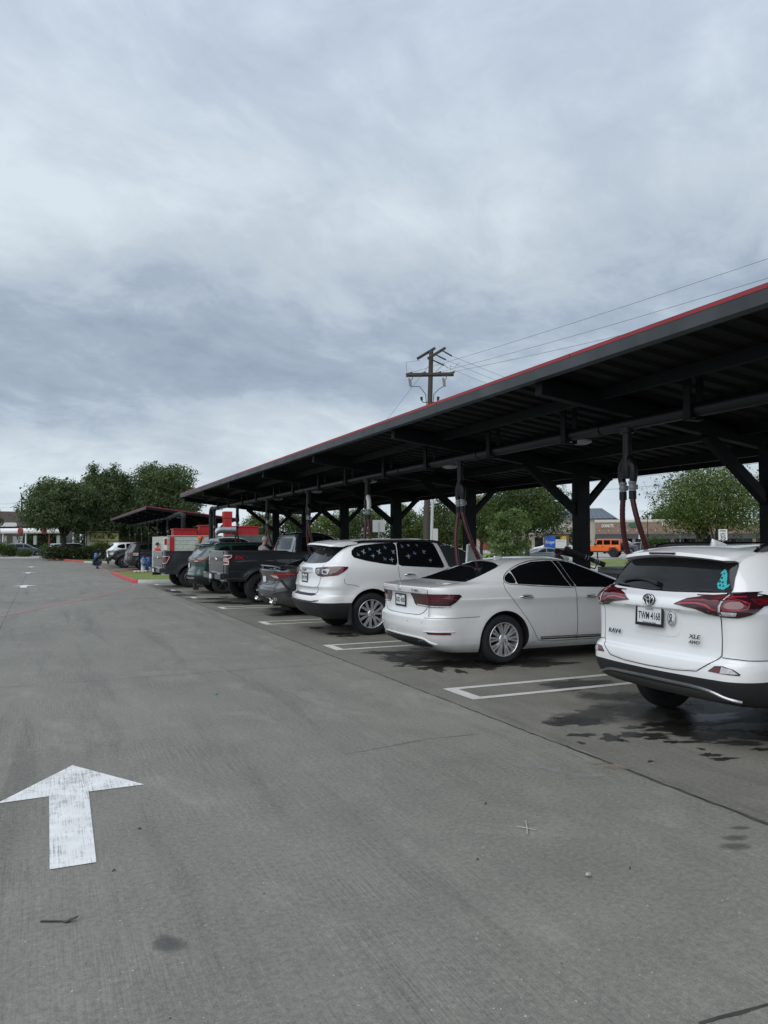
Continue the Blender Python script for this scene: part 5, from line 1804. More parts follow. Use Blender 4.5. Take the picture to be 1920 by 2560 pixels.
    # cab
    ck = [(1.05, 2.12, 4.60, .950), (1.26, 2.12, 4.50, .955), (1.34, 2.13, 4.38, .945), (1.50, 2.17, 4.10, .895), (1.70, 2.23, 3.76, .825), (1.81, 2.28, 3.56, .775), (1.865, 2.34, 3.45, .725), (1.90, 2.44, 3.34, .62), (1.925, 2.62, 3.2, .42), (1.935, 2.8, 3.0, .06)]
    c.sh = Shell([(z + L, a, b, w, .05, .12, .10) for z, a, b, w in ck], rings=int(46 * q), q=q, taper=(0, .03), fcorner=(.5, .25), fcrown=.2)
    cab = bpy.data.meshes.new('cab')
    cab.from_pydata(c.sh.v, [], c.sh.f)
    cab.materials.append(pnt)
    for p in cab.polygons: p.use_smooth = True
    cab.set_sharp_from_angle(angle=R(40))
    link_mesh('cab', cab, c.root)
    for sd in (-1, 1):
        d1 = c.patch('rear_door', 'S', [(2.40, 1.30 + L), (2.40, 1.08 + L), (3.20, 1.08 + L), (3.20, 1.30 + L)], pnt, side=sd, off=.004, h=.1)
        c.patch('window', 'S', [(2.42, 1.36 + L), (2.50, 1.78 + L), (3.14, 1.80 + L), (3.16, 1.34 + L)], G_dark, side=sd, off=.005, h=.08, rnd_=1, k=.08, parent=d1)
        c.patch('window', 'S', [(3.24, 1.33 + L), (3.22, 1.80 + L), (3.40, 1.80 + L), (3.62, 1.70 + L), (4.18, 1.33 + L)], G_dark, side=sd, off=.005, h=.08, rnd_=1, k=.08)
        c.line('roof_trim', 'S', [(2.40, 1.80 + L), (2.55, 1.835 + L), (3.40, 1.835 + L), (3.66, 1.74 + L)], .022, M_alloy if lamp == 'taper' else M_gloss, side=sd, off=.005)
        c.mirror(4.15, 1.36 + L, .92, sd, pnt, 1.35)
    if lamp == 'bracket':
        c.patch('cab_back_sky_sheen', 'R', [(-.86, 1.32 + L), (.86, 1.32 + L), (.76, 1.82 + L), (.70, 1.845 + L), (-.70, 1.845 + L), (-.76, 1.82 + L)], P_silver, off=.006, h=.08)  # sky reflection on the dark cab back, painted as a silver patch
    rwn = c.patch('rear_window', 'R', [(-.70, 1.40 + L), (.70, 1.40 + L), (.64, 1.76 + L), (-.64, 1.76 + L)], G_mid if lamp == 'bracket' else G_dark, off=.009, h=.08, rnd_=1, k=.08)
    c.line('stop_lamp', 'R', [(-.13, 1.825 + L), (.13, 1.825 + L)], .03, M_lenslit, off=.012)
    c.patch('windscreen', 'F', [(-.80, 1.36 + L), (.80, 1.36 + L), (.66, 1.80 + L), (-.66, 1.80 + L)], G_dark, off=.006, h=.08, rnd_=1, k=.08)
    c.sh = lower
    c.wheels((ax, ax + wb), tyreR, tyreR, tyreR * .575, .30, 1.0 if L > .04 else .965, style='steel' if lamp == 'plain' else 'split', rim=wheelrim or M_darkalloy)
    mb = MB()
    mb.tube([(.9, -.62, .50 + L), (1.8, -.62, .52 + L)], .04, 10)
    mb.tube([(ax, -.8, az + .03), (ax, .8, az + .03)], .06, 10)
    mb.sphere((ax, 0, az + .03), .14, 0)
    mb.beam((.3, -.45, .60 + L), (5.2, -.45, .60 + L), .08, .14)
    mb.beam((.3, .45, .60 + L), (5.2, .45, .60 + L), .08, .14)
    c.part('chassis', mb, M_clad)
    c.tag(label, 'pickup', group or 'pickups')
    return c


M_whitelit = mat('white_light_tube', (.70, .62, .62), .3, coat=1.0)
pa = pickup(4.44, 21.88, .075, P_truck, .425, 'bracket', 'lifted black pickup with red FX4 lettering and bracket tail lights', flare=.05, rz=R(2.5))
for sd, ax_, xx in ((-1, 'S', 0), ):
    lo, n = pa.sh.hit((.55, -4, 1.24 + .02), (0, 1, 0))
    pa.text('bed_lettering', 'FX', .135, (.56, lo.y - .004, 1.26), M_lenslit, 'S', width=.25, depth=.006, bold=.006)
    pa.text('bed_lettering', '4', .135, (.78, lo.y - .004, 1.26), M_badge, 'S', width=.11, depth=.006)
pb = pickup(3.90, 29.95, -.01, P_truck2, .395, 'taper', 'slate grey pickup with glowing tapered tail lights, nearest the grass island', flare=.03, wheelrim=M_alloy, rz=R(4))


# ------------------------------------------------------------------ dark grey saloon with spoiler and four exhaust tips
def sedan_grey():
    c = Car('parked_sedan', (4.72, 17.42, 0))
    hw = .92
    keys = [(.20, .30, 4.7, .80, .14, .3, .24), (.28, .14, 4.8, .87, .15, .34, .26), (.40, .04, 4.86, .91, .16, .36, .27), (.58, .0, 4.88, .92, .16, .36, .27), (.66, .015, 4.87, .92, .16, .36, .27), (.70, .06, 4.86, .92, .15, .36, .27), (.80, .105, 4.8, .922, .15, .36, .27), (.88, .10, 4.6, .92, .15, .36, .27),
            (.96, .075, 4.3, .915, .15, .36, .27), (1.03, .045, 3.95, .905, .15, .38, .27), (1.065, .05, 3.75, .89, .15, .4, .27), (1.08, .14, 3.65, .872, .14, .42, .27), (1.10, .40, 3.55, .85, .14, .45, .27), (1.14, .62, 3.4, .82, .16, .5, .25), (1.25, .96, 3.05, .735, .2, .6, .22), (1.35, 1.30, 2.75, .645, .22, .55, .22), (1.40, 1.55, 2.55, .56, .2, .5, .22), (1.43, 1.8, 2.4, .42, .15, .3, .2), (1.445, 2.05, 2.25, .06, .05, .05, .04)]
    ax = 1.10
    c.sh = Shell(keys, rings=70, q=.8, arches=[(ax, .34, .40), (ax + 2.82, .34, .40)], flare=.012, taper=(.05, .07))
    c.body([(9, 'body', P_grey)], [(ax, .345, .39, hw), (ax + 2.82, .345, .39, hw)])
    boot = c.patch('boot_lid', 'R', [(-.66, 1.03), (-.60, .80), (-.50, .72), (.50, .72), (.60, .80), (.66, 1.03)], P_grey, off=.004, h=.06, rnd_=1, k=.1)
    c.line('boot_gap', 'R', [(-.67, 1.03), (-.61, .80), (-.50, .712), (.50, .712), (.61, .80), (.67, 1.03)], .010, M_gap, off=.0045, parent=boot, rnd_=1)
    c.patch('plate_recess', 'R', [(-.27, .915), (.27, .915), (.22, .745), (-.22, .745)], M_alloy, off=.007, h=.06, parent=boot)
    c.plate(.085, 0, .83, '', head='', foot='')
    for sd in (-1, 1):
        lp = c.patch('taillight', 'D', [('r', .31, .985), ('r', .55, .995), ('s', .40, 1.0), ('s', .62, .985), ('s', .60, .955), ('s', .40, .90), ('r', .72, .845), ('r', .45, .86), ('r', .37, .90)], M_lens, side=sd, off=.008, h=.05)
        c.line('light_guide', 'D', [('r', .34, .965), ('r', .60, .955), ('s', .55, .965)], .020, M_lenslit, side=sd, off=.0095, parent=lp)
        c.patch('clear_lens', 'D', [('r', .40, .935), ('r', .70, .928), ('r', .74, .87), ('r', .55, .875)], M_lensclear, side=sd, off=.0095, parent=lp)
        c.patch('side_vent', 'D', [('r', .74, .84), ('r', .80, .84), ('s', .46, .62), ('s', .40, .60)], M_gap, side=sd, off=.005)
        c.line('bumper_blade', 'D', [('s', .42, .60), ('r', .80, .56), ('r', .60, .50)], .04, P_grey, side=sd, off=.006, thick=.02)
        c.line('diffuser_edge', 'R', [(-.30, .42), (-.46, .41), (-.52, .36), (-.56, .31)], .018, M_alloy, side=sd, off=.01, thick=.01)
        for o_ in (.60, .70):
            mb = MB()
            mb.lathe([(.045, -.10), (.05, -.01), (.046, 0), (.040, -.004), (.038, -.09)], 16, 0, frame((.055, sd * o_, .345), (0, -1, 0), (.2, 0, 1)))
            c.part('exhaust_tip', mb, M_chrome)
        c.patch('window', 'S', [(1.16, 1.13), (1.30, 1.26), (1.60, 1.35), (2.2, 1.37), (2.25, 1.05), (1.5, 1.09)], G_dark, side=sd, off=.005, rnd_=1, h=.08)
        c.patch('window', 'S', [(2.30, 1.05), (2.26, 1.37), (2.6, 1.31), (3.25, 1.04)], G_dark, side=sd, off=.005, rnd_=1, h=.08, k=.1)
        c.mirror(3.1, 1.05, .85, sd, P_grey)
    c.patch('valance', 'R', [(-.56, .44), (.56, .44), (.66, .30), (.5, .24), (-.5, .24), (-.66, .30)], M_clad, off=.006, h=.06)
    c.patch('rear_window', 'T', [(.66, .60), (.62, 0), (.66, -.60), (.80, -.63), (1.35, -.52), (1.42, 0), (1.35, .52), (.80, .63)], G_dark, off=.005, h=.06, rnd_=1, k=.15)
    secs = []
    for i in range(25):
        t = -1 + i / 12
        e = abs(t) ** 6
        secs.append([Vector((.06 + .14 * t * t + dx, .86 * t, 1.085 + .05 - .05 * e + dz)) for dx, dz in ((0, 0), (.02, .022), (.16, .012), (.16, -.012), (.03, -.008))])
    mb = MB()
    vs, fs = loft(secs)
    mb.add(vs, fs, 0, True)
    for sd in (-1, 1): mb.beam((.22, sd * .55, 1.07), (.20, sd * .55, 1.13), .12, .04, up=(1, 0, 0))
    sp = c.part('boot_spoiler', mb, P_black)
    sp.data.set_sharp_from_angle(angle=R(40))
    c.wheels((ax, ax + 2.82), .34, .34, .235, .23, .89, style='five', rim=M_darkalloy)
    c.tag('dark grey saloon with black boot spoiler and paired exhaust tips', 'car')


# ------------------------------------------------------------------ dark green SUV
def suv_green():
    c = Car('parked_suv', (4.48, 25.85, 0))
    hw = .93
    keys = [(.30, .26, 4.5, .82, .12, .3, .24), (.40, .10, 4.7, .89, .13, .32, .26), (.52, .02, 4.75, .925, .14, .34, .27), (.62, .0, 4.75, .935, .14, .34, .27), (.74, .03, 4.72, .932, .14, .34, .27), (.90, .07, 4.6, .935, .13, .34, .27), (1.02, .06, 4.3, .935, .13, .36, .27), (1.14, .05, 3.9, .925, .13, .38, .27), (1.20, .07, 3.7, .91, .13, .40, .26), (1.26, .14, 3.55, .885, .13, .42, .25),
            (1.42, .30, 3.2, .80, .14, .46, .23), (1.56, .44, 2.85, .715, .15, .48, .22), (1.62, .53, 2.7, .66, .18, .48, .24), (1.66, .72, 2.58, .55, .2, .5, .28), (1.69, 1.05, 2.45, .38, .2, .4, .25), (1.70, 1.5, 2.2, .06, .1, .1, .04)]
    ax = 1.02
    c.sh = Shell(keys, rings=70, q=.8, arches=[(ax, .37, .44), (ax + 2.75, .37, .44)], flare=.02, taper=(.035, .06), bands=(.62,))
    low = lambda p: .62
    c.body([(low, 'lower_bumper', M_clad), (9, 'body', P_green)], [(ax, .37, .43, hw), (ax + 2.75, .37, .43, hw)])
    gate = c.patch('tailgate', 'R', [(-.68, 1.20), (-.68, .9), (-.60, .74), (.60, .74), (.68, .9), (.68, 1.20)], P_green, off=.004, h=.07, rnd_=1, k=.1)
    c.line('gate_gap', 'R', [(-.69, 1.22), (-.69, .9), (-.60, .73), (.60, .73), (.69, .9), (.69, 1.22)], .01, M_gap, off=.0045, parent=gate, rnd_=1)
    c.patch('rear_window', 'R', [(-.68, 1.30), (0, 1.26), (.68, 1.30), (.62, 1.58), (-.62, 1.58)], mat('sky_toned_glass', (.20, .21, .24), .08, spec=1.0), off=.006, h=.06, rnd_=1, k=.12)  # pale sky reflection is put into the glass colour
    c.line('garnish', 'R', [(-.55, 1.06), (0, 1.075), (.55, 1.06)], .05, M_gloss, off=.008, thick=.01, parent=gate)
    c.plate(.05, 0, .93, '', head='', foot='')
    for sd in (-1, 1):
        lp = c.patch('taillight', 'D', [('r', .36, 1.12), ('r', .60, 1.165), ('s', .50, 1.19), ('s', .62, 1.16), ('s', .45, 1.10), ('r', .80, 1.04), ('r', .55, 1.06)], M_lens, side=sd, off=.008, h=.05)
        c.patch('clear_lens', 'D', [('r', .56, 1.10), ('r', .80, 1.10), ('r', .80, 1.065), ('r', .60, 1.07)], M_lensclear, side=sd, off=.0095, parent=lp)
        c.patch('quarter_window', 'S', [(.82, 1.36), (.92, 1.53), (1.25, 1.585), (1.25, 1.29)], G_dark, side=sd, off=.005, rnd_=1)
        c.patch('window', 'S', [(1.32, 1.28), (1.32, 1.59), (2.2, 1.605), (2.25, 1.23)], G_dark, side=sd, off=.005, rnd_=1, k=.1, h=.08)
        c.patch('window', 'S', [(2.32, 1.225), (2.28, 1.605), (2.7, 1.57), (3.4, 1.20)], G_dark, side=sd, off=.005, rnd_=1, k=.1, h=.08)
        c.line('window_trim', 'S', [(.80, 1.345), (1.3, 1.268), (2.3, 1.215), (3.4, 1.185)], .014, M_alloy, side=sd, off=.004)
        c.mirror(3.25, 1.18, .88, sd, P_green)
        mb = MB()
        rp = []
        for i in range(17):
            t = i / 16
            x = .75 + 1.9 * t
            lo, n = c.sh.hit((x, sd * .58, 5), (0, 0, -1))
            rp.append(Vector((x, sd * .58, lo.z + .04 * min(1, t / .1) ** .5 * min(1, (1 - t) / .1) ** .5)))
        mb.tube(rp, .02, 8)
        c.part('roof_rail', mb, M_alloy)
    spoiler(c, [(.24, 1.615), (.25, 1.64), (.42, 1.665), (.65, 1.68), (.75, 1.68), (.7, 1.64), (.5, 1.615), (.38, 1.59)], .62, .12, .04, P_green)
    c.line('bumper_strip', 'R', [(-.7, .52), (0, .50), (.7, .52)], .05, M_alloy, off=.006, thick=.01)
    c.wheels((ax, ax + 2.75), .37, .37, .245, .23, .90, style='five', rim=M_darkalloy)
    c.tag('dark green SUV with pale reflecting rear window, between the two pickups', 'SUV')


sedan_grey()
suv_green()


# ------------------------------------------------------------------ simpler vehicles farther off
def far_suv(X, Y, rz, pnt, label, z=0.0, h=1.0, gl=G_dark, rim=M_alloy, group=None, van=False, wheelstyle='five', cat='SUV', L=1.0):
    c = Car('parked_suv', (X, Y, z), rz)
    hw = .93
    keys = [(.28, .2, 4.6, .84), (.42, .04, 4.74, .91), (.62, .0, 4.76, .93), (.90, .06, 4.66, .93), (1.0, .06, 4.35, .925), (1.08, .07, 3.9, .915), (1.16, .12, 3.62, .89), (1.35, .22 if van else .30, 3.25, .81), (1.55, .34 if van else .50, 2.85, .72), (1.62, .50, 2.7, .64), (1.67, .80, 2.5, .45), (1.69, 1.3, 2.2, .06)]
    keys = [(a * (h if a > .62 else 1), b * L, c_ * L, w, .12, .32, .24) for a, b, c_, w in keys]
    ax, wb = 1.0 * L, 2.78 * L
    c.sh = Shell(keys, rings=34, q=.5, arches=[(ax, .36, .42), (ax + wb, .36, .42)], flare=.02, taper=(.04, .06))
    c.body([(9, 'body', pnt)], [(ax, .37, .42, hw), (ax + wb, .37, .42, hw)])
    k = h
    for sd in (-1, 1):
        c.patch('window', 'S', [(.72 * L, 1.30 * k), (.80 * L, 1.48 * k), (1.25 * L, 1.57 * k), (1.25 * L, 1.22 * k)], gl, side=sd, off=.008, rnd_=1, h=.12)
        c.patch('window', 'S', [(1.33 * L, 1.20 * k), (1.33 * L, 1.58 * k), (2.15 * L, 1.58 * k), (2.2 * L, 1.16 * k)], gl, side=sd, off=.008, rnd_=1, k=.1, h=.12)
        c.patch('window', 'S', [(2.28 * L, 1.16 * k), (2.24 * L, 1.58 * k), (2.6 * L, 1.55 * k), (3.3 * L, 1.13 * k)], gl, side=sd, off=.008, rnd_=1, k=.1, h=.12)
        c.patch('taillight', 'D', [('r', .55, 1.08 * k), ('s', .50, 1.12 * k), ('s', .45, .96 * k), ('r', .60, .92 * k)], M_lens, side=sd, off=.01, h=.1)
        c.patch('headlight', 'S', [(4.2 * L, .95), (4.55 * L, .90), (4.6 * L, .78), (4.3 * L, .82)], M_lensclear, side=sd, off=.008, h=.1)
        c.mirror(3.2 * L, 1.1 * k, .88, sd, pnt)
        c.line('door_gap', 'S', [(2.25 * L, 1.12 * k), (2.24 * L, .42)], .012, M_gap, side=sd)
        c.line('door_gap', 'S', [(1.30 * L, 1.16 * k), (1.5 * L, .75)], .012, M_gap, side=sd)
    c.patch('rear_window', 'R', [(-.64, 1.22 * k), (.64, 1.22 * k), (.56, 1.54 * k), (-.56, 1.54 * k)], gl, off=.01, rnd_=1, h=.1)
    c.patch('windscreen', 'F', [(-.74, 1.16 * k), (.74, 1.16 * k), (.58, 1.56 * k), (-.58, 1.56 * k)], gl, off=.01, rnd_=1, h=.1)
    c.wheels((ax, ax + wb), .36, .36, .24, .22, .90, style=wheelstyle, rim=rim)
    c.tag(label, cat, group)
    return c


def far_sedan(X, Y, rz, pnt, label, z=0.0, group=None):
    c = Car('parked_sedan', (X, Y, z), rz)
    hw = .91
    keys = [(.22, .2, 4.6, .82), (.36, .04, 4.75, .89), (.58, .0, 4.78, .91), (.80, .06, 4.7, .91), (.92, .06, 4.2, .905), (1.0, .05, 3.75, .89), (1.04, .12, 3.6, .865), (1.07, .50, 3.45, .845), (1.22, .95, 3.0, .75), (1.36, 1.35, 2.65, .62), (1.42, 1.7, 2.4, .42), (1.44, 2.0, 2.2, .06)]
    c.sh = Shell([(a, b, c_, w, .14, .36, .26) for a, b, c_, w in keys], rings=34, q=.5, arches=[(1.08, .34, .39), (3.88, .34, .39)], flare=.012, taper=(.05, .07))
    c.body([(9, 'body', pnt)], [(1.08, .345, .39, hw), (3.88, .345, .39, hw)])
    for sd in (-1, 1):
        c.patch('window', 'S', [(1.10, 1.10), (1.45, 1.30), (2.12, 1.36), (2.18, 1.03)], G_dark, side=sd, off=.008, rnd_=1, h=.12)
        c.patch('window', 'S', [(2.25, 1.03), (2.20, 1.36), (2.5, 1.30), (3.2, 1.01)], G_dark, side=sd, off=.008, rnd_=1, k=.1, h=.12)
        c.patch('taillight', 'D', [('r', .40, .96), ('s', .50, .96), ('s', .40, .84), ('r', .45, .82)], M_lens, side=sd, off=.01, h=.1)
        c.patch('headlight', 'S', [(4.2, .82), (4.6, .78), (4.62, .66), (4.35, .70)], M_lensclear, side=sd, off=.008, h=.1)
        c.mirror(3.05, 1.02, .86, sd, pnt)
    c.patch('rear_window', 'T', [(.62, .55), (.62, -.55), (1.3, -.45), (1.3, .45)], G_dark, off=.008, rnd_=1, h=.1)
    c.patch('windscreen', 'T', [(2.75, .5), (2.75, -.5), (3.4, -.62), (3.4, .62)], G_dark, off=.008, rnd_=1, h=.1)
    c.wheels((1.08, 3.88), .34, .34, .225, .21, .88, style='five', rim=M_alloy)
    c.tag(label, 'car', group)
    return c


# second canopy: patrol-style dark pickup nose out, white SUV beside it, dark people carrier
pc = pickup(10.02, 54.95, .0, P_black, .41, 'plain', 'black pickup facing the drive with a push bar, by the crouching person', rz=math.pi, q=.6, wheelrim=M_alloy)
ws = far_suv(4.25, 59.0, 0, P_white, 'white SUV parked behind the black pickup under the far canopy', h=1.05, L=1.05)
ws.line('side_stripe', 'S', [(.15, 1.0), (1.2, 1.02), (2.4, .98)], .10, M_lens, side=-1, off=.006)
dv = far_suv(4.80, 50.9, 0, mat('dark_carrier_paint', (.035, .036, .038), .3, .2, coat=1.0), 'dark grey people carrier with white number lettering, behind the hydrant', h=1.04, L=1.10, van=True)
lo, n = dv.sh.hit((.66, -4, .98), (0, 1, 0))
dv.text('side_lettering', '1525', .22, (.62, lo.y - .016, .98), M_white, 'S', width=.32, depth=.01, bold=.01)


def ray_pos(u, D):
    """ground point at distance D along the view through photo column u"""
    a = R(YAW) + math.atan((u - 960) / 1885.75)
    return D * math.sin(a) / math.cos(a - R(YAW)) * 1.0, D * math.cos(a) / math.cos(a - R(YAW)) * 1.0


def at(u, D): return Vector(ray_pos(u, D))


def facing(u, deg=0):
    """heading whose +x axis runs to the right across the view at column u"""
    return -R(YAW) - math.atan((u - 960) / 1885.75) + R(deg)


FAR = 'cars beyond the street'


def put(fn, u, D, deg, pnt, label, back=2.4, **kw):
    p = at(u, D)
    rz = facing(u, deg)
    q = p - Vector((math.cos(rz), math.sin(rz))) * back
    return fn(q.x, q.y, rz, pnt, label, z=gz(q.x, q.y) + kw.pop('dz', .03), **kw)


put(far_suv, 1380, 88, 178 - 12, P_white, 'white SUV beyond the street, left of the canopy post beside the sign', dz=-.05)
put(far_sedan, 1350, 64, 205, P_silver, 'silver saloon in front of the far white SUV, seen over the white sedan roof', dz=-.15)
put(far_sedan, 1208, 190, 8, P_white, 'tiny white saloon far off beneath the trees, right of the open car door')
put(far_sedan, 1262, 185, 0, P_black, 'tiny dark saloon far off beside the young leafy tree')
put(far_suv, 1320, 150, 10, P_white, 'small white SUV far off behind the young leafy tree', L=1.0)
put(far_suv, 1560, 104, 4, P_white, 'white four door vehicle parked before the shops behind the orange jeep', h=1.08)
put(far_sedan, 1545, 96, 200, P_steelblue, 'pale blue grey saloon by the rear wheel of the orange jeep')
put(far_sedan, 1600, 98, 30, P_black, 'black saloon between the two maroon hoses by the shops')
put(far_suv, 1665, 70, 150, P_black, 'dark SUV seen just over the roof of the nearest white SUV', dz=-.2)
put(far_suv, 62, 93, 5, P_steelblue, 'grey hatchback SUV at the drive-in, behind the small round bush', dz=-.15)
put(far_suv, 172, 84, 8, P_silver, 'silver SUV behind the dark hedge under the oak trees', dz=-.0)
put(far_sedan, 18, 95, -20, P_black, 'black car mostly hidden by the large round bush')
put(far_suv, 196, 82, 0, P_grey, 'dark SUV tucked behind the two oak trunks')


# ------------------------------------------------------------------ orange off-roader
def jeep(u, D, deg):
    p = at(u, D)
    rz = facing(u, deg)
    c = Car('off_road_car', (p.x, p.y, gz(p.x, p.y) + .04), rz)
    c.sh = None

    def pr(poly, y0, y1, name, m, parent=None, bev=0):
        mb = MB()
        mb.prism(poly, y1 - y0, 0, Matrix.Translation((0, y0, 0)) @ Matrix.Rotation(R(90), 4, 'X') @ Matrix.Diagonal((1, 1, -1, 1)))
        o_ = mb.build(name, m, parent or c.root)
        b = o_.modifiers.new('bevel', 'BEVEL'); b.width = .03; b.segments = 2
        return o_
    # x forward to the front; rear at 0
    pr([(-2.0, .62), (2.0, .62), (2.0, 1.02), (1.9, 1.10), (.62, 1.18), (-2.0, 1.18)], -.80, .80, 'body', P_orange)
    cab = pr([(-1.98, 1.18), (.66, 1.18), (.36, 1.80), (.25, 1.86), (-1.92, 1.86)], -.74, .74, 'cab', P_orange)
    pr([(.70, 1.16), (1.95, 1.06), (1.95, 1.12), (1.2, 1.21), (.66, 1.22)], -.68, .68, 'bonnet', P_orange)
    for sd in (-1, 1):
        for a, b in ((-1.84, -1.12), (-1.0, -.34), (-.22, .42)):
            top = b - .14 if b > .3 else b
            pr([(a, 1.28), (b, 1.28), (top, 1.74), (a, 1.74)], sd * .745 - .01, sd * .745 + .01, 'window', G_dark, cab)
        for xx in (-1.32, 1.50):
            pr([(xx - .56, .78), (xx - .44, 1.02), (xx - .3, 1.10), (xx + .3, 1.10), (xx + .44, 1.02), (xx + .56, .78), (xx + .48, .78), (xx + .36, 1.0), (xx - .36, 1.0), (xx - .48, .78)], sd * .92 - .14, sd * .92 + .04, 'wheel_arch', P_orange)
            c.wheel(xx, .47, .47, .25, .30, .95, sd, style='five', rim=M_darkalloy)
        for xx in (-.28, -1.05):
            mb = MB()
            mb.box(xx - .08, xx + .08, sd * .805 - .02, sd * .805 + .02, 1.06, 1.09)
            c.part('door_handle', mb, M_clad)
            mb = MB()
            mb.box(xx + .12, xx + .13, sd * .80 - .004, sd * .80 + .004, .66, 1.18)
            c.part('door_gap', mb, M_gap)
        mb = MB()
        mb.box(.42, .56, sd * .95 - .10, sd * .95 + .10, 1.22, 1.40, 0, .03)
        c.part('wing_mirror', mb, M_clad)
        mb = MB()
        mb.tube([(-.75, sd * .84, .55), (.85, sd * .84, .55)], .05, 8)
        c.part('side_step', mb, M_clad)
        mb = MB()
        mb.lathe([(0, .02), (.10, .015), (.11, 0)], 16, 0, frame((2.005, sd * .45, .98), (0, 1, 0), (0, 0, 1)))
        c.part('headlight', mb, M_lensclear)
    mb = MB()
    Mw = frame((.53, 0, 1.50), (0, 1, 0), (-.42, 0, 1))
    mb.box(-.66, .66, -.26, .28, 0, .02, 0, 0, Mw)
    c.part('windscreen', mb, G_mid)
    mb = MB()
    mb.box(2.02, 2.18, -.80, .80, .55, .75, 0, .04)
    mb.box(-2.18, -2.02, -.80, .80, .55, .72, 0, .04)
    c.part('bumper', mb, M_clad)
    mb = MB()
    mb.lathe([(0, .12), (.25, .12), (.40, .10), (.42, .02), (.40, -.10), (0, -.10)], 28, 0, frame((-2.14, 0, 1.12), (0, -1, 0), (0, 0, 1)))
    c.part('spare_wheel', mb, M_tyre)
    mb = MB()
    mb.beam((-1.9, 0, .55), (1.9, 0, .55), .9, .12)
    c.part('chassis', mb, M_clad)
    c.tag('bright orange boxy off-roader on big black tyres, in front of the shops', 'off-roader', FAR)


jeep(1504, 78, 168)
# ================================================================== trees, hedges, bushes
M_bark = mat('bark', (.060, .050, .040), .95, var=.35, vscale=10, stretch=(3, 3, .6), bump=.01, bscale=14)
L_oak = leaf_mat('oak_leaves', (.034, .054, .026), (.082, .114, .052), (.165, .198, .090))
L_elm = leaf_mat('light_leaves', (.040, .064, .016), (.092, .130, .034), (.175, .215, .062))
L_mid = leaf_mat('mid_leaves', (.024, .044, .014), (.062, .092, .028), (.125, .160, .050))
L_young = leaf_mat('young_leaves', (.045, .078, .026), (.10, .145, .048), (.18, .23, .085))
L_hedge = leaf_mat('hedge_leaves', (.016, .027, .012), (.036, .055, .022), (.07, .092, .036))
L_ylw = leaf_mat('yellow_green_leaves', (.05, .07, .012), (.11, .14, .025), (.19, .22, .05))


def leaf_cloud(lobes, n, size, seed, shell=.55, flat=.0, droop=0.0):
    """leaf-sized quads spread through the lobes' outer volume; lobes: (x, y, z, rx, ry, rz)"""
    r = random.Random(seed)
    V, F = [], []
    wts = [l[3] * l[4] * l[5] for l in lobes]
    wt = [w ** .75 for w in wts]
    tot = sum(wt)
    for l, w in zip(lobes, wt):
        k = int(n * w / tot)
        # sprays: little clusters so the outline breaks up
        ns = max(6, k // 9)
        # big dim leaves deep inside close the crown
        for _ in range(int(k * .10)):
            p = Vector((r.gauss(0, .33), r.gauss(0, .33), r.gauss(0, .33)))
            p = Vector((l[0] + p.x * l[3], l[1] + p.y * l[4], l[2] + p.z * l[5]))
            s_ = size * r.uniform(1.6, 2.8)
            nrm = Vector((r.uniform(-1, 1), r.uniform(-1, 1), r.uniform(-1, 1))).normalized()
            a = nrm.orthogonal().normalized(); b = nrm.cross(a)
            i = len(V)
            V += [p - a * s_ * .5, p + b * s_ * .3, p + a * s_ * .5, p - b * s_ * .3]
            F.append((i, i + 1, i + 2, i + 3))
        for _ in range(ns):
            u, ph = r.uniform(-1, 1), r.uniform(0, 2 * math.pi)
            q = math.sqrt(1 - u * u)
            rad = (shell + (1 - shell) * r.random() ** .6) * r.uniform(.80, 1.10)
            d = Vector((q * math.cos(ph), q * math.sin(ph), u))
            c = Vector((l[0] + d.x * l[3] * rad, l[1] + d.y * l[4] * rad, l[2] + d.z * l[5] * rad))
            for _ in range(9):
                p = c + Vector((r.gauss(0, 1), r.gauss(0, 1), r.gauss(0, .7))) * size * 1.0
                s_ = size * (.45 + 1.1 * r.random() ** 1.6)
                nrm = (d * .7 + Vector((r.uniform(-1, 1), r.uniform(-1, 1), r.uniform(-.4, 1.1)))).normalized()
                a = nrm.orthogonal().normalized()
                an = r.uniform(0, 6.28)
                b = nrm.cross(a)
                t = a * math.cos(an) + b * math.sin(an)
                e = nrm.cross(t)
                i = len(V)
                V += [p - t * s_ * .5, p + e * s_ * .28 + nrm * s_ * .06, p + t * s_ * .5, p - e * s_ * .28 + nrm * s_ * .06]
                F.append((i, i + 1, i + 2, i + 3))
    return V, F


def limb(mb, p0, p1, r0, r1, rr, bend=.15, n=6):
    p0, p1 = Vector(p0), Vector(p1)
    L = (p1 - p0).length
    off = Vector((rr.uniform(-1, 1), rr.uniform(-1, 1), rr.uniform(-.2, .6))) * L * bend
    pts, rs = [], []
    for i in range(n + 1):
        t = i / n
        pts.append(p0.lerp(p1, t) + off * math.sin(math.pi * t) * .7 + Vector((rr.uniform(-1, 1), rr.uniform(-1, 1), 0)) * L * .012)
        rs.append(r0 + (r1 - r0) * t)
    mb.tube(pts, rs, 7)
    return pts


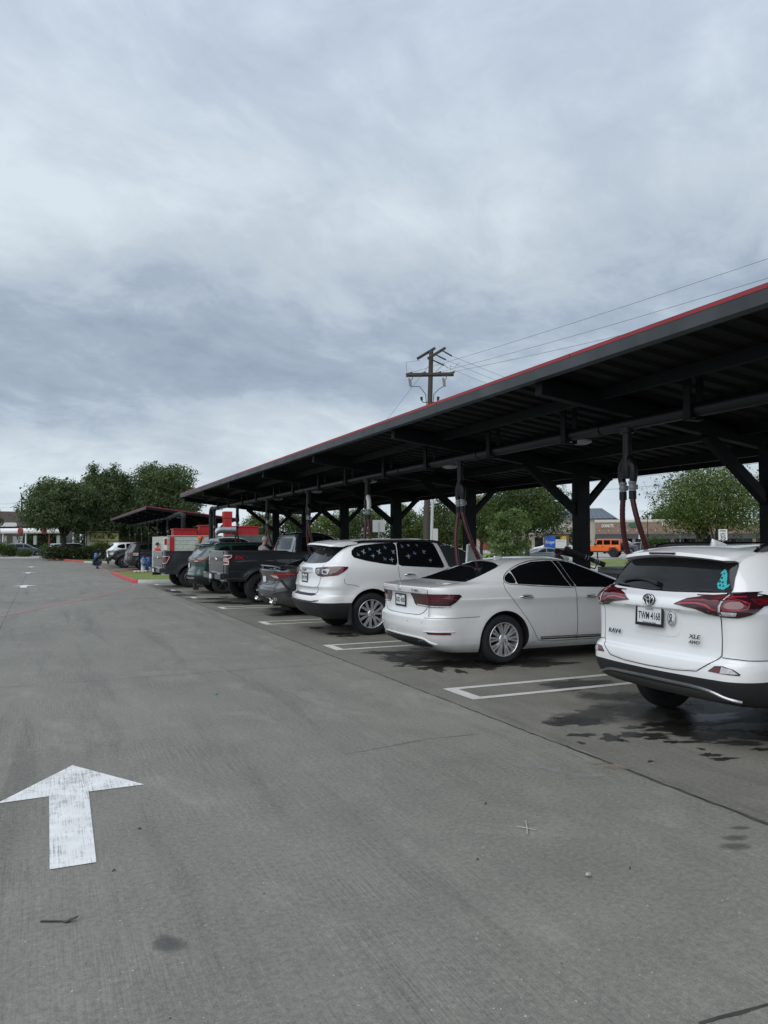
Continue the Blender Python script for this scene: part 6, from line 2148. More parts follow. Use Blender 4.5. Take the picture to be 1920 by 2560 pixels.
def tree(name, x, y, h, w, seed, lm, label, group, trunk_h=.28, stems=1, base_r=.20, nleaf=21000, leaf=0.132, crown_low=.22, lobes=18, spread=1.0, dens=.55, wy=None, zb=None, topper=0):
    r = random.Random(seed)
    z0 = gz(x, y) - .1 if zb is None else zb
    root = empty(name, (x, y, z0))
    wy = wy or w
    mb = MB()
    lo = []
    zc0, zc1 = h * crown_low, h
    L = []
    for i in range(lobes):
        t = (i + .5) / lobes
        z = zc0 + (zc1 - zc0) * (.12 + .76 * t)
        k = math.sin(math.pi * (.16 + .80 * ((z - zc0) / (zc1 - zc0)))) ** .7
        a = i * 2.399 + r.uniform(-.5, .5)
        rad = w / 2 * k * spread * math.sqrt(r.uniform(.15, .85))
        rad = min(rad, w / 2 * .78)
        s_ = r.uniform(.20, .33) * w * (.75 + .35 * k)
        L.append((rad * math.cos(a), rad * math.sin(a) * wy / w, z, s_, s_ * wy / w, s_ * r.uniform(.55, .78)))
    for i in range(topper):
        a = r.uniform(0, 6.28)
        L.append((w * .2 * math.cos(a), w * .2 * math.sin(a), h * r.uniform(.88, 1.0), w * .09, w * .09, h * .06))
    ends = sorted(L, key=lambda q: r.random())
    for s_ in range(stems):
        a = s_ * 6.283 / max(1, stems) + .6
        fx, fy = (.0, .0) if stems == 1 else (.12 * math.cos(a), .12 * math.sin(a))
        tx, ty = (.1 * r.uniform(-1, 1), .1 * r.uniform(-1, 1)) if stems == 1 else (w * .14 * math.cos(a), w * .14 * math.sin(a))
        top = Vector((tx, ty, h * trunk_h))
        limb(mb, (fx, fy, 0), top, base_r / (1 if stems == 1 else 1.6), base_r * .68 / (1 if stems == 1 else 1.6), r, .05)
        mine = ends[s_::stems]
        for q in mine[:max(4, 11 // stems)]:
            mid = top.lerp(Vector(q[:3]), .55) + Vector((0, 0, h * .03))
            limb(mb, top - Vector((0, 0, .1)), mid, base_r * .45 / (1 if stems == 1 else 1.3), base_r * .22, r, .10, 4)
            limb(mb, mid, q[:3], base_r * .22, base_r * .06, r, .16, 4)
            for _ in range(2):
                d = Vector((r.uniform(-1, 1), r.uniform(-1, 1), r.uniform(-.1, 1))).normalized()
                limb(mb, mid, mid + Vector((d.x * q[3], d.y * q[4], d.z * q[5])) * 1.4, base_r * .14, base_r * .03, r, .15, 3)
    mb.build('trunk', M_bark, root)
    V, F = leaf_cloud(L, nleaf, leaf, seed + 5, dens)
    mb = MB()
    mb.add(V, F)
    mb.build('crown', lm, root)
    return tag(root, label, 'tree', group)


G1, G2 = 'oak trees behind the far canopy', 'trees beyond the street'


def ptree(u, D, *a, **k):
    p = at(u, D)
    return tree('tree', p.x, p.y, *a, **k)


# oak group on the left
ptree(158, 78, 8.2, 6.6, 11, L_oak, 'leftmost big oak with a dark spreading crown, above the hedge', G1, trunk_h=.30, base_r=.32, nleaf=48000, leaf=0.187, crown_low=.40, lobes=34, topper=5)
ptree(258, 82, 10.0, 6.0, 12, L_oak, 'middle big oak, second trunk standing in the dark hedge', G1, trunk_h=.30, base_r=.32, nleaf=44800, leaf=0.187, crown_low=.24, lobes=32, topper=6)
ptree(404, 84, 11.0, 7.8, 13, L_oak, 'tallest oak right behind the far canopy roof', G1, trunk_h=.25, base_r=.32, nleaf=51200, leaf=0.187, crown_low=.12, lobes=36, topper=6)
ptree(335, 92, 7.0, 8.0, 14, L_oak, 'lower dark oak filling the gap behind the far canopy posts', G1, trunk_h=.2, base_r=.25, nleaf=28800, leaf=0.212, crown_low=.02, lobes=22)
ptree(262, 92, 4.6, 6.0, 15, L_hedge, 'low dark tree behind the oak trunks and the yellow sign', G1, trunk_h=.2, base_r=.2, nleaf=12000, leaf=0.272, crown_low=.0, lobes=16)
ptree(118, 114, 5.4, 5.5, 16, L_hedge, 'low dark tree behind the left end of the white tube canopy', G1, trunk_h=.2, base_r=.2, nleaf=9000, leaf=0.272, crown_low=.05, lobes=14)
ptree(-38, 80, 6.0, 2.6, 17, L_oak, 'oak branch tips at the very left edge of the view', G1, trunk_h=.5, base_r=.16, nleaf=4800, leaf=0.156, crown_low=.6, lobes=8)
# beyond the street
ptree(1775, 52, 7.1, 6.3, 21, L_elm, 'wide airy tree with several stems by the speed limit sign', G2, trunk_h=.24, stems=5, base_r=.20, nleaf=46000, leaf=.095, crown_low=.34, lobes=52, dens=.2, topper=12)
ptree(1990, 56, 7.6, 7.0, 22, L_elm, 'light green tree cut by the right edge of the view', G2, trunk_h=.22, stems=3, base_r=.18, nleaf=24000, leaf=0.114, crown_low=.22, lobes=22, dens=.3, topper=5)
ptree(1316, 60, 6.5, 6.4, 23, L_mid, 'dense green tree behind the canopy post, left of the sign', G2, trunk_h=.40, base_r=.22, nleaf=39000, leaf=0.120, crown_low=.42, lobes=28, topper=5)
ptree(1204, 66, 6.0, 4.4, 24, L_mid, 'tree with a plain dark trunk beside the white pillar of the drive', G2, trunk_h=.36, base_r=.18, nleaf=22500, leaf=0.126, crown_low=.30, lobes=20, topper=3)
ptree(1270, 40, 3.9, 2.3, 25, L_young, 'young pale leafy tree in front of the dense green tree', G2, trunk_h=.15, stems=3, base_r=.06, nleaf=10800, leaf=0.096, crown_low=.05, lobes=14, dens=.15, zb=-.1)
ptree(1115, 74, 5.9, 4.4, 26, L_mid, 'tree just right of the utility pole', G2, trunk_h=.3, base_r=.18, nleaf=21000, leaf=0.132, crown_low=.22, lobes=20, topper=3)
ptree(1018, 78, 5.6, 4.0, 27, L_elm, 'tree just left of the utility pole', G2, trunk_h=.3, base_r=.18, nleaf=19500, leaf=0.132, crown_low=.18, lobes=18, topper=3)
ptree(918, 74, 5.5, 4.8, 28, L_mid, 'tree behind the blank back of a road sign', G2, trunk_h=.25, base_r=.18, nleaf=19500, leaf=0.132, crown_low=.08, lobes=20, topper=2)
ptree(830, 80, 5.2, 4.8, 29, L_elm, 'green tree behind the roof of the lifted pickup', G2, trunk_h=.25, base_r=.18, nleaf=18000, leaf=0.138, crown_low=.05, lobes=18)
ptree(740, 84, 5.4, 4.6, 30, L_mid, 'green tree between the third and fourth posts from the far end', G2, trunk_h=.25, base_r=.18, nleaf=18000, leaf=0.138, crown_low=.05, lobes=18, topper=2)
ptree(655, 82, 5.2, 4.2, 31, L_elm, 'bright green tree right of the big red box', G2, trunk_h=.25, base_r=.18, nleaf=18000, leaf=0.138, crown_low=.05, lobes=18, topper=2)
ptree(1660, 150, 8.6, 8.0, 32, L_mid, 'distant tree top showing over the shop parapet', G2, trunk_h=.3, base_r=.2, nleaf=6000, leaf=0.320, crown_low=.3, lobes=14)
ptree(1420, 96, 3.4, 4.5, 33, L_hedge, 'dark low tree behind the mall sign', G2, trunk_h=.25, base_r=.12, nleaf=5000, leaf=0.192, crown_low=.05, lobes=12)


def bush(name, x, y, w, d, h, seed, lm, label, cat, n=2500, leaf=.10, group=None, box=False, rz=0.0):
    root = empty(name, (x, y, gz(x, y) - .04), rz)
    r = random.Random(seed)
    L = []
    if box:
        k = max(2, int(w / .5))
        for i in range(k):
            for j in range(2):
                for t in (.35, .75):
                    L.append((-w / 2 + w * (i + .5) / k, (j - .5) * d * .5, h * t, w / k * .75, d * .36, h * .3))
    else:
        for i in range(9):
            a = i * 2.4
            L.append((w * .26 * math.cos(a), d * .26 * math.sin(a), h * r.uniform(.38, .66), w * .28, d * .28, h * .34))
    V, F = leaf_cloud(L, n, leaf, seed, .7)
    mb = MB(); mb.add(V, F); mb.build('foliage', lm, root)
    mb = MB()
    for i in range(5):
        a = i * 1.3
        limb(mb, (w * .05 * math.cos(a), d * .05 * math.sin(a), 0), (w * .25 * math.cos(a), d * .25 * math.sin(a), h * .6), .03, .01, r)
    mb.build('stem', M_bark, root)
    return tag(root, label, cat, group)


def pbush(u, D, *a, **k):
    p = at(u, D)
    return bush('bush' if not k.get('box') else 'hedge', p.x, p.y, *a, rz=facing(u), **k)


pbush(172, 74, 4.3, 1.4, 1.45, 41, L_hedge, 'clipped dark hedge around the left oak trunk', 'hedge', n=5000, leaf=.14, box=True)
pbush(250, 75, 3.4, 1.4, 1.35, 42, L_hedge, 'clipped dark hedge between the second oak trunk and the yellow sign', 'hedge', n=4500, leaf=.14, box=True)
pbush(132, 86, 2.6, 1.2, 1.6, 43, L_mid, 'pale green clipped hedge left of the silver SUV', 'hedge', n=2500, leaf=.14, box=True)
pbush(10, 90, 2.9, 2.6, 2.0, 44, L_mid, 'large round bush at the left edge, by the drive-in', 'bush', n=4500, leaf=.13)
pbush(62, 90, 1.7, 1.6, 1.05, 45, L_mid, 'small round bush in front of the grey hatchback SUV', 'bush', n=2600, leaf=.12)
pbush(252, 78, 2.2, 1.2, 2.1, 46, L_ylw, 'yellow green bush below the yellow sign', 'bush', n=3000, leaf=.13)
pbush(1640, 92, 3.2, 2.4, 2.6, 47, L_mid, 'round green shrub before the shop front, between the lamp posts', 'bush', n=2800, leaf=.16)
pbush(1556, 21.5, .55, .5, .55, 48, L_hedge, 'small dark shrub by the kerb beyond the white sedan', 'bush', n=420, leaf=.07)
pbush(1590, 50, 1.4, 1.0, .8, 49, L_mid, 'low shrub on the verge behind the maroon hoses', 'bush', n=700, leaf=.11)
# ================================================================== island, enclosure, hydrant
def kerb(name, pts, w, h, m, label=None, z=0.0):
    """raised kerb along a polyline, rounded top"""
    P = [Vector((p[0], p[1], 0)) for p in pts]
    prof = [(-w / 2, 0), (-w / 2, h * .75), (-w / 2 + .03, h), (w / 2 - .03, h), (w / 2, h * .75), (w / 2, 0)]
    secs = []
    for i, p in enumerate(P):
        d = (P[min(i + 1, len(P) - 1)] - P[max(i - 1, 0)]).normalized()
        n = Vector((-d.y, d.x, 0))
        secs.append([p + n * a + Vector((0, 0, b + gz(p.x, p.y) + z)) for a, b in prof])
    vs, fs = loft(secs)
    mb = MB(); mb.add(vs, fs)
    o_ = mb.build(name, m)
    o_.data.set_sharp_from_angle(angle=R(50))
    return tag(o_, kind='structure')


def arc(cx, cy, r, a0, a1, n=10): return [(cx + r * math.cos(R(a0 + (a1 - a0) * i / n)), cy + r * math.sin(R(a0 + (a1 - a0) * i / n))) for i in range(n + 1)]


isl = [(3.62, 33.9)] + arc(4.4, 33.6, .85, 170, 265, 7) + [(5.2, 32.72), (13.4, 32.72), (13.4, 44.6), (5.0, 44.6)] + arc(4.5, 43.7, .9, 95, 175, 6)
tag(sheet('island_lawn', isl, .115, M_grass, 2.0), kind='structure')
kerb('kerb', [(3.58, 43.7), (3.56, 40), (3.57, 36), (3.60, 34.0)] + arc(4.4, 33.6, .82, 172, 215, 5), .17, .15, M_redkerb)
kerb('kerb', arc(4.4, 33.6, .82, 217, 268, 5) + [(5.2, 32.70), (9, 32.70), (13.5, 32.70)], .17, .15, M_kerb)
kerb('kerb', arc(4.5, 43.7, .92, 178, 100, 6) + [(5.2, 44.62), (13.4, 44.62)], .17, .15, M_redkerb)
# far left island with the hedge: red kerb, pale end
tag(sheet('hedge_island_lawn', [(.75, 89), (3.6, 70.2), (4.4, 68.6), (13, 68.6), (13, 92), (2.5, 92)], .11, M_grass2, 4.0), kind='structure')
kerb('kerb', [(.62, 90.3), (.70, 88.6), (3.45, 70.6)], .22, .16, M_redkerb)
kerb('kerb', [(3.45, 70.55), (3.9, 69.0), (5.0, 68.5), (12, 68.5)], .2, .15, M_kerb)
kerb('kerb', [(.60, 90.4), (1.2, 96), (2.5, 104)], .2, .16, M_redkerb)
# street kerbs
kerb('kerb', [(13.75, -30), (13.75, 32.5)], .18, .15, M_kerb)
kerb('kerb', [(18.9, -40), (18.9, 200)], .18, .15, M_kerb)
kerb('kerb', [(33.7, -40), (33.7, 48)], .2, .16, M_kerb)
kerb('kerb', [(33.7, 49), (42, 52.2), (50, 56), (57, 64)], .2, .16, M_kerb)
kerb('kerb', [(33.7, 62), (41, 65.5), (50, 74), (58, 95)], .2, .16, M_kerb)
kerb('kerb', [(33.7, 62), (33.7, 220)], .2, .16, M_kerb)
p0, p1 = at(-260, 128), at(96, 118)
kerb('kerb', [tuple(p0), tuple(p1)], .3, .2, M_redkerb)

M_block = masonry_mat('split_face_block', (.40, .42, .40), (.52, .54, .51), (.40, .41, .40), .41, .20, 'XZ', .010, .03)
M_greywall = mat('grey_render', (.10, .105, .105), .8, var=.2, vscale=4)


def enclosure():
    root = empty('equipment_enclosure', (7.6, 40.0, 0))

    def bx(name, m, *b):
        mb = MB()
        for q in b: mb.box(q[0] - 7.6, q[1] - 7.6, q[2] - 40, q[3] - 40, q[4], q[5], 0, .012)
        return mb.build(name, m, root)
    bx('wall', M_block, (5.62, 8.3, 38.0, 38.22, .0, 2.02))
    bx('wall', M_block, (5.40, 5.62, 38.0, 42.0, .0, 2.02))
    bx('wall', M_greywall, (8.3, 11.2, 37.4, 37.62, .0, 2.10))
    bx('wall', M_greywall, (11.0, 11.2, 37.62, 42.0, .0, 2.0))
    bx('wall', M_greywall, (5.62, 11.0, 41.8, 42.0, .0, 2.0))
    bx('coping', M_kerb, (5.62, 8.3, 37.97, 38.25, 2.023, 2.06))
    bx('red_panel', M_redbox, (5.70, 5.92, 37.955, 37.997, .25, 1.98))
    bx('red_panel', M_redbox, (5.355, 5.397, 38.02, 38.24, .25, 1.20))
    bx('sign_panel', M_white, (5.42, 5.60, 37.96, 37.997, 1.35, 1.95))
    bx('sign_border', M_redbox, (5.45, 5.57, 37.945, 37.958, 1.60, 1.90))
    return tag(root, 'pale rough block wall with red panels round the vacuum machinery', 'wall')


enclosure()


def red_box(x, y, z0, w, d, h, label, lid=True):
    root = empty('machine_cabinet', (x, y, 0))
    mb = MB()
    mb.box(-w / 2, w / 2, -d / 2, d / 2, z0, z0 + h, 0, .02)
    n = max(2, int(w / .35))
    for i in range(n + 1):
        xx = -w / 2 + w * i / n
        mb.box(xx - .02, xx + .02, -d / 2 - .02, -d / 2 + .01, z0 + .03, z0 + h - .05)
    b = mb.build('cabinet', M_redbox, root)
    if lid:
        mb = MB()
        mb.box(-w / 2 - .05, w / 2 + .05, -d / 2 - .05, d / 2 + .05, z0 + h - .02, z0 + h + .03, 0, .01)
        mb.build('lid', M_redbox, root)
    mb = MB()
    for sx in (-1, 1):
        for sy in (-1, 1): mb.box(sx * (w / 2 - .05) - .03, sx * (w / 2 - .05) + .03, sy * (d / 2 - .05) - .03, sy * (d / 2 - .05) + .03, .0, z0)
    mb.build('frame_legs', M_steel, root)
    mb = MB()
    mb.lathe([(0, .06), (.05, .05), (.06, 0)], 12, 0, frame((w / 2 + .02, 0, z0 + h * .8), (0, 1, 0), (0, 0, 1)))
    mb.build('bolt_cap', M_white, root)
    return tag(root, label, 'cabinet')


red_box(6.75, 40.2, 1.55, 1.15, .9, .85, 'low wide red machine cabinet rising behind the pale block wall')
red_box(7.75, 40.2, 1.6, .45, .6, 1.0, 'narrow red machine cabinet next to the silver duct elbow')
red_box(9.75, 39.6, 1.5, 1.35, .9, 1.05, 'largest red machine cabinet, at the right end of the silver duct')
mb = MB()
mb.box(-.16, .16, -.2, .2, .1, 2.45); mb.box(-.20, .20, -.24, .24, 2.45, 2.98, 0, .02); mb.box(-.22, .22, -.26, .26, 3.0, 3.36, 0, .02); mb.box(.20, .32, -.04, .04, 2.78, 2.84)
o = mb.build('machine_tower', M_redbox)
o.location = (8.95, 39.9, 0)
tag(o, 'tall narrow red machine tower behind the black riser pipe', 'cabinet')
mb = MB()
pts = [(8.1, 39.0, .2), (8.1, 39.0, 2.02)] + [(8.1 + .34 * (1 - math.cos(R(a))), 39.0, 2.02 + .34 * math.sin(R(a))) for a in range(15, 91, 15)] + [(9.2, 39.0, 2.36)]
mb.tube(pts, .16, 16)
for x in (8.55, 8.9): mb.tube([(x, 39.0, 2.36), (x + .04, 39.0, 2.36)], .175, 16)
tag(mb.build('air_duct', M_galv), 'fat silver duct elbow between the red cabinets', 'duct')
mb = MB()
mb.tube([(6.9, 41.3, 0), (6.9, 41.3, 3.06)], .11, 14)
mb.tube([(6.9, 41.3, 3.0), (6.9, 41.3, 3.14), (6.86, 41.35, 3.22), (6.75, 41.6, 3.25), (6.55, 43.6, 3.15)], .125, 14)
tag(mb.build('riser_pipe', M_pvc), 'black riser pipe with grey elbow at the corner of the far canopy', 'pipe')


def hydrant(x, y):
    z = gz(x, y) + .11
    root = empty('fire_hydrant', (x, y, z))
    mb = MB()
    mb.lathe([(.17, 0), (.17, .04), (.115, .045), (.115, .10), (.125, .11), (.115, .13), (.115, .56), (.15, .57), (.15, .62)], 20)
    for k in range(8):
        a = k * math.pi / 4
        mb.lathe([(.012, .0), (.012, .025), (0, .025)], 6, 0, Matrix.Translation((.145 * math.cos(a), .145 * math.sin(a), .04)))
    mb.build('barrel', mat('hydrant_white', (.62, .64, .66), .45, var=.12, vscale=8), root)
    bl = mat('hydrant_blue', (.07, .16, .36), .4, var=.1, vscale=6)
    mb = MB()
    mb.lathe([(.15, .62), (.155, .66), (.13, .72), (.08, .77), (.04, .79), (.035, .83), (0, .83)], 20)
    mb.build('bonnet', bl, root)
    for ang, rr_, L in ((-90, .075, .20), (0, .05, .17), (180, .05, .17)):
        M_ = Matrix.Rotation(R(ang), 4, 'Z') @ Matrix.Translation((.08, 0, .45)) @ Matrix.Rotation(R(90), 4, 'Y')
        mb = MB()
        mb.lathe([(rr_, 0), (rr_, L - .07), (rr_ * 1.3, L - .06), (rr_ * 1.3, L - .01), (.02, L), (.02, L + .03), (0, L + .03)], 14, 0, M_)
        mb.build('nozzle_cap', bl, root)
    return tag(root, 'white fire hydrant with a blue bonnet on the grass island', 'hydrant')


hydrant(5.08, 43.1)
mb = MB()
mb.box(-.045, .045, -.045, .045, 0, 1.45, 0, .008)
o = mb.build('marker_post', M_steel); o.location = (4.82, 42.6, .10)
tag(o, 'dark square marker post standing left of the fire hydrant', 'post')
BL = mat('blue_barrel', (.035, .085, .28), .45, var=.15, vscale=6)


def barrel(x, y, label, h=.86):
    mb = MB()
    mb.lathe([(0, 0), (.17, 0), (.18, .03), (.175, h * .33), (.185, h * .35), (.175, h * .37), (.17, h * .66), (.18, h * .68), (.17, h * .70), (.15, h), (.13, h + .01), (0, h + .01)], 18)
    o_ = mb.build('rubbish_barrel', BL)
    o_.location = (x, y, gz(x, y))
    return tag(o_, label, 'barrel', 'blue barrels at the stalls')


barrel(5.75, 46.2, 'blue barrel right behind the fire hydrant')
barrel(5.45, 45.6, 'blue barrel half hidden between the hydrant and the pickup tail', .8)
barrel(3.75, 60.5, 'blue barrel beside the crouching person', .95)
mb = MB()
for k in range(9):
    a = k * .7
    mb.sphere((.25 * math.cos(a) * (1 + .3 * (k % 2)), .16 * math.sin(a), .05), .09, 0, 8, 5, (1.2, .9, .7))
o = mb.build('rock_border', mat('pale_rock', (.45, .44, .40), .9, var=.2, vscale=6)); o.location = (4.9, 42.4, .11)
tag(o, 'few pale rocks lying round the foot of the hydrant', 'rocks')

# bin, nozzle holder at the post behind the white sedan
mb = MB()
mb.box(-.22, .22, -.22, .22, .0, 1.12, 0, .02)
o = mb.build('bin_body', mat('grey_bin', (.085, .09, .09), .7, var=.1)); root = empty('waste_bin', (9.55, 10.75, 0)); o.parent = root
mb = MB(); mb.box(-.26, .26, -.26, .26, 1.12, 1.20, 0, .015); mb.box(-.26, .26, -.26, .26, 1.205, 1.24, 0, .01)
o = mb.build('bin_lid', mat('grey_bin_lid', (.16, .17, .17), .6, var=.1)); o.parent = root
tag(root, 'square grey waste bin at the post behind the white sedan', 'bin')


def nozzle_rack(x, y, label):
    root = empty('nozzle_rack', (x, y, 0))
    mb = MB()
    mb.box(-.05, .02, -.10, .10, 1.15, 1.45, 0, .01)
    mb.build('bracket', M_steel, root)
    for i, (dy, a, L) in enumerate(((-.16, -22, .62), (.10, -14, .45))):
        d = Vector((math.cos(R(a)) * .9, -.38, math.sin(R(a)))).normalized()
        c = Vector((-.10, dy, 1.46))
        mb = MB()
        mb.tube([c - d * .28, c - d * .1, c + d * L * .4, c + d * L * .8], [.052, .045, .040, .048], 12)
        nz = mb.build('nozzle', M_black, root)
        mb = MB()
        for t in (.12, .17, .30, .34, .38): mb.tube([c + d * (t - .008), c + d * (t + .008)], .047, 12)
        mb.build('clamp_ring', M_galv, nz)
    mb = MB()
    mb.tube([(-.32, .06, 1.50), (-.40, .10, 1.44), (-.44, .12, 1.30), (-.46, .12, .9)], .036, 10)
    mb.build('hose', M_hose, root)
    mb = MB()
    mb.tube([(.05, -.15, 1.25), (.22, -.2, 1.20), (.30, -.2, 1.32), (.28, -.2, 1.5)], .012, 6)
    mb.build('hook', M_steel, root)
    return tag(root, label, 'nozzle holder')


nozzle_rack(9.0, 11.2, 'black vacuum nozzles hung at the post above the white sedan bonnet')

# lane-side leaning post with a folded arm by the far hedge
mb = MB()
p = at(116, 88)
mb.beam((.12, 0, 0), (-.05, 0, 1.15), .11, .11)
o = mb.build('post', M_steel); root = empty('drive_barrier', (p.x + .2, p.y, gz(p.x, p.y)), facing(116)); o.parent = root
mb = MB(); mb.box(-1.05, .05, -.10, .10, 1.02, 1.16, 0, .02); mb.beam((-.05, 0, .72), (-.62, 0, 1.04), .06, .06)
o = mb.build('arm', M_steel); o.parent = root
tag(root, 'black leaning post with a folded arm at the red kerb corner', 'post')


# ================================================================== left: drive-in and neighbours
M_stone = masonry_mat('rubble_stone', (.24, .19, .14), (.36, .30, .23), (.22, .20, .17), .34, .22, 'XZ', .02, .03)
M_shingle = mat('brown_shingles', (.070, .052, .044), .9, var=.3, vscale=3, stretch=(1, 1, 8))
M_peach = mat('peach_fascia', (.55, .34, .27), .7, var=.1)


def left_building():
    p = at(20, 118)
    root = empty('restaurant_building', (p.x, p.y, gz(p.x, p.y)), facing(20))
    mb = MB()
    mb.box(-14, 2.4, 0, 9, 0, 3.6)
    w = mb.build('wall', M_stone, root)
    mb = MB()
    mb.prism([(0, 3.55), (9.6, 3.55), (4.6, 6.35)], 17.6, 0, Matrix.Translation((-14.6, -.4, 0)) @ frame((0, 0, 0), (0, 1, 0), (0, 0, 1)))
    mb.build('roof', M_shingle, root)
    mb = MB()
    mb.beam((3.06, -.5, 3.6), (3.06, 4.2, 6.42), .1, .25); mb.beam((3.06, 4.2, 6.42), (3.06, 9.3, 3.6), .1, .25)
    mb.build('gable_trim', M_white, root)
    mb = MB()
    mb.prism([(.3, 3.5), (8.6, 3.5), (4.4, 6.1)], .1, 0, Matrix.Translation((2.9, 0, 0)) @ frame((0, 0, 0), (0, 1, 0), (0, 0, 1)))
    mb.build('gable', mat('pale_siding', (.45, .47, .48), .7), root)
    for x in (-7, -5.2, -3.4, -1.6):
        mb = MB(); mb.box(x - .6, x + .6, -.06, .02, 1.0, 2.6)
        wn = mb.build('window', G_dark, root)
        mb = MB()
        for q in (-.62, 0, .62): mb.box(x + q - .04, x + q + .04, -.09, .0, .95, 2.65)
        mb.build('window_frame', M_white, wn)
    mb = MB(); mb.box(.7, 2.1, -.08, .02, .1, 2.3)
    mb.build('door', M_white, root)
    mb = MB(); mb.box(-11, 1.2, -3.4, -.1, 3.05, 4.35, 0, .03)
    mb.build('white_canopy_fascia', M_white, root)
    return tag(root, 'stone restaurant with a brown gabled roof at the left edge', 'building')


left_building()


def drive_in():
    p = at(-60, 104); q = at(176, 99)
    root = empty('drive_in_canopy', (p.x, p.y, gz(p.x, p.y)), math.atan2(q.y - p.y, q.x - p.x))
    L = (q - p).length
    mb = MB()
    mb.tube([(0, 0, 2.95), (L, 0, 2.95)], .36, 20)
    mb.build('white_tube', M_white, root)
    mb = MB(); mb.box(0, L + .6, .1, 4.6, 3.30, 3.55)
    mb.build('roof', M_steel, root)
    n = 4
    for i in range(n):
        x = L * (.26 + .245 * i)
        mb = MB()
        mb.lathe([(0, .05), (.30, .05), (.46, .03), (.47, -.02)], 24, 0, frame((x, -.36, 2.95), (1, 0, 0), (0, 0, 1)))
        mb.build('red_disc', mat('dark_red_disc', (.20, .02, .022), .5), root)
        mb = MB()
        mb.tube([(x + .4, .2, 0), (x + .4, .2, 2.7)], .09, 10)
        mb.build('column', M_white if i != 2 else mat('faded_red_column', (.26, .06, .055), .6), root)
    for x in (L * .30, L * .62, L * .86):
        mb = MB()
        mb.box(x - .25, x + .25, .3, .42, 1.1, 2.3)
        mb.build('menu_board', mat('menu_board', (.30, .31, .31), .5), root)
    return tag(root, 'drive-in canopy with a fat white tube and dark red discs', 'canopy')


drive_in()
p = at(150, 122)
mb = MB()
mb.box(-6, 3, 0, 8, 0, 4.1)
o = mb.build('wall', M_greywall); root = empty('shop_building', (p.x, p.y, gz(p.x, p.y)), facing(150)); o.parent = root
mb = MB(); mb.prism([(-.6, 3.55), (8.6, 3.55), (7, 5.0), (1.0, 5.0)], 10.0, 0, Matrix.Translation((-6.5, 0, 0)) @ frame((0, 0, 0), (0, 1, 0), (0, 0, 1)))
o = mb.build('peach_roof', M_peach); o.parent = root
tag(root, 'low building with a peach coloured roof behind the oaks', 'building')

# yellow shop sign behind the hedge
p = at(262, 80)
root = empty('shop_sign', (p.x, p.y, gz(p.x, p.y)), facing(262))
mb = MB(); mb.box(-1.75, 1.45, 0, .3, .6, 2.98, 0, .02)
o = mb.build('sign_case', mat('sign_cream', (.55, .55, .44), .6, var=.1)); o.parent = root
mb = MB(); mb.box(-1.40, 1.38, -.02, 0, 1.95, 2.82)
f_ = mb.build('sign_face', mat('sign_yellow', (.50, .46, .16), .5, var=.1)); f_.parent = root
mb = MB()
for b in ((-1.46, 1.44, 2.82, 2.88), (-1.46, 1.44, 1.89, 1.95), (-1.46, -1.40, 1.95, 2.82), (1.38, 1.44, 1.95, 2.82)): mb.box(b[0], b[1], -.04, .0, b[2], b[3])
o = mb.build('sign_border', M_black); o.parent = root
lettering('sign_lettering', 'Kwik', .78, mat('sign_dark_green', (.02, .045, .015), .6), frame((-.55, -.03, 2.40), (1, 0, 0), (0, 0, 1)), root, depth=.02, shear=.2, width=1.15, bold=.015)
lettering('sign_lettering', 'Kar', .78, M_black, frame((.70, -.03, 2.40), (1, 0, 0), (0, 0, 1)), root, depth=.02, shear=.2, width=.95, bold=.02)
tag(root, 'yellow shop sign with dark slanted lettering above the hedge', 'sign')


# ================================================================== poles, wires
def lamp_pole(u, D, h, label, m=None, r=.09, cat='pole'):
    q = at(u, D)
    mb = MB()
    mb.tube([(0, 0, 0), (0, 0, h * .5), (0, 0, h)], [r, r * .8, r * .55], 10)
    mb.lathe([(r * 2.2, 0), (r * 2.2, .12), (r, .16)], 12)
    o_ = mb.build('pole', m or M_steel)
    o_.location = (q.x, q.y, gz(q.x, q.y))
    return tag(o_, label, cat)


lamp_pole(53, 125, 9.3, 'thin black utility pole left of the oaks, above the brown roof', r=.16)
lamp_pole(262, 88, 5.2, 'thin pale pole rising behind the yellow sign', M_galv)
lamp_pole(1619, 104, 5.2, 'slim dark lamp post before the shop front, right of the hoses', r=.07)
lamp_pole(1700, 62, 3.6, 'grey pole left of the many stemmed tree', M_galv, .06)
lamp_pole(215, 86, 4.4, 'slim pale pole between the two oak trunks', M_galv, .07)

wires = []


def wire(a, b, sag, r=.012, n=18):
    a, b = Vector(a), Vector(b)
    return [a.lerp(b, i / n) - Vector((0, 0, sag * math.sin(math.pi * i / n))) for i in range(n + 1)]


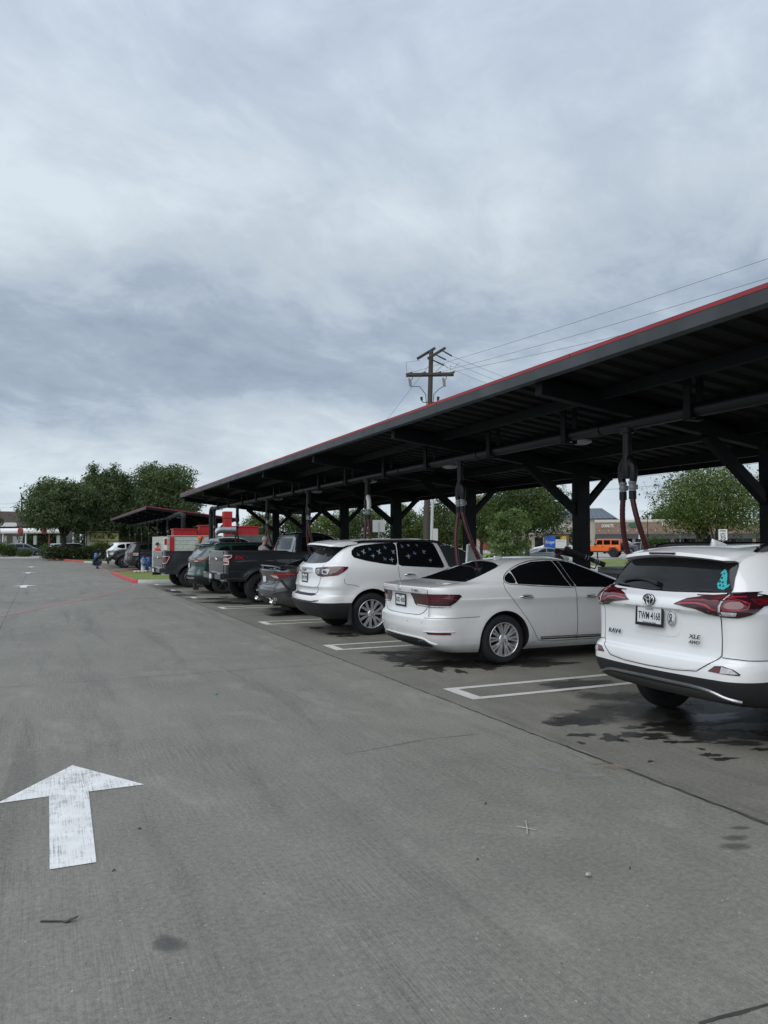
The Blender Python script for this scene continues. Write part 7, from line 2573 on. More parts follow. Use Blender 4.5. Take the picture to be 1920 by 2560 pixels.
def utility_pole():
    q = at(1063, 43)
    rz = facing(1068)
    root = empty('utility_pole', (q.x, q.y, gz(q.x, q.y)), rz)
    top = Vector((.37, 0, 12.75))
    ax = lambda z: Vector((.37 * z / 12.75 - .0, 0, z))
    mb = MB()
    mb.tube([ax(0), ax(4), ax(9), top], [.20, .18, .15, .125], 14)
    mb.build('shaft', M_wood, root)
    # lower crossarm, across the view and slightly toward it
    c = ax(11.35)
    d = Vector((.97, -.22, -.045)).normalized()
    mb = MB()
    for off in (-.16, .16):
        o2 = Vector((0, off, .02 if off < 0 else 0))
        mb.beam(c + o2 - d * 1.45, c + o2 + d * 1.35, .10, .13)
    mb.build('crossarm', M_wood, root)
    c2 = ax(12.55)
    d2_ = Vector((.42, -.88, .20)).normalized()
    d2_ = Vector((.55, .75, .52)).normalized()
    for off in (-.28, .32):
        mb = MB()
        o2 = Vector((off, 0, .05))
        mb.beam(c2 + o2 - d2_ * .95, c2 + o2 + d2_ * .95, .11, .14)
        mb.build('top_arm', M_wood, root)
    # insulators and cut-outs
    hot = []
    for t in (-1.35, -.55, .35, 1.15):
        e = c + d * t
        mb = MB()
        mb.tube([e + Vector((0, 0, .08)), e + Vector((.26, 0, .16))], [.03, .05], 8)
        for k in range(4): mb.tube([e + Vector((.06 * k + .04, 0, .10 + .015 * k)), e + Vector((.06 * k + .06, 0, .105 + .015 * k))], .06, 10)
        mb.build('insulator', M_clad, root)
        hot.append(e + Vector((.28, 0, .17)))
    for t in (-1.05, .95):
        e = c + d * t
        mb = MB()
        mb.tube([e, e + Vector((-.05, 0, -.25)), e + Vector((-.2, 0, -.32))], .03, 6)
        mb.tube([e + Vector((-.22, 0, -.18)), e + Vector((-.16, 0, -.62))], [.05, .06], 8)
        mb.tube([e + Vector((-.12, -.02, -.30)), e + Vector((-.10, -.02, -.70))], [.035, .045], 8)
        mb.build('cutout_fuse', mat('grey_porcelain', (.22, .22, .20), .4), root)
    for sx, z in ((-.42, 9.75), (.42, 9.75), (.75, 9.55)):
        e = ax(z)
        mb = MB()
        mb.tube([e, e + Vector((sx, 0, .02)), e + Vector((sx * 1.1, 0, .18))], .025, 6)
        mb.tube([e + Vector((sx * 1.1, 0, .12)), e + Vector((sx * 1.15, 0, .32))], [.06, .08], 8)
        mb.build('bracket', M_clad, root)
    mb_j = []
    mb_j.append(MB().tube([ax(9.3) + Vector((-.16, -.1, 0)), ax(10.2) + Vector((-.25, -.1, 0)), ax(10.65) + Vector((-.6, -.1, 0)), c - d * 1.1 + Vector((-.1, 0, -.65))], .02, 6))
    mb_j.append(MB().tube([ax(9.3) + Vector((.16, -.1, 0)), ax(10.2) + Vector((.22, -.1, 0)), ax(10.5) + Vector((.5, -.1, 0)), c + d * .9 + Vector((-.1, 0, -.65))], .02, 6))
    mb_j.append(MB().tube([c2 + Vector((-.65, 0, -.35)), c + d * -1.1 + Vector((-.35, 0, .75)), c - d * 1.4 + Vector((0, 0, .2))], .010, 5))
    mb_j.append(MB().tube([c2 + Vector((1.6, 0, -.5)), c2 + Vector((1.35, 0, -.8)), c + d * 1.15 + Vector((0, 0, .5)), c + d * 1.2 + Vector((0, 0, .15))], .010, 5))
    mb_j.append(MB().tube([c + d * .3 + Vector((0, 0, .15)), c + d * .8 + Vector((0, 0, .65)), c + d * 1.0 + Vector((0, 0, .35))], .012, 5))
    for a_ in mb_j: a_.build('jumper_cable', M_black, root)
    mb = MB()
    for k, e in enumerate((Vector((.55, 0, .25)), Vector((.2, 0, .0)), Vector((.1, 0, -.35)))):
        s0 = c2 + e
        s1 = s0 + Vector((.65, 0, -.38 + .03 * k))
        mb.tube([s0, s1], .035, 8)
        for j in range(5):
            t = .4 + .12 * j
            mb.tube([s0.lerp(s1, t), s0.lerp(s1, t + .05)], .05, 8)
    mb.build('strain_insulator', M_clad, root)
    mb = MB()
    mb.tube([ax(.2) + Vector((.30, -.22, 0)), ax(8.7) + Vector((.30, -.22, 0))], .085, 10)
    mb.box(.42, .72, -.36, -.16, 1.8, 2.5, 0, .02)
    mb.build('riser_conduit', mat('pale_conduit', (.50, .51, .50), .5), root)
    tag(root, 'weathered wooden utility pole with two crossarms above the canopy', 'utility pole')
    M_ = Matrix.Translation(root.location) @ Matrix.Rotation(rz, 4, 'Z')
    return M_, hot, c2, ax


PM, hot, c2, pax = utility_pole()
M_wire = mat('wire', (.06, .063, .068), .6)


def pix(u, v, D):
    """point at ground distance D seen at photo pixel (u, v)"""
    a = (u - 960) / 1885.75; b = -(v - 1280) / 1885.75
    ps, yw = R(PITCH), R(YAW)
    dd = math.cos(ps) - b * math.sin(ps); up = b * math.cos(ps) + math.sin(ps)
    r_ = Vector((a * math.cos(yw) + dd * math.sin(yw), -a * math.sin(yw) + dd * math.cos(yw), up))
    return r_ * (D / math.hypot(r_.x, r_.y)) + Vector((0, 0, H_EYE))


def wire_obj(a, b, sag, label, r=.012):
    mb = MB()
    mb.tube(wire(a, b, sag), r, 5, caps=False)
    return tag(mb.build('overhead_wire', M_wire), label, 'wire', 'overhead wires')


labs = ['topmost wire running from the crossarm to the upper right edge', 'second wire below the topmost one, running to the right edge', 'third wire from the crossarm end, dipping behind the canopy roof']
for i, (e, uv) in enumerate(zip((hot[0], hot[2], hot[3]), ((1940, 640, 31), (1940, 689, 31), (1945, 742, 31)))):
    wire_obj(PM @ e, pix(*uv), .10, labs[i], .008)
labs = ['upper of the three wires falling steeply from the pole top', 'middle of the three wires falling from the pole top', 'lowest of the three wires falling from the pole top']
for i, e in enumerate((Vector((1.2, 0, -.13)), Vector((.85, 0, -.35)), Vector((.75, 0, -.70)))):
    wire_obj(PM @ (c2 + e), pix(1500 - 30 * i, 1010 + 6 * i, 95), .5, labs[i], .009)
wire_obj(PM @ (pax(11.9) + Vector((-.1, 0, 0))), pix(880, 1040, 46) - Vector((0, 0, 3)), 0, 'guy wire slanting down to the left of the utility pole', .008)
for i, (a, b) in enumerate((((1180, 1228, 60), (1960, 1150, 40)), ((1180, 1243, 60), (1960, 1185, 40)), ((480, 1266, 70), (1180, 1228, 60)))):
    wire_obj(pix(*a), pix(*b), .15, ['upper low wire crossing in front of the airy tree', 'lower low wire crossing in front of the airy tree', 'low wire seen under the canopy toward the red tower'][i], .009)
for i, v in enumerate((1259, 1269)):
    wire_obj(pix(-40, v + 1, 126), pix(53, v - 1, 125), .05, ['upper', 'lower'][i] + ' thin wire from the left edge to the black utility pole', .014)

# ================================================================== road signs
def sign_post(u, D, w, h, ztop, label, face, rz=0.0, tilt=0.0, texts=(), pole_h=None, back=False):
    q = at(u, D)
    root = empty('road_sign', (q.x, q.y, gz(q.x, q.y)), facing(u, rz))
    root.rotation_euler.y = R(tilt)
    mb = MB()
    mb.box(-.03, .03, .01 if not back else -.07, .07 if not back else -.01, 0, ztop - .1, 0, .005)
    mb.build('sign_pole', M_galv, root)
    mb = MB()
    mb.box(-w / 2, w / 2, -.012, .0, ztop - h, ztop, 0, 0)
    f_ = mb.build('sign_plate', face, root)
    for t, sz, dz, wd in texts:
        lettering('sign_lettering', t, sz, M_black, frame((0, -.014, ztop - dz), (1, 0, 0), (0, 0, 1)), f_, depth=.004, width=wd, bold=sz * .02)
    return tag(root, label, 'road sign')


M_signwhite = mat('sign_white', (.70, .71, .71), .5, var=.04)
sign_post(1807, 47, .50, .68, 2.52, 'white SPEED LIMIT 35 sign in front of the many stemmed tree', M_signwhite, texts=(('SPEED', .15, .11, .36), ('LIMIT', .15, .29, .32), ('35', .36, .53, .32)))
sign_post(947, 50, .82, .80, 3.22, 'blank pale back of a square road sign under the canopy', mat('sign_back', (.42, .43, .42), .5, .3, var=.08), back=True)
sign_post(1597, 66, .50, .55, 2.45, 'small blank white sign leaning right, by the right hose', M_signwhite, tilt=6)


def mall_sign():
    q = at(1390, 70)
    root = empty('mall_sign', (q.x, q.y, gz(q.x, q.y) - .1), facing(1390))
    br = masonry_mat('sign_brick', (.15, .115, .085), (.22, .17, .13), (.20, .18, .15), .30, .10, 'XZ', .01, .01)
    mb = MB(); mb.box(-1.10, 1.15, 0, .6, 0, 2.55)
    mb.build('brick_pier', br, root)
    mb = MB(); mb.prism([(-1.25, 2.55), (1.30, 2.55), (1.30, 2.68), (.1, 2.82), (-1.25, 2.68)], .8, 0, Matrix.Translation((0, .7, 0)) @ Matrix.Rotation(R(90), 4, 'X'))
    mb.build('cap', mat('sign_cap', (.20, .18, .15), .8), root)
    mb = MB(); mb.box(-1.0, -.08, -.04, 0, 1.25, 2.35)
    b_ = mb.build('blue_panel', mat('sign_blue', (.03, .12, .50), .4), root)
    lettering('sign_lettering', 'Kroger', .40, M_signwhite, frame((-.54, -.05, 1.80), (1, 0, 0), (0, 0, 1)), b_, depth=.01, width=.82, bold=.006)
    mb = MB(); mb.box(-.06, .92, -.04, 0, 1.25, 2.05)
    w_ = mb.build('white_panel', M_signwhite, root)
    for t, z, wd in (('DOTTIES', 1.88, .66),):
        lettering('sign_lettering', t, .13, mat('sign_grey_ink', (.22, .23, .25), .6), frame((.43, -.045, z), (1, 0, 0), (0, 0, 1)), w_, depth=.004, width=wd)
    mb = MB(); mb.box(-.06, .40, -.04, 0, 2.07, 2.35)
    mb.build('black_panel', M_gloss, root)
    mb = MB(); mb.box(.41, .92, -.04, 0, 2.07, 2.35)
    mb.build('yellow_panel', mat('sign_amber', (.60, .42, .05), .5), root)
    return tag(root, 'brick mall sign with blue, white and yellow panels', 'sign')


mall_sign()


# ================================================================== the shops
def mall():
    c_ = at(1700, 128)
    rz = facing(1700, 0)
    z0 = gz(c_.x, c_.y)
    root = empty('shop_row', (c_.x, c_.y, z0), rz)
    br = masonry_mat('shop_brick', (.20, .130, .095), (.30, .215, .165), (.25, .21, .18), .45, .16, 'XZ', .016, .02)
    K = 128 / 1885.75

    def X(u): return 128 * math.tan(math.atan((u - 960) / 1885.75) - math.atan(740 / 1885.75))

    mb = MB(); mb.box(-13.9, 60, 0, 18, 2.6, 5.05)
    mb.build('upper_wall', br, root)
    mb = MB(); mb.box(-14.0, 60, -.12, 18.1, 5.05, 5.45, 0, .03); mb.box(-13.95, 60, -.06, 18, 4.95, 5.05)
    mb.build('parapet', mat('cream_parapet', (.52, .49, .43), .7, var=.06), root)
    mb = MB(); mb.box(-13.9, 60, 1.2, 18, 0, 2.6)
    mb.build('shop_wall', mat('shop_dark_wall', (.050, .045, .042), .6, var=.3, vscale=1), root)
    # metal awning with standing seams
    mb = MB()
    mb.add([(-13.9, -.05, 2.95), (60, -.05, 2.95), (60, -1.5, 2.25), (-13.9, -1.5, 2.25), (-13.9, -.05, 2.83), (60, -.05, 2.83), (60, -1.5, 2.13), (-13.9, -1.5, 2.13)], [(0, 3, 2, 1), (4, 5, 6, 7), (3, 7, 6, 2), (0, 4, 7, 3), (1, 2, 6, 5)])
    x = -13.6
    while x < 60:
        mb.beam((x, -.06, 2.97), (x, -1.5, 2.27), .05, .05)
        x += .62
    mb.build('metal_awning', mat('metal_roofing', (.085, .095, .105), .4, .5, var=.1, vscale=2), root)
    x = -13.2
    i = 0
    while x < 40:
        mb = MB()
        mb.prism([(-.14, 0), (0, -.16), (.14, 0), (0, .16)], .05, 0, frame((x, -.005, 3.55), (1, 0, 0), (0, 0, 1)))
        mb.build('tile_diamond', mat('pale_tile', (.42, .38, .34), .7), root)
        x += 1.55
        i += 1
    x = -13.0
    while x < 40:
        mb = MB(); mb.box(x, x + 2.2, 1.10, 1.2, .3, 2.3)
        wn = mb.build('shop_window', G_dark, root)
        mb = MB()
        for q in (0, 1.1, 2.2): mb.box(x + q - .05, x + q + .05, 1.04, 1.12, .1, 2.35)
        mb.build('window_frame', mat('pale_frame', (.30, .30, .29), .6), wn)
        x += 3.1
    mb = MB()
    x = -13.6
    while x < 50:
        mb.box(x - .25, x + .25, -1.4, -.9, 0, 2.14)
        x += 6.2
    mb.build('awning_pier', br, root)
    # tower with hipped metal roof at the left
    mb = MB(); mb.box(-21.4, -11.2, 1.8, 9.4, 0, 5.72)
    mb.build('tower_wall', mat('tower_render', (.42, .39, .34), .8, var=.06), root)
    mb = MB()
    vs = [(-22, 1.1, 5.75), (-10.5, 1.1, 5.75), (-10.5, 10, 5.75), (-22, 10, 5.75), (-19.2, 5.5, 7.75), (-13.3, 5.5, 7.75)]
    mb.add(vs, [(0, 1, 5, 4), (1, 2, 5), (2, 3, 4, 5), (3, 0, 4), (0, 3, 2, 1)])
    for k in range(13):
        a = Vector((-21.8 + k * .93, 1.1, 5.78)); t = min(max((a.x + 22) / 11.5, 0), 1)
        b = Vector((-19.2 + 5.9 * t, 5.5, 7.77))
        mb.beam(a, b, .06, .06)
    mb.build('tower_roof', mat('blue_metal_roof', (.13, .155, .185), .4, .4, var=.1), root)
    M_let = mat('sign_letters', (.72, .68, .60), .5)
    for t, u, z, sz, wd, m in (('DONUTS', 1506, 4.35, .72, 2.0, M_let), ('RO', 1662, 4.62, .95, 1.15, M_let), ('NITES', 1896, 4.62, 1.0, 3.6, M_signwhite)):
        lettering('wall_lettering', t, sz, m, frame((X(u), -.10, z), (1, 0, 0), (0, 0, 1)), root, depth=.12, width=wd, bold=.02)
    mb = MB()
    leafp = [(-.8, .1), (-.35, .45), (.2, .5), (.55, 1.1), (.75, .75), (.85, .2), (.55, -.25), (-.1, -.35), (-.5, -.2)]
    mb.prism(leafp, .12, 0, frame((X(1574), -.10, 4.45), (1, 0, 0), (0, 0, 1)))
    mb.build('leaf_emblem', mat('emblem_green', (.02, .10, .055), .5), root)
    return tag(root, 'long brick row of shops with metal awning and raised lettering', 'shops')


mall()
# low stone building far behind the sedan roof, pale house
q = at(1120, 150)
root = empty('far_building', (q.x, q.y, gz(q.x, q.y)), facing(1120))
mb = MB(); mb.box(-8, 22, 0, 10, 0, 3.1); o = mb.build('wall', mat('far_wall', (.34, .29, .23), .8, var=.25, vscale=.8)); o.parent = root
mb = MB(); mb.box(-8.4, 22.4, -.5, 10.4, 3.1, 3.7); o = mb.build('roof_band', mat('far_roof_band', (.50, .48, .44), .7)); o.parent = root
for i, x in enumerate((-6, -3.2, 1.2, 4.0, 9, 13, 17)):
    mb = MB(); mb.box(x, x + 1.6, -.05, 0, .4, 2.5); o = mb.build('window', G_dark); o.parent = root
mb = MB(); mb.box(6.6, 8.0, -.08, 0, 0, 2.6); o = mb.build('door', mat('far_red_door', (.22, .03, .03), .5)); o.parent = root
tag(root, 'low tan building far behind the trees right of the utility pole', 'building')
# ================================================================== people
S_skin = mat('skin_fair', (.42, .24, .17), .55, var=.06)
S_skin2 = mat('skin_tan', (.26, .14, .09), .55, var=.06)


def skinned(name, nodes, edges, m, parent, root=0, sub=2):
    """one continuous surface grown over a skeleton: nodes = [(point, radius)]"""
    me = bpy.data.meshes.new(name)
    me.from_pydata([n[0] for n in nodes], edges, [])
    ob_ = bpy.data.objects.new(name, me)
    C.objects.link(ob_)
    md = ob_.modifiers.new('skin', 'SKIN')
    md.branch_smoothing = .6
    if not me.skin_vertices: me.attributes.new('skin', 'FLOAT', 'POINT')
    for i, n in enumerate(nodes):
        rr_ = n[1] if isinstance(n[1], tuple) else (n[1], n[1])
        me.skin_vertices[0].data[i].radius = rr_
        me.skin_vertices[0].data[i].use_root = (i == root)
    sb = ob_.modifiers.new('sub', 'SUBSURF')
    sb.levels = sb.render_levels = sub
    dg = bpy.context.evaluated_depsgraph_get()
    res = bpy.data.meshes.new_from_object(ob_.evaluated_get(dg))
    bpy.data.objects.remove(ob_)
    res.materials.clear(); res.materials.append(m)
    for p in res.polygons: p.use_smooth = True
    return link_mesh(name, res, parent)


STAND = {'pelvis': (0, 0, .95), 'waist': (0, 0, 1.10), 'chest': (.0, 0, 1.34), 'neck': (.01, 0, 1.50), 'jaw': (.035, 0, 1.585), 'head': (.02, 0, 1.67), 'crown': (.0, 0, 1.745),
         'sh_r': (0, -.19, 1.43), 'sh_l': (0, .19, 1.43), 'el_r': (-.02, -.25, 1.14), 'el_l': (-.02, .25, 1.14), 'wr_r': (.06, -.26, .89), 'wr_l': (.06, .26, .89),
         'hp_r': (0, -.095, .92), 'hp_l': (0, .095, .92), 'kn_r': (.03, -.10, .50), 'kn_l': (.03, .10, .50), 'an_r': (-.01, -.10, .09), 'an_l': (-.01, .10, .09)}


def person(x, y, z, rz, pose, label, shirt, trousers, skin=S_skin, hair=None, cap=None, sc=1.0, capback=False):
    J = {k: Vector(pose.get(k, v)) * sc for k, v in STAND.items()}
    root = empty('person', (x, y, z), rz)
    N, E = [], []

    def nd(p, r):
        N.append((p, r if isinstance(r, tuple) else r * 1.0))
        return len(N) - 1
    pe = nd(J['pelvis'], (.09, .11)); wa = nd(J['waist'], (.075, .095)); ch = nd(J['chest'], (.055, .075)); ne = nd(J['neck'], .060)
    ja = nd(J['jaw'], (.072, .066)); he = nd(J['head'], (.104, .088)); cr = nd(J['crown'], (.075, .068))
    E += [(pe, wa), (wa, ch), (ch, ne), (ne, ja), (ja, he), (he, cr)]
    fw = (J['jaw'] - J['neck']); fw = Vector((1, 0, 0)) if fw.length < 1e-4 else fw
    for s in 'rl':
        sg = -1 if s == 'r' else 1
        a = nd(J['sh_' + s], .044); b = nd(J['el_' + s], .042); c_ = nd(J['wr_' + s], (.028, .028))
        d = (J['wr_' + s] - J['el_' + s]).normalized()
        side = Vector((0, sg, 0)); side = (side - d * side.dot(d)).normalized()
        nrm = d.cross(side)
        pm = nd(J['wr_' + s] + d * .075, (.036, .018))
        E += [(ch, a), (a, b), (b, c_), (c_, pm)]
        for k, (o, L) in enumerate(((-.027, .062), (-.009, .072), (.009, .068), (.027, .052))):
            k1 = nd(J['wr_' + s] + d * (.075 + L * .55) + side * o + nrm * .006, .0085)
            k2 = nd(J['wr_' + s] + d * (.075 + L) + side * o * 1.05 + nrm * .022, .0075)
            E += [(pm, k1), (k1, k2)]
        t1 = nd(J['wr_' + s] + d * .055 - side * .040 + nrm * .012, .0095)
        t2 = nd(J['wr_' + s] + d * .085 - side * .050 + nrm * .024, .008)
        E += [(pm, t1), (t1, t2)]
        h = nd(J['hp_' + s], .088); k_ = nd(J['kn_' + s], .056); an = nd(J['an_' + s], .038)
        E += [(pe, h), (h, k_), (k_, an)]
    skinned('body', N, E, skin, root)
    # shirt
    N2 = [(J['pelvis'] * .85 + J['waist'] * .15, (.135, .155)), (J['waist'], (.125, .148)), (J['chest'], (.165, .195)), (J['neck'] * .92 + J['chest'] * .08, (.088, .092))]
    E2 = [(0, 1), (1, 2), (2, 3)]
    for s in 'rl':
        i = len(N2)
        N2 += [(J['sh_' + s], .088), (J['sh_' + s].lerp(J['el_' + s], .5), .066), (J['sh_' + s].lerp(J['el_' + s], .85), .062)]
        E2 += [(2, i), (i, i + 1), (i + 1, i + 2)]
    skinned('shirt', N2, E2, shirt, root)
    N3 = [(J['pelvis'] + Vector((0, 0, .04)), (.125, .150))]
    E3 = []
    for s in 'rl':
        i = len(N3)
        N3 += [(J['hp_' + s], .102), (J['hp_' + s].lerp(J['kn_' + s], .5), .086), (J['kn_' + s], .072), (J['kn_' + s].lerp(J['an_' + s], .5), .064), (J['an_' + s] + Vector((0, 0, .02)), .056)]
        E3 += [(0, i), (i, i + 1), (i + 1, i + 2), (i + 2, i + 3), (i + 3, i + 4)]
    skinned('trousers', N3, E3, trousers, root)
    for s in 'rl':
        a = J['an_' + s]
        skinned('shoe', [(Vector((a.x - .05, a.y, a.z - .045)), .045), (Vector((a.x + .06, a.y, a.z - .05)), .045), (Vector((a.x + .17, a.y, a.z - .058)), .036)], [(0, 1), (1, 2)], M_black, root)
    up = (J['crown'] - J['jaw']).normalized()
    f = Vector((1, 0, 0)); f = (f - up * f.dot(up)).normalized()
    sd = up.cross(f)
    hc = J['head']
    face = MB()
    face.tube([hc + f * .080 + up * .012, hc + f * .105 - up * .022, hc + f * .085 - up * .028], [.010, .014, .010], 8)
    for q in (-1, 1): face.sphere(hc + sd * q * .078 - up * .012, .026, 0, 8, 6, (.6, .5, 1.2))
    face.build('nose_and_ears', skin, root)
    ey = MB()
    for q in (-1, 1): ey.sphere(hc + f * .078 + sd * q * .031 + up * .012, .011, 0, 8, 6)
    ey.tube([hc + f * .082 - up * .056 - sd * .025, hc + f * .087 - up * .058, hc + f * .082 - up * .056 + sd * .025], .005, 6)
    ey.build('eyes_and_mouth', mat('eye_dark', (.05, .03, .025), .4), root)
    M_ = Matrix(((f.x, sd.x, up.x, hc.x), (f.y, sd.y, up.y, hc.y), (f.z, sd.z, up.z, hc.z), (0, 0, 0, 1)))
    if hair:
        mb = MB()
        prof = [(.0, .112), (.05, .104), (.082, .075), (.094, .035), (.094, .0), (.090, -.03)]
        mb.lathe(prof, 18, 0, M_ @ Matrix.Translation((-.014, 0, .010)) @ Matrix.Diagonal((1.05, .93, 1, 1)))
        mb.build('hair', hair, root)
    if cap:
        mb = MB()
        mb.lathe([(0, .115), (.06, .108), (.088, .075), (.100, .03), (.101, .015)], 18, 0, M_ @ Matrix.Diagonal((1.06, .96, 1, 1)))
        k = -1 if capback else 1
        br = [(k * (.07 + .10 * math.cos(R(a))), .085 * math.sin(R(a))) for a in range(-90, 91, 20)]
        mb.prism(br if k > 0 else br[::-1], .010, 0, M_ @ Matrix.Translation((0, 0, .018)))
        mb.build('cap', cap, root)
    return tag(root, label, 'person')


crouch = {'pelvis': (-.22, 0, .40), 'waist': (-.17, 0, .55), 'chest': (-.02, 0, .76), 'neck': (.09, 0, .89), 'jaw': (.16, 0, .95), 'head': (.18, 0, 1.03), 'crown': (.18, 0, 1.105),
          'sh_r': (-.01, -.19, .82), 'sh_l': (-.01, .19, .82), 'el_r': (.22, -.20, .60), 'el_l': (.22, .20, .60), 'wr_r': (.46, -.12, .56), 'wr_l': (.46, .10, .58),
          'hp_r': (-.20, -.10, .38), 'hp_l': (-.20, .10, .38), 'kn_r': (.24, -.16, .44), 'kn_l': (.24, .16, .50), 'an_r': (-.08, -.14, .10), 'an_l': (-.05, .14, .10)}
person(3.42, 53.6, 0, R(5), crouch, 'person crouching in a dark top and dark cap in front of the black pickup', mat('black_cotton', (.012, .014, .018), .85), mat('blue_denim', (.025, .035, .065), .85), S_skin2, cap=mat('dark_cap', (.01, .01, .012), .8))
mb = MB()
mb.tube([(3.98, 53.50, .62), (4.05, 53.48, .50), (4.07, 53.47, .30)], [.05, .075, .05], 10)
tag(mb.build('wash_mitt', M_black), 'black wash mitt held by the crouching person', 'mitt')
lean = {'chest': (.06, 0, 1.36), 'neck': (.12, 0, 1.52), 'jaw': (.17, 0, 1.59), 'head': (.18, 0, 1.675), 'crown': (.17, 0, 1.75), 'waist': (.02, 0, 1.12), 'sh_r': (.06, -.19, 1.44), 'sh_l': (.06, .19, 1.44),
        'el_r': (.28, -.24, 1.28), 'wr_r': (.52, -.18, 1.40), 'el_l': (.26, .24, 1.26), 'wr_l': (.50, .18, 1.36)}
person(5.02, 27.55, .0, R(-12), lean, 'man in an orange cap and khaki shirt reaching toward the slate pickup', mat('khaki_cotton', (.20, .17, .12), .85), mat('brown_twill', (.05, .035, .025), .85), S_skin2, cap=mat('orange_cap', (.70, .075, .015), .6), sc=1.09)
person(6.28, 23.35, 0, R(8), lean, 'man with grey hair and grey T-shirt standing at the bed of the lifted pickup', mat('grey_cotton', (.28, .28, .29), .85), mat('blue_denim', (.025, .035, .065), .85), S_skin, hair=mat('silver_hair', (.40, .39, .37), .7), sc=1.06)
person(5.25, 38.9, .11, R(15), {'el_r': (.14, -.25, 1.16), 'wr_r': (.36, -.22, 1.10)}, 'person in a red shirt standing by the pale block wall', mat('red_cotton', (.48, .02, .035), .85), mat('dark_twill', (.02, .02, .024), .85), S_skin, hair=mat('brown_hair', (.05, .028, .016), .6), sc=.90)


# ================================================================== stains, litter
def pg(u, v):
    a = (u - 960) / 1885.75; b = -(v - 1280) / 1885.75
    ps, yw = R(PITCH), R(YAW)
    dd = math.cos(ps) - b * math.sin(ps); up = b * math.cos(ps) + math.sin(ps)
    k = -H_EYE / up
    return ((a * math.cos(yw) + dd * math.sin(yw)) * k, (-a * math.sin(yw) + dd * math.cos(yw)) * k)


def wet(specs, m, z, seed):
    """irregular wet patches: centre and half sizes read off the ground, outline broken up"""
    mb = MB()
    wv = []
    for i, (u, v, a, b) in enumerate(specs):
        px_ = blob(u, v, a * 1.45, b * 1.45, seed + i, 40, .45 if m is not M_oil else .12, R(random.Random(seed + i).uniform(-3, 6)))
        c0 = Vector((u, v))
        V = [pg(u, v)]
        for k_ in (.45, .75, 1.0): V += [pg(*c0.lerp(Vector(q), k_)) for q in px_]
        F = [(0, 1 + k, 1 + (k + 1) % 40) for k in range(40)]
        for r_ in (0, 1): F += [(1 + r_ * 40 + k, 41 + r_ * 40 + k, 41 + r_ * 40 + (k + 1) % 40, 1 + r_ * 40 + (k + 1) % 40) for k in range(40)]
        A = Vector(V[1]) - Vector(V[0]); B = Vector(V[2]) - Vector(V[0])
        if A.cross(B) < 0: F = [tuple(reversed(f)) for f in F]
        mb.add([(x_, y_, z + .0002 * (i % 9)) for x_, y_ in V], F)
        wv += [1.0] + [.8] * 40 + [.4] * 40 + [0.0] * 40
    o_ = mb.build('wet_patches', m)
    at_ = o_.data.attributes.new('wet', 'FLOAT', 'POINT')
    at_.data.foreach_set('value', wv)
    return tag(o_, kind='stuff')


wet([(1450, 1712, 62, 11), (1530, 1741, 58, 9), (1700, 1790, 150, 26), (1480, 1790, 70, 14), (1850, 1800, 160, 30), (1420, 1800, 40, 8), (1640, 1760, 60, 14)], M_damp, .0012, 50)
wet([(1434, 1711, 50, 9), (1430, 1799, 34, 6), (1378, 1808, 14, 3), (1460, 1806, 40, 7), (1393, 1812, 20, 3), (1457, 1838, 26, 4), (1528, 1846, 27, 6), (1600, 1838, 46, 6), (1640, 1846, 24, 4), (1680, 1855, 14, 3), (1585, 1819, 22, 4),
     (1776, 1888, 20, 4), (1808, 1898, 23, 4), (1754, 1873, 9, 2), (1690, 1822, 60, 7), (1760, 1840, 70, 7), (1840, 1856, 40, 4), (1870, 1862, 30, 3), (1665, 1810, 40, 6), (1730, 1855, 30, 3), (1905, 1874, 16, 4), (1626, 1904, 7, 2), (1815, 1832, 16, 3),
     (1454, 1858, 8, 2), (1560, 1852, 12, 2), (1880, 1842, 60, 6), (1700, 1836, 22, 3), (1790, 1820, 60, 6), (1870, 1818, 70, 10), (1760, 1795, 60, 12)], M_wet, .0022, 80)
wet([(950, 1632, 36, 3), (1000, 1632, 34, 4), (1010, 1648, 46, 7), (1043, 1657, 34, 5), (1091, 1672, 20, 5), (1151, 1679, 16, 3), (1060, 1671, 18, 3), (1120, 1660, 70, 8), (985, 1640, 20, 3), (1200, 1664, 60, 7), (1290, 1654, 70, 9), (1000, 1665, 10, 2), (1050, 1622, 22, 2),
     (1350, 1660, 60, 6), (1240, 1645, 60, 8)], M_wet, .0022, 120)
wet([(845, 1585, 22, 3), (790, 1570, 14, 2), (870, 1590, 20, 2), (700, 1537, 30, 3), (720, 1522, 40, 6), (760, 1530, 50, 5), (530, 1506, 22, 2), (560, 1505, 12, 2), (560, 1493, 10, 2), (640, 1508, 60, 4), (440, 1480, 16, 2), (420, 1476, 12, 2), (460, 1488, 22, 2), (520, 1497, 30, 2)], M_wet, .0022, 160)
wet([(1345, 1917, 30, 5), (1385, 1925, 22, 4), (1462, 1940, 40, 5)], M_pale_st, .0014, 190)
wet([(1545, 1919, 26, 5), (1490, 1908, 20, 3)], M_ochre, .0026, 200)
wet([(1840, 2095, 25, 6), (1838, 2116, 32, 7), (1850, 2070, 20, 4), (420, 2360, 30, 18)], M_oil, .0014, 210)
# black plastic fork
root = empty('plastic_fork', (*pg(102, 2305), 0), R(-24))
mb = MB()
pr_ = [(0, .007), (.05, .0065), (.085, .0055), (.098, .006), (.106, .012), (.125, .0125)]
top = [(x, y) for x, y in pr_]; bot = [(x, -y) for x, y in reversed(pr_)]


def fz(x): return .006 + (.0 if x < .08 else -.004 * math.sin((x - .08) / .03 * 1.5) if x < .11 else 0) + max(0, x - .115) * .38


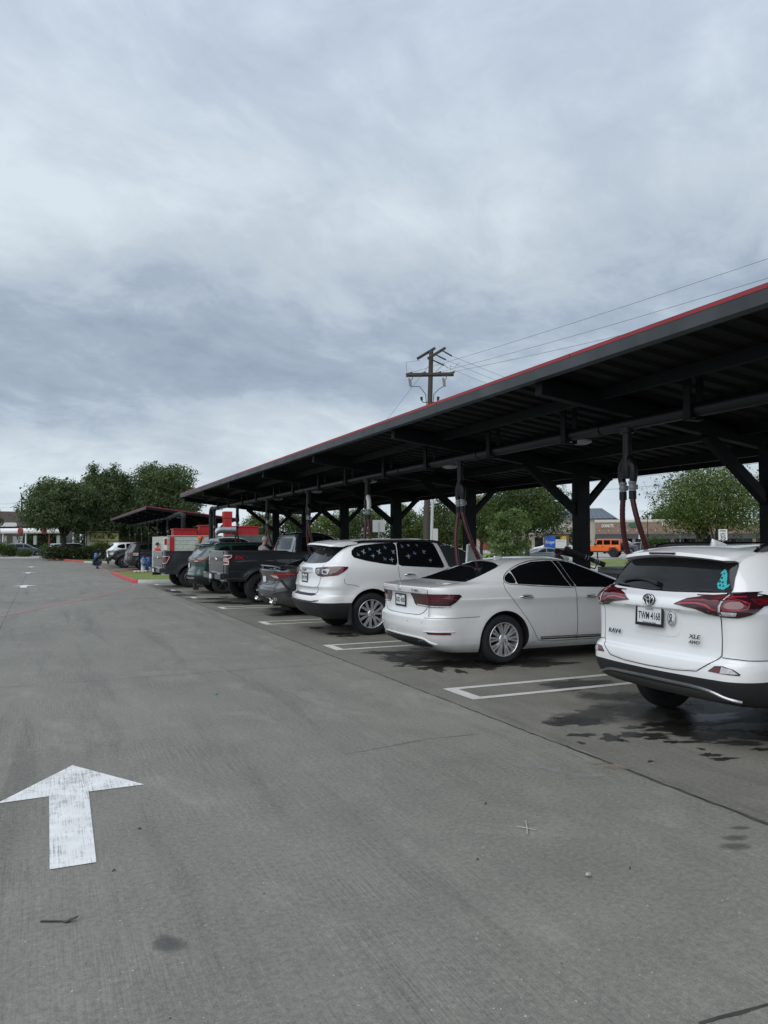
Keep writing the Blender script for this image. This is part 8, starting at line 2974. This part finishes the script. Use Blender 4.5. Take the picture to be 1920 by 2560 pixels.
vs, fs = [], []
for x, y in pr_: vs += [(x, -y, fz(x)), (x, y, fz(x)), (x, y, fz(x) - .003), (x, -y, fz(x) - .003)]
for i in range(len(pr_) - 1):
    for j in range(4): fs.append((4 * i + j, 4 * i + (j + 1) % 4, 4 * i + 4 + (j + 1) % 4, 4 * i + 4 + j))
fs += [(3, 2, 1, 0), (20, 21, 22, 23)]
mb.add(vs, fs)
M_fork = mat('black_plastic_cutlery', (.018, .019, .022), .3)
o = mb.build('fork_handle', M_fork, root)
for k in range(4):
    y = -.0098 + .0065 * k
    mb = MB()
    mb.tube([(.122, y, fz(.122) - .0015), (.142, y * .98, fz(.142) - .0015), (.163, y * .95, fz(.160))], [.0022, .002, .0012], 6)
    mb.build('tine', M_fork, root)
tag(root, 'black plastic fork lying on the concrete in front of the arrow', 'fork')
# forked white twig
mb = MB()
a = Vector((*pg(1318, 2088), .008)); b = Vector((*pg(1314, 2056), .010)); c_ = Vector((*pg(1290, 2068), .006)); d = Vector((*pg(1340, 2078), .006)); e = Vector((*pg(1318, 2074), .009))
mb.tube([a, e, b], [.004, .0045, .003], 6); mb.tube([e, c_], [.004, .002], 6); mb.tube([e, d], [.003, .002], 6)
tag(mb.build('twig', mat('bleached_twig', (.40, .38, .33), .9)), 'pale forked twig lying right of the middle foreground', 'twig')
mb = MB()
mb.lathe([(0, .016), (.016, .016), (.019, .012), (.019, 0)], 16)
o = mb.build('bottle_cap', mat('green_cap', (.03, .25, .08), .4)); o.location = (*pg(540, 1737), 0)
tag(o, 'small green bottle cap lying on the drive', 'cap')
mb = MB()
mb.sphere((0, 0, .014), .015, 0, 7, 5, (1.2, .8, .7))
o = mb.build('pebble', mat('pale_pebble', (.42, .39, .32), .9, var=.4, vscale=60)); o.location = (*pg(1471, 2193), 0)
tag(o, 'pale pebble lying near the middle of the foreground, right side', 'stone')
for i, (u, v) in enumerate(((285, 2179), (349, 2074), (1215, 2011), (1194, 2151), (1575, 2173))):
    mb = MB()
    r_ = random.Random(i)
    p = Vector((*pg(u, v), .004))
    q = Vector((r_.uniform(-.014, .014), r_.uniform(-.008, .008), 0))
    mb.tube([p - q, p + Vector((0, 0, .006)), p + q], [.002, .004, .001], 6)
    tag(mb.build('leaf_scrap', M_black), ['dark leaf scrap nearest the foot of the big arrow', 'dark leaf scrap right of the big arrow head', 'dark leaf scrap left of the forked twig and farther off', 'dark leaf scrap lower left of the forked twig', 'dark leaf scrap right of the pale pebble'][i], 'leaf')
# scattered grit
mb = MB()
r_ = random.Random(5)
for i in range(170):
    u, v = r_.uniform(20, 1900), 1560 + 1000 * r_.random() ** .8
    x, y = pg(u, v)
    if x > 4.4: continue
    s_ = r_.uniform(.002, .006)
    a = r_.uniform(0, 6.28)
    mb.add([(x + s_ * math.cos(a + k * 2.1) * (1 + .5 * (k == 0)), y + s_ * math.sin(a + k * 2.1), .0012 + (.5 * s_ if k == 3 else 0)) for k in range(3)] + [(x, y, .5 * s_)], [(0, 1, 3), (1, 2, 3), (2, 0, 3)], 0 if r_.random() < .85 else 1)
tag(mb.build('grit', [mat('pale_grit', (.50, .49, .46), .9), M_black]), kind='stuff')
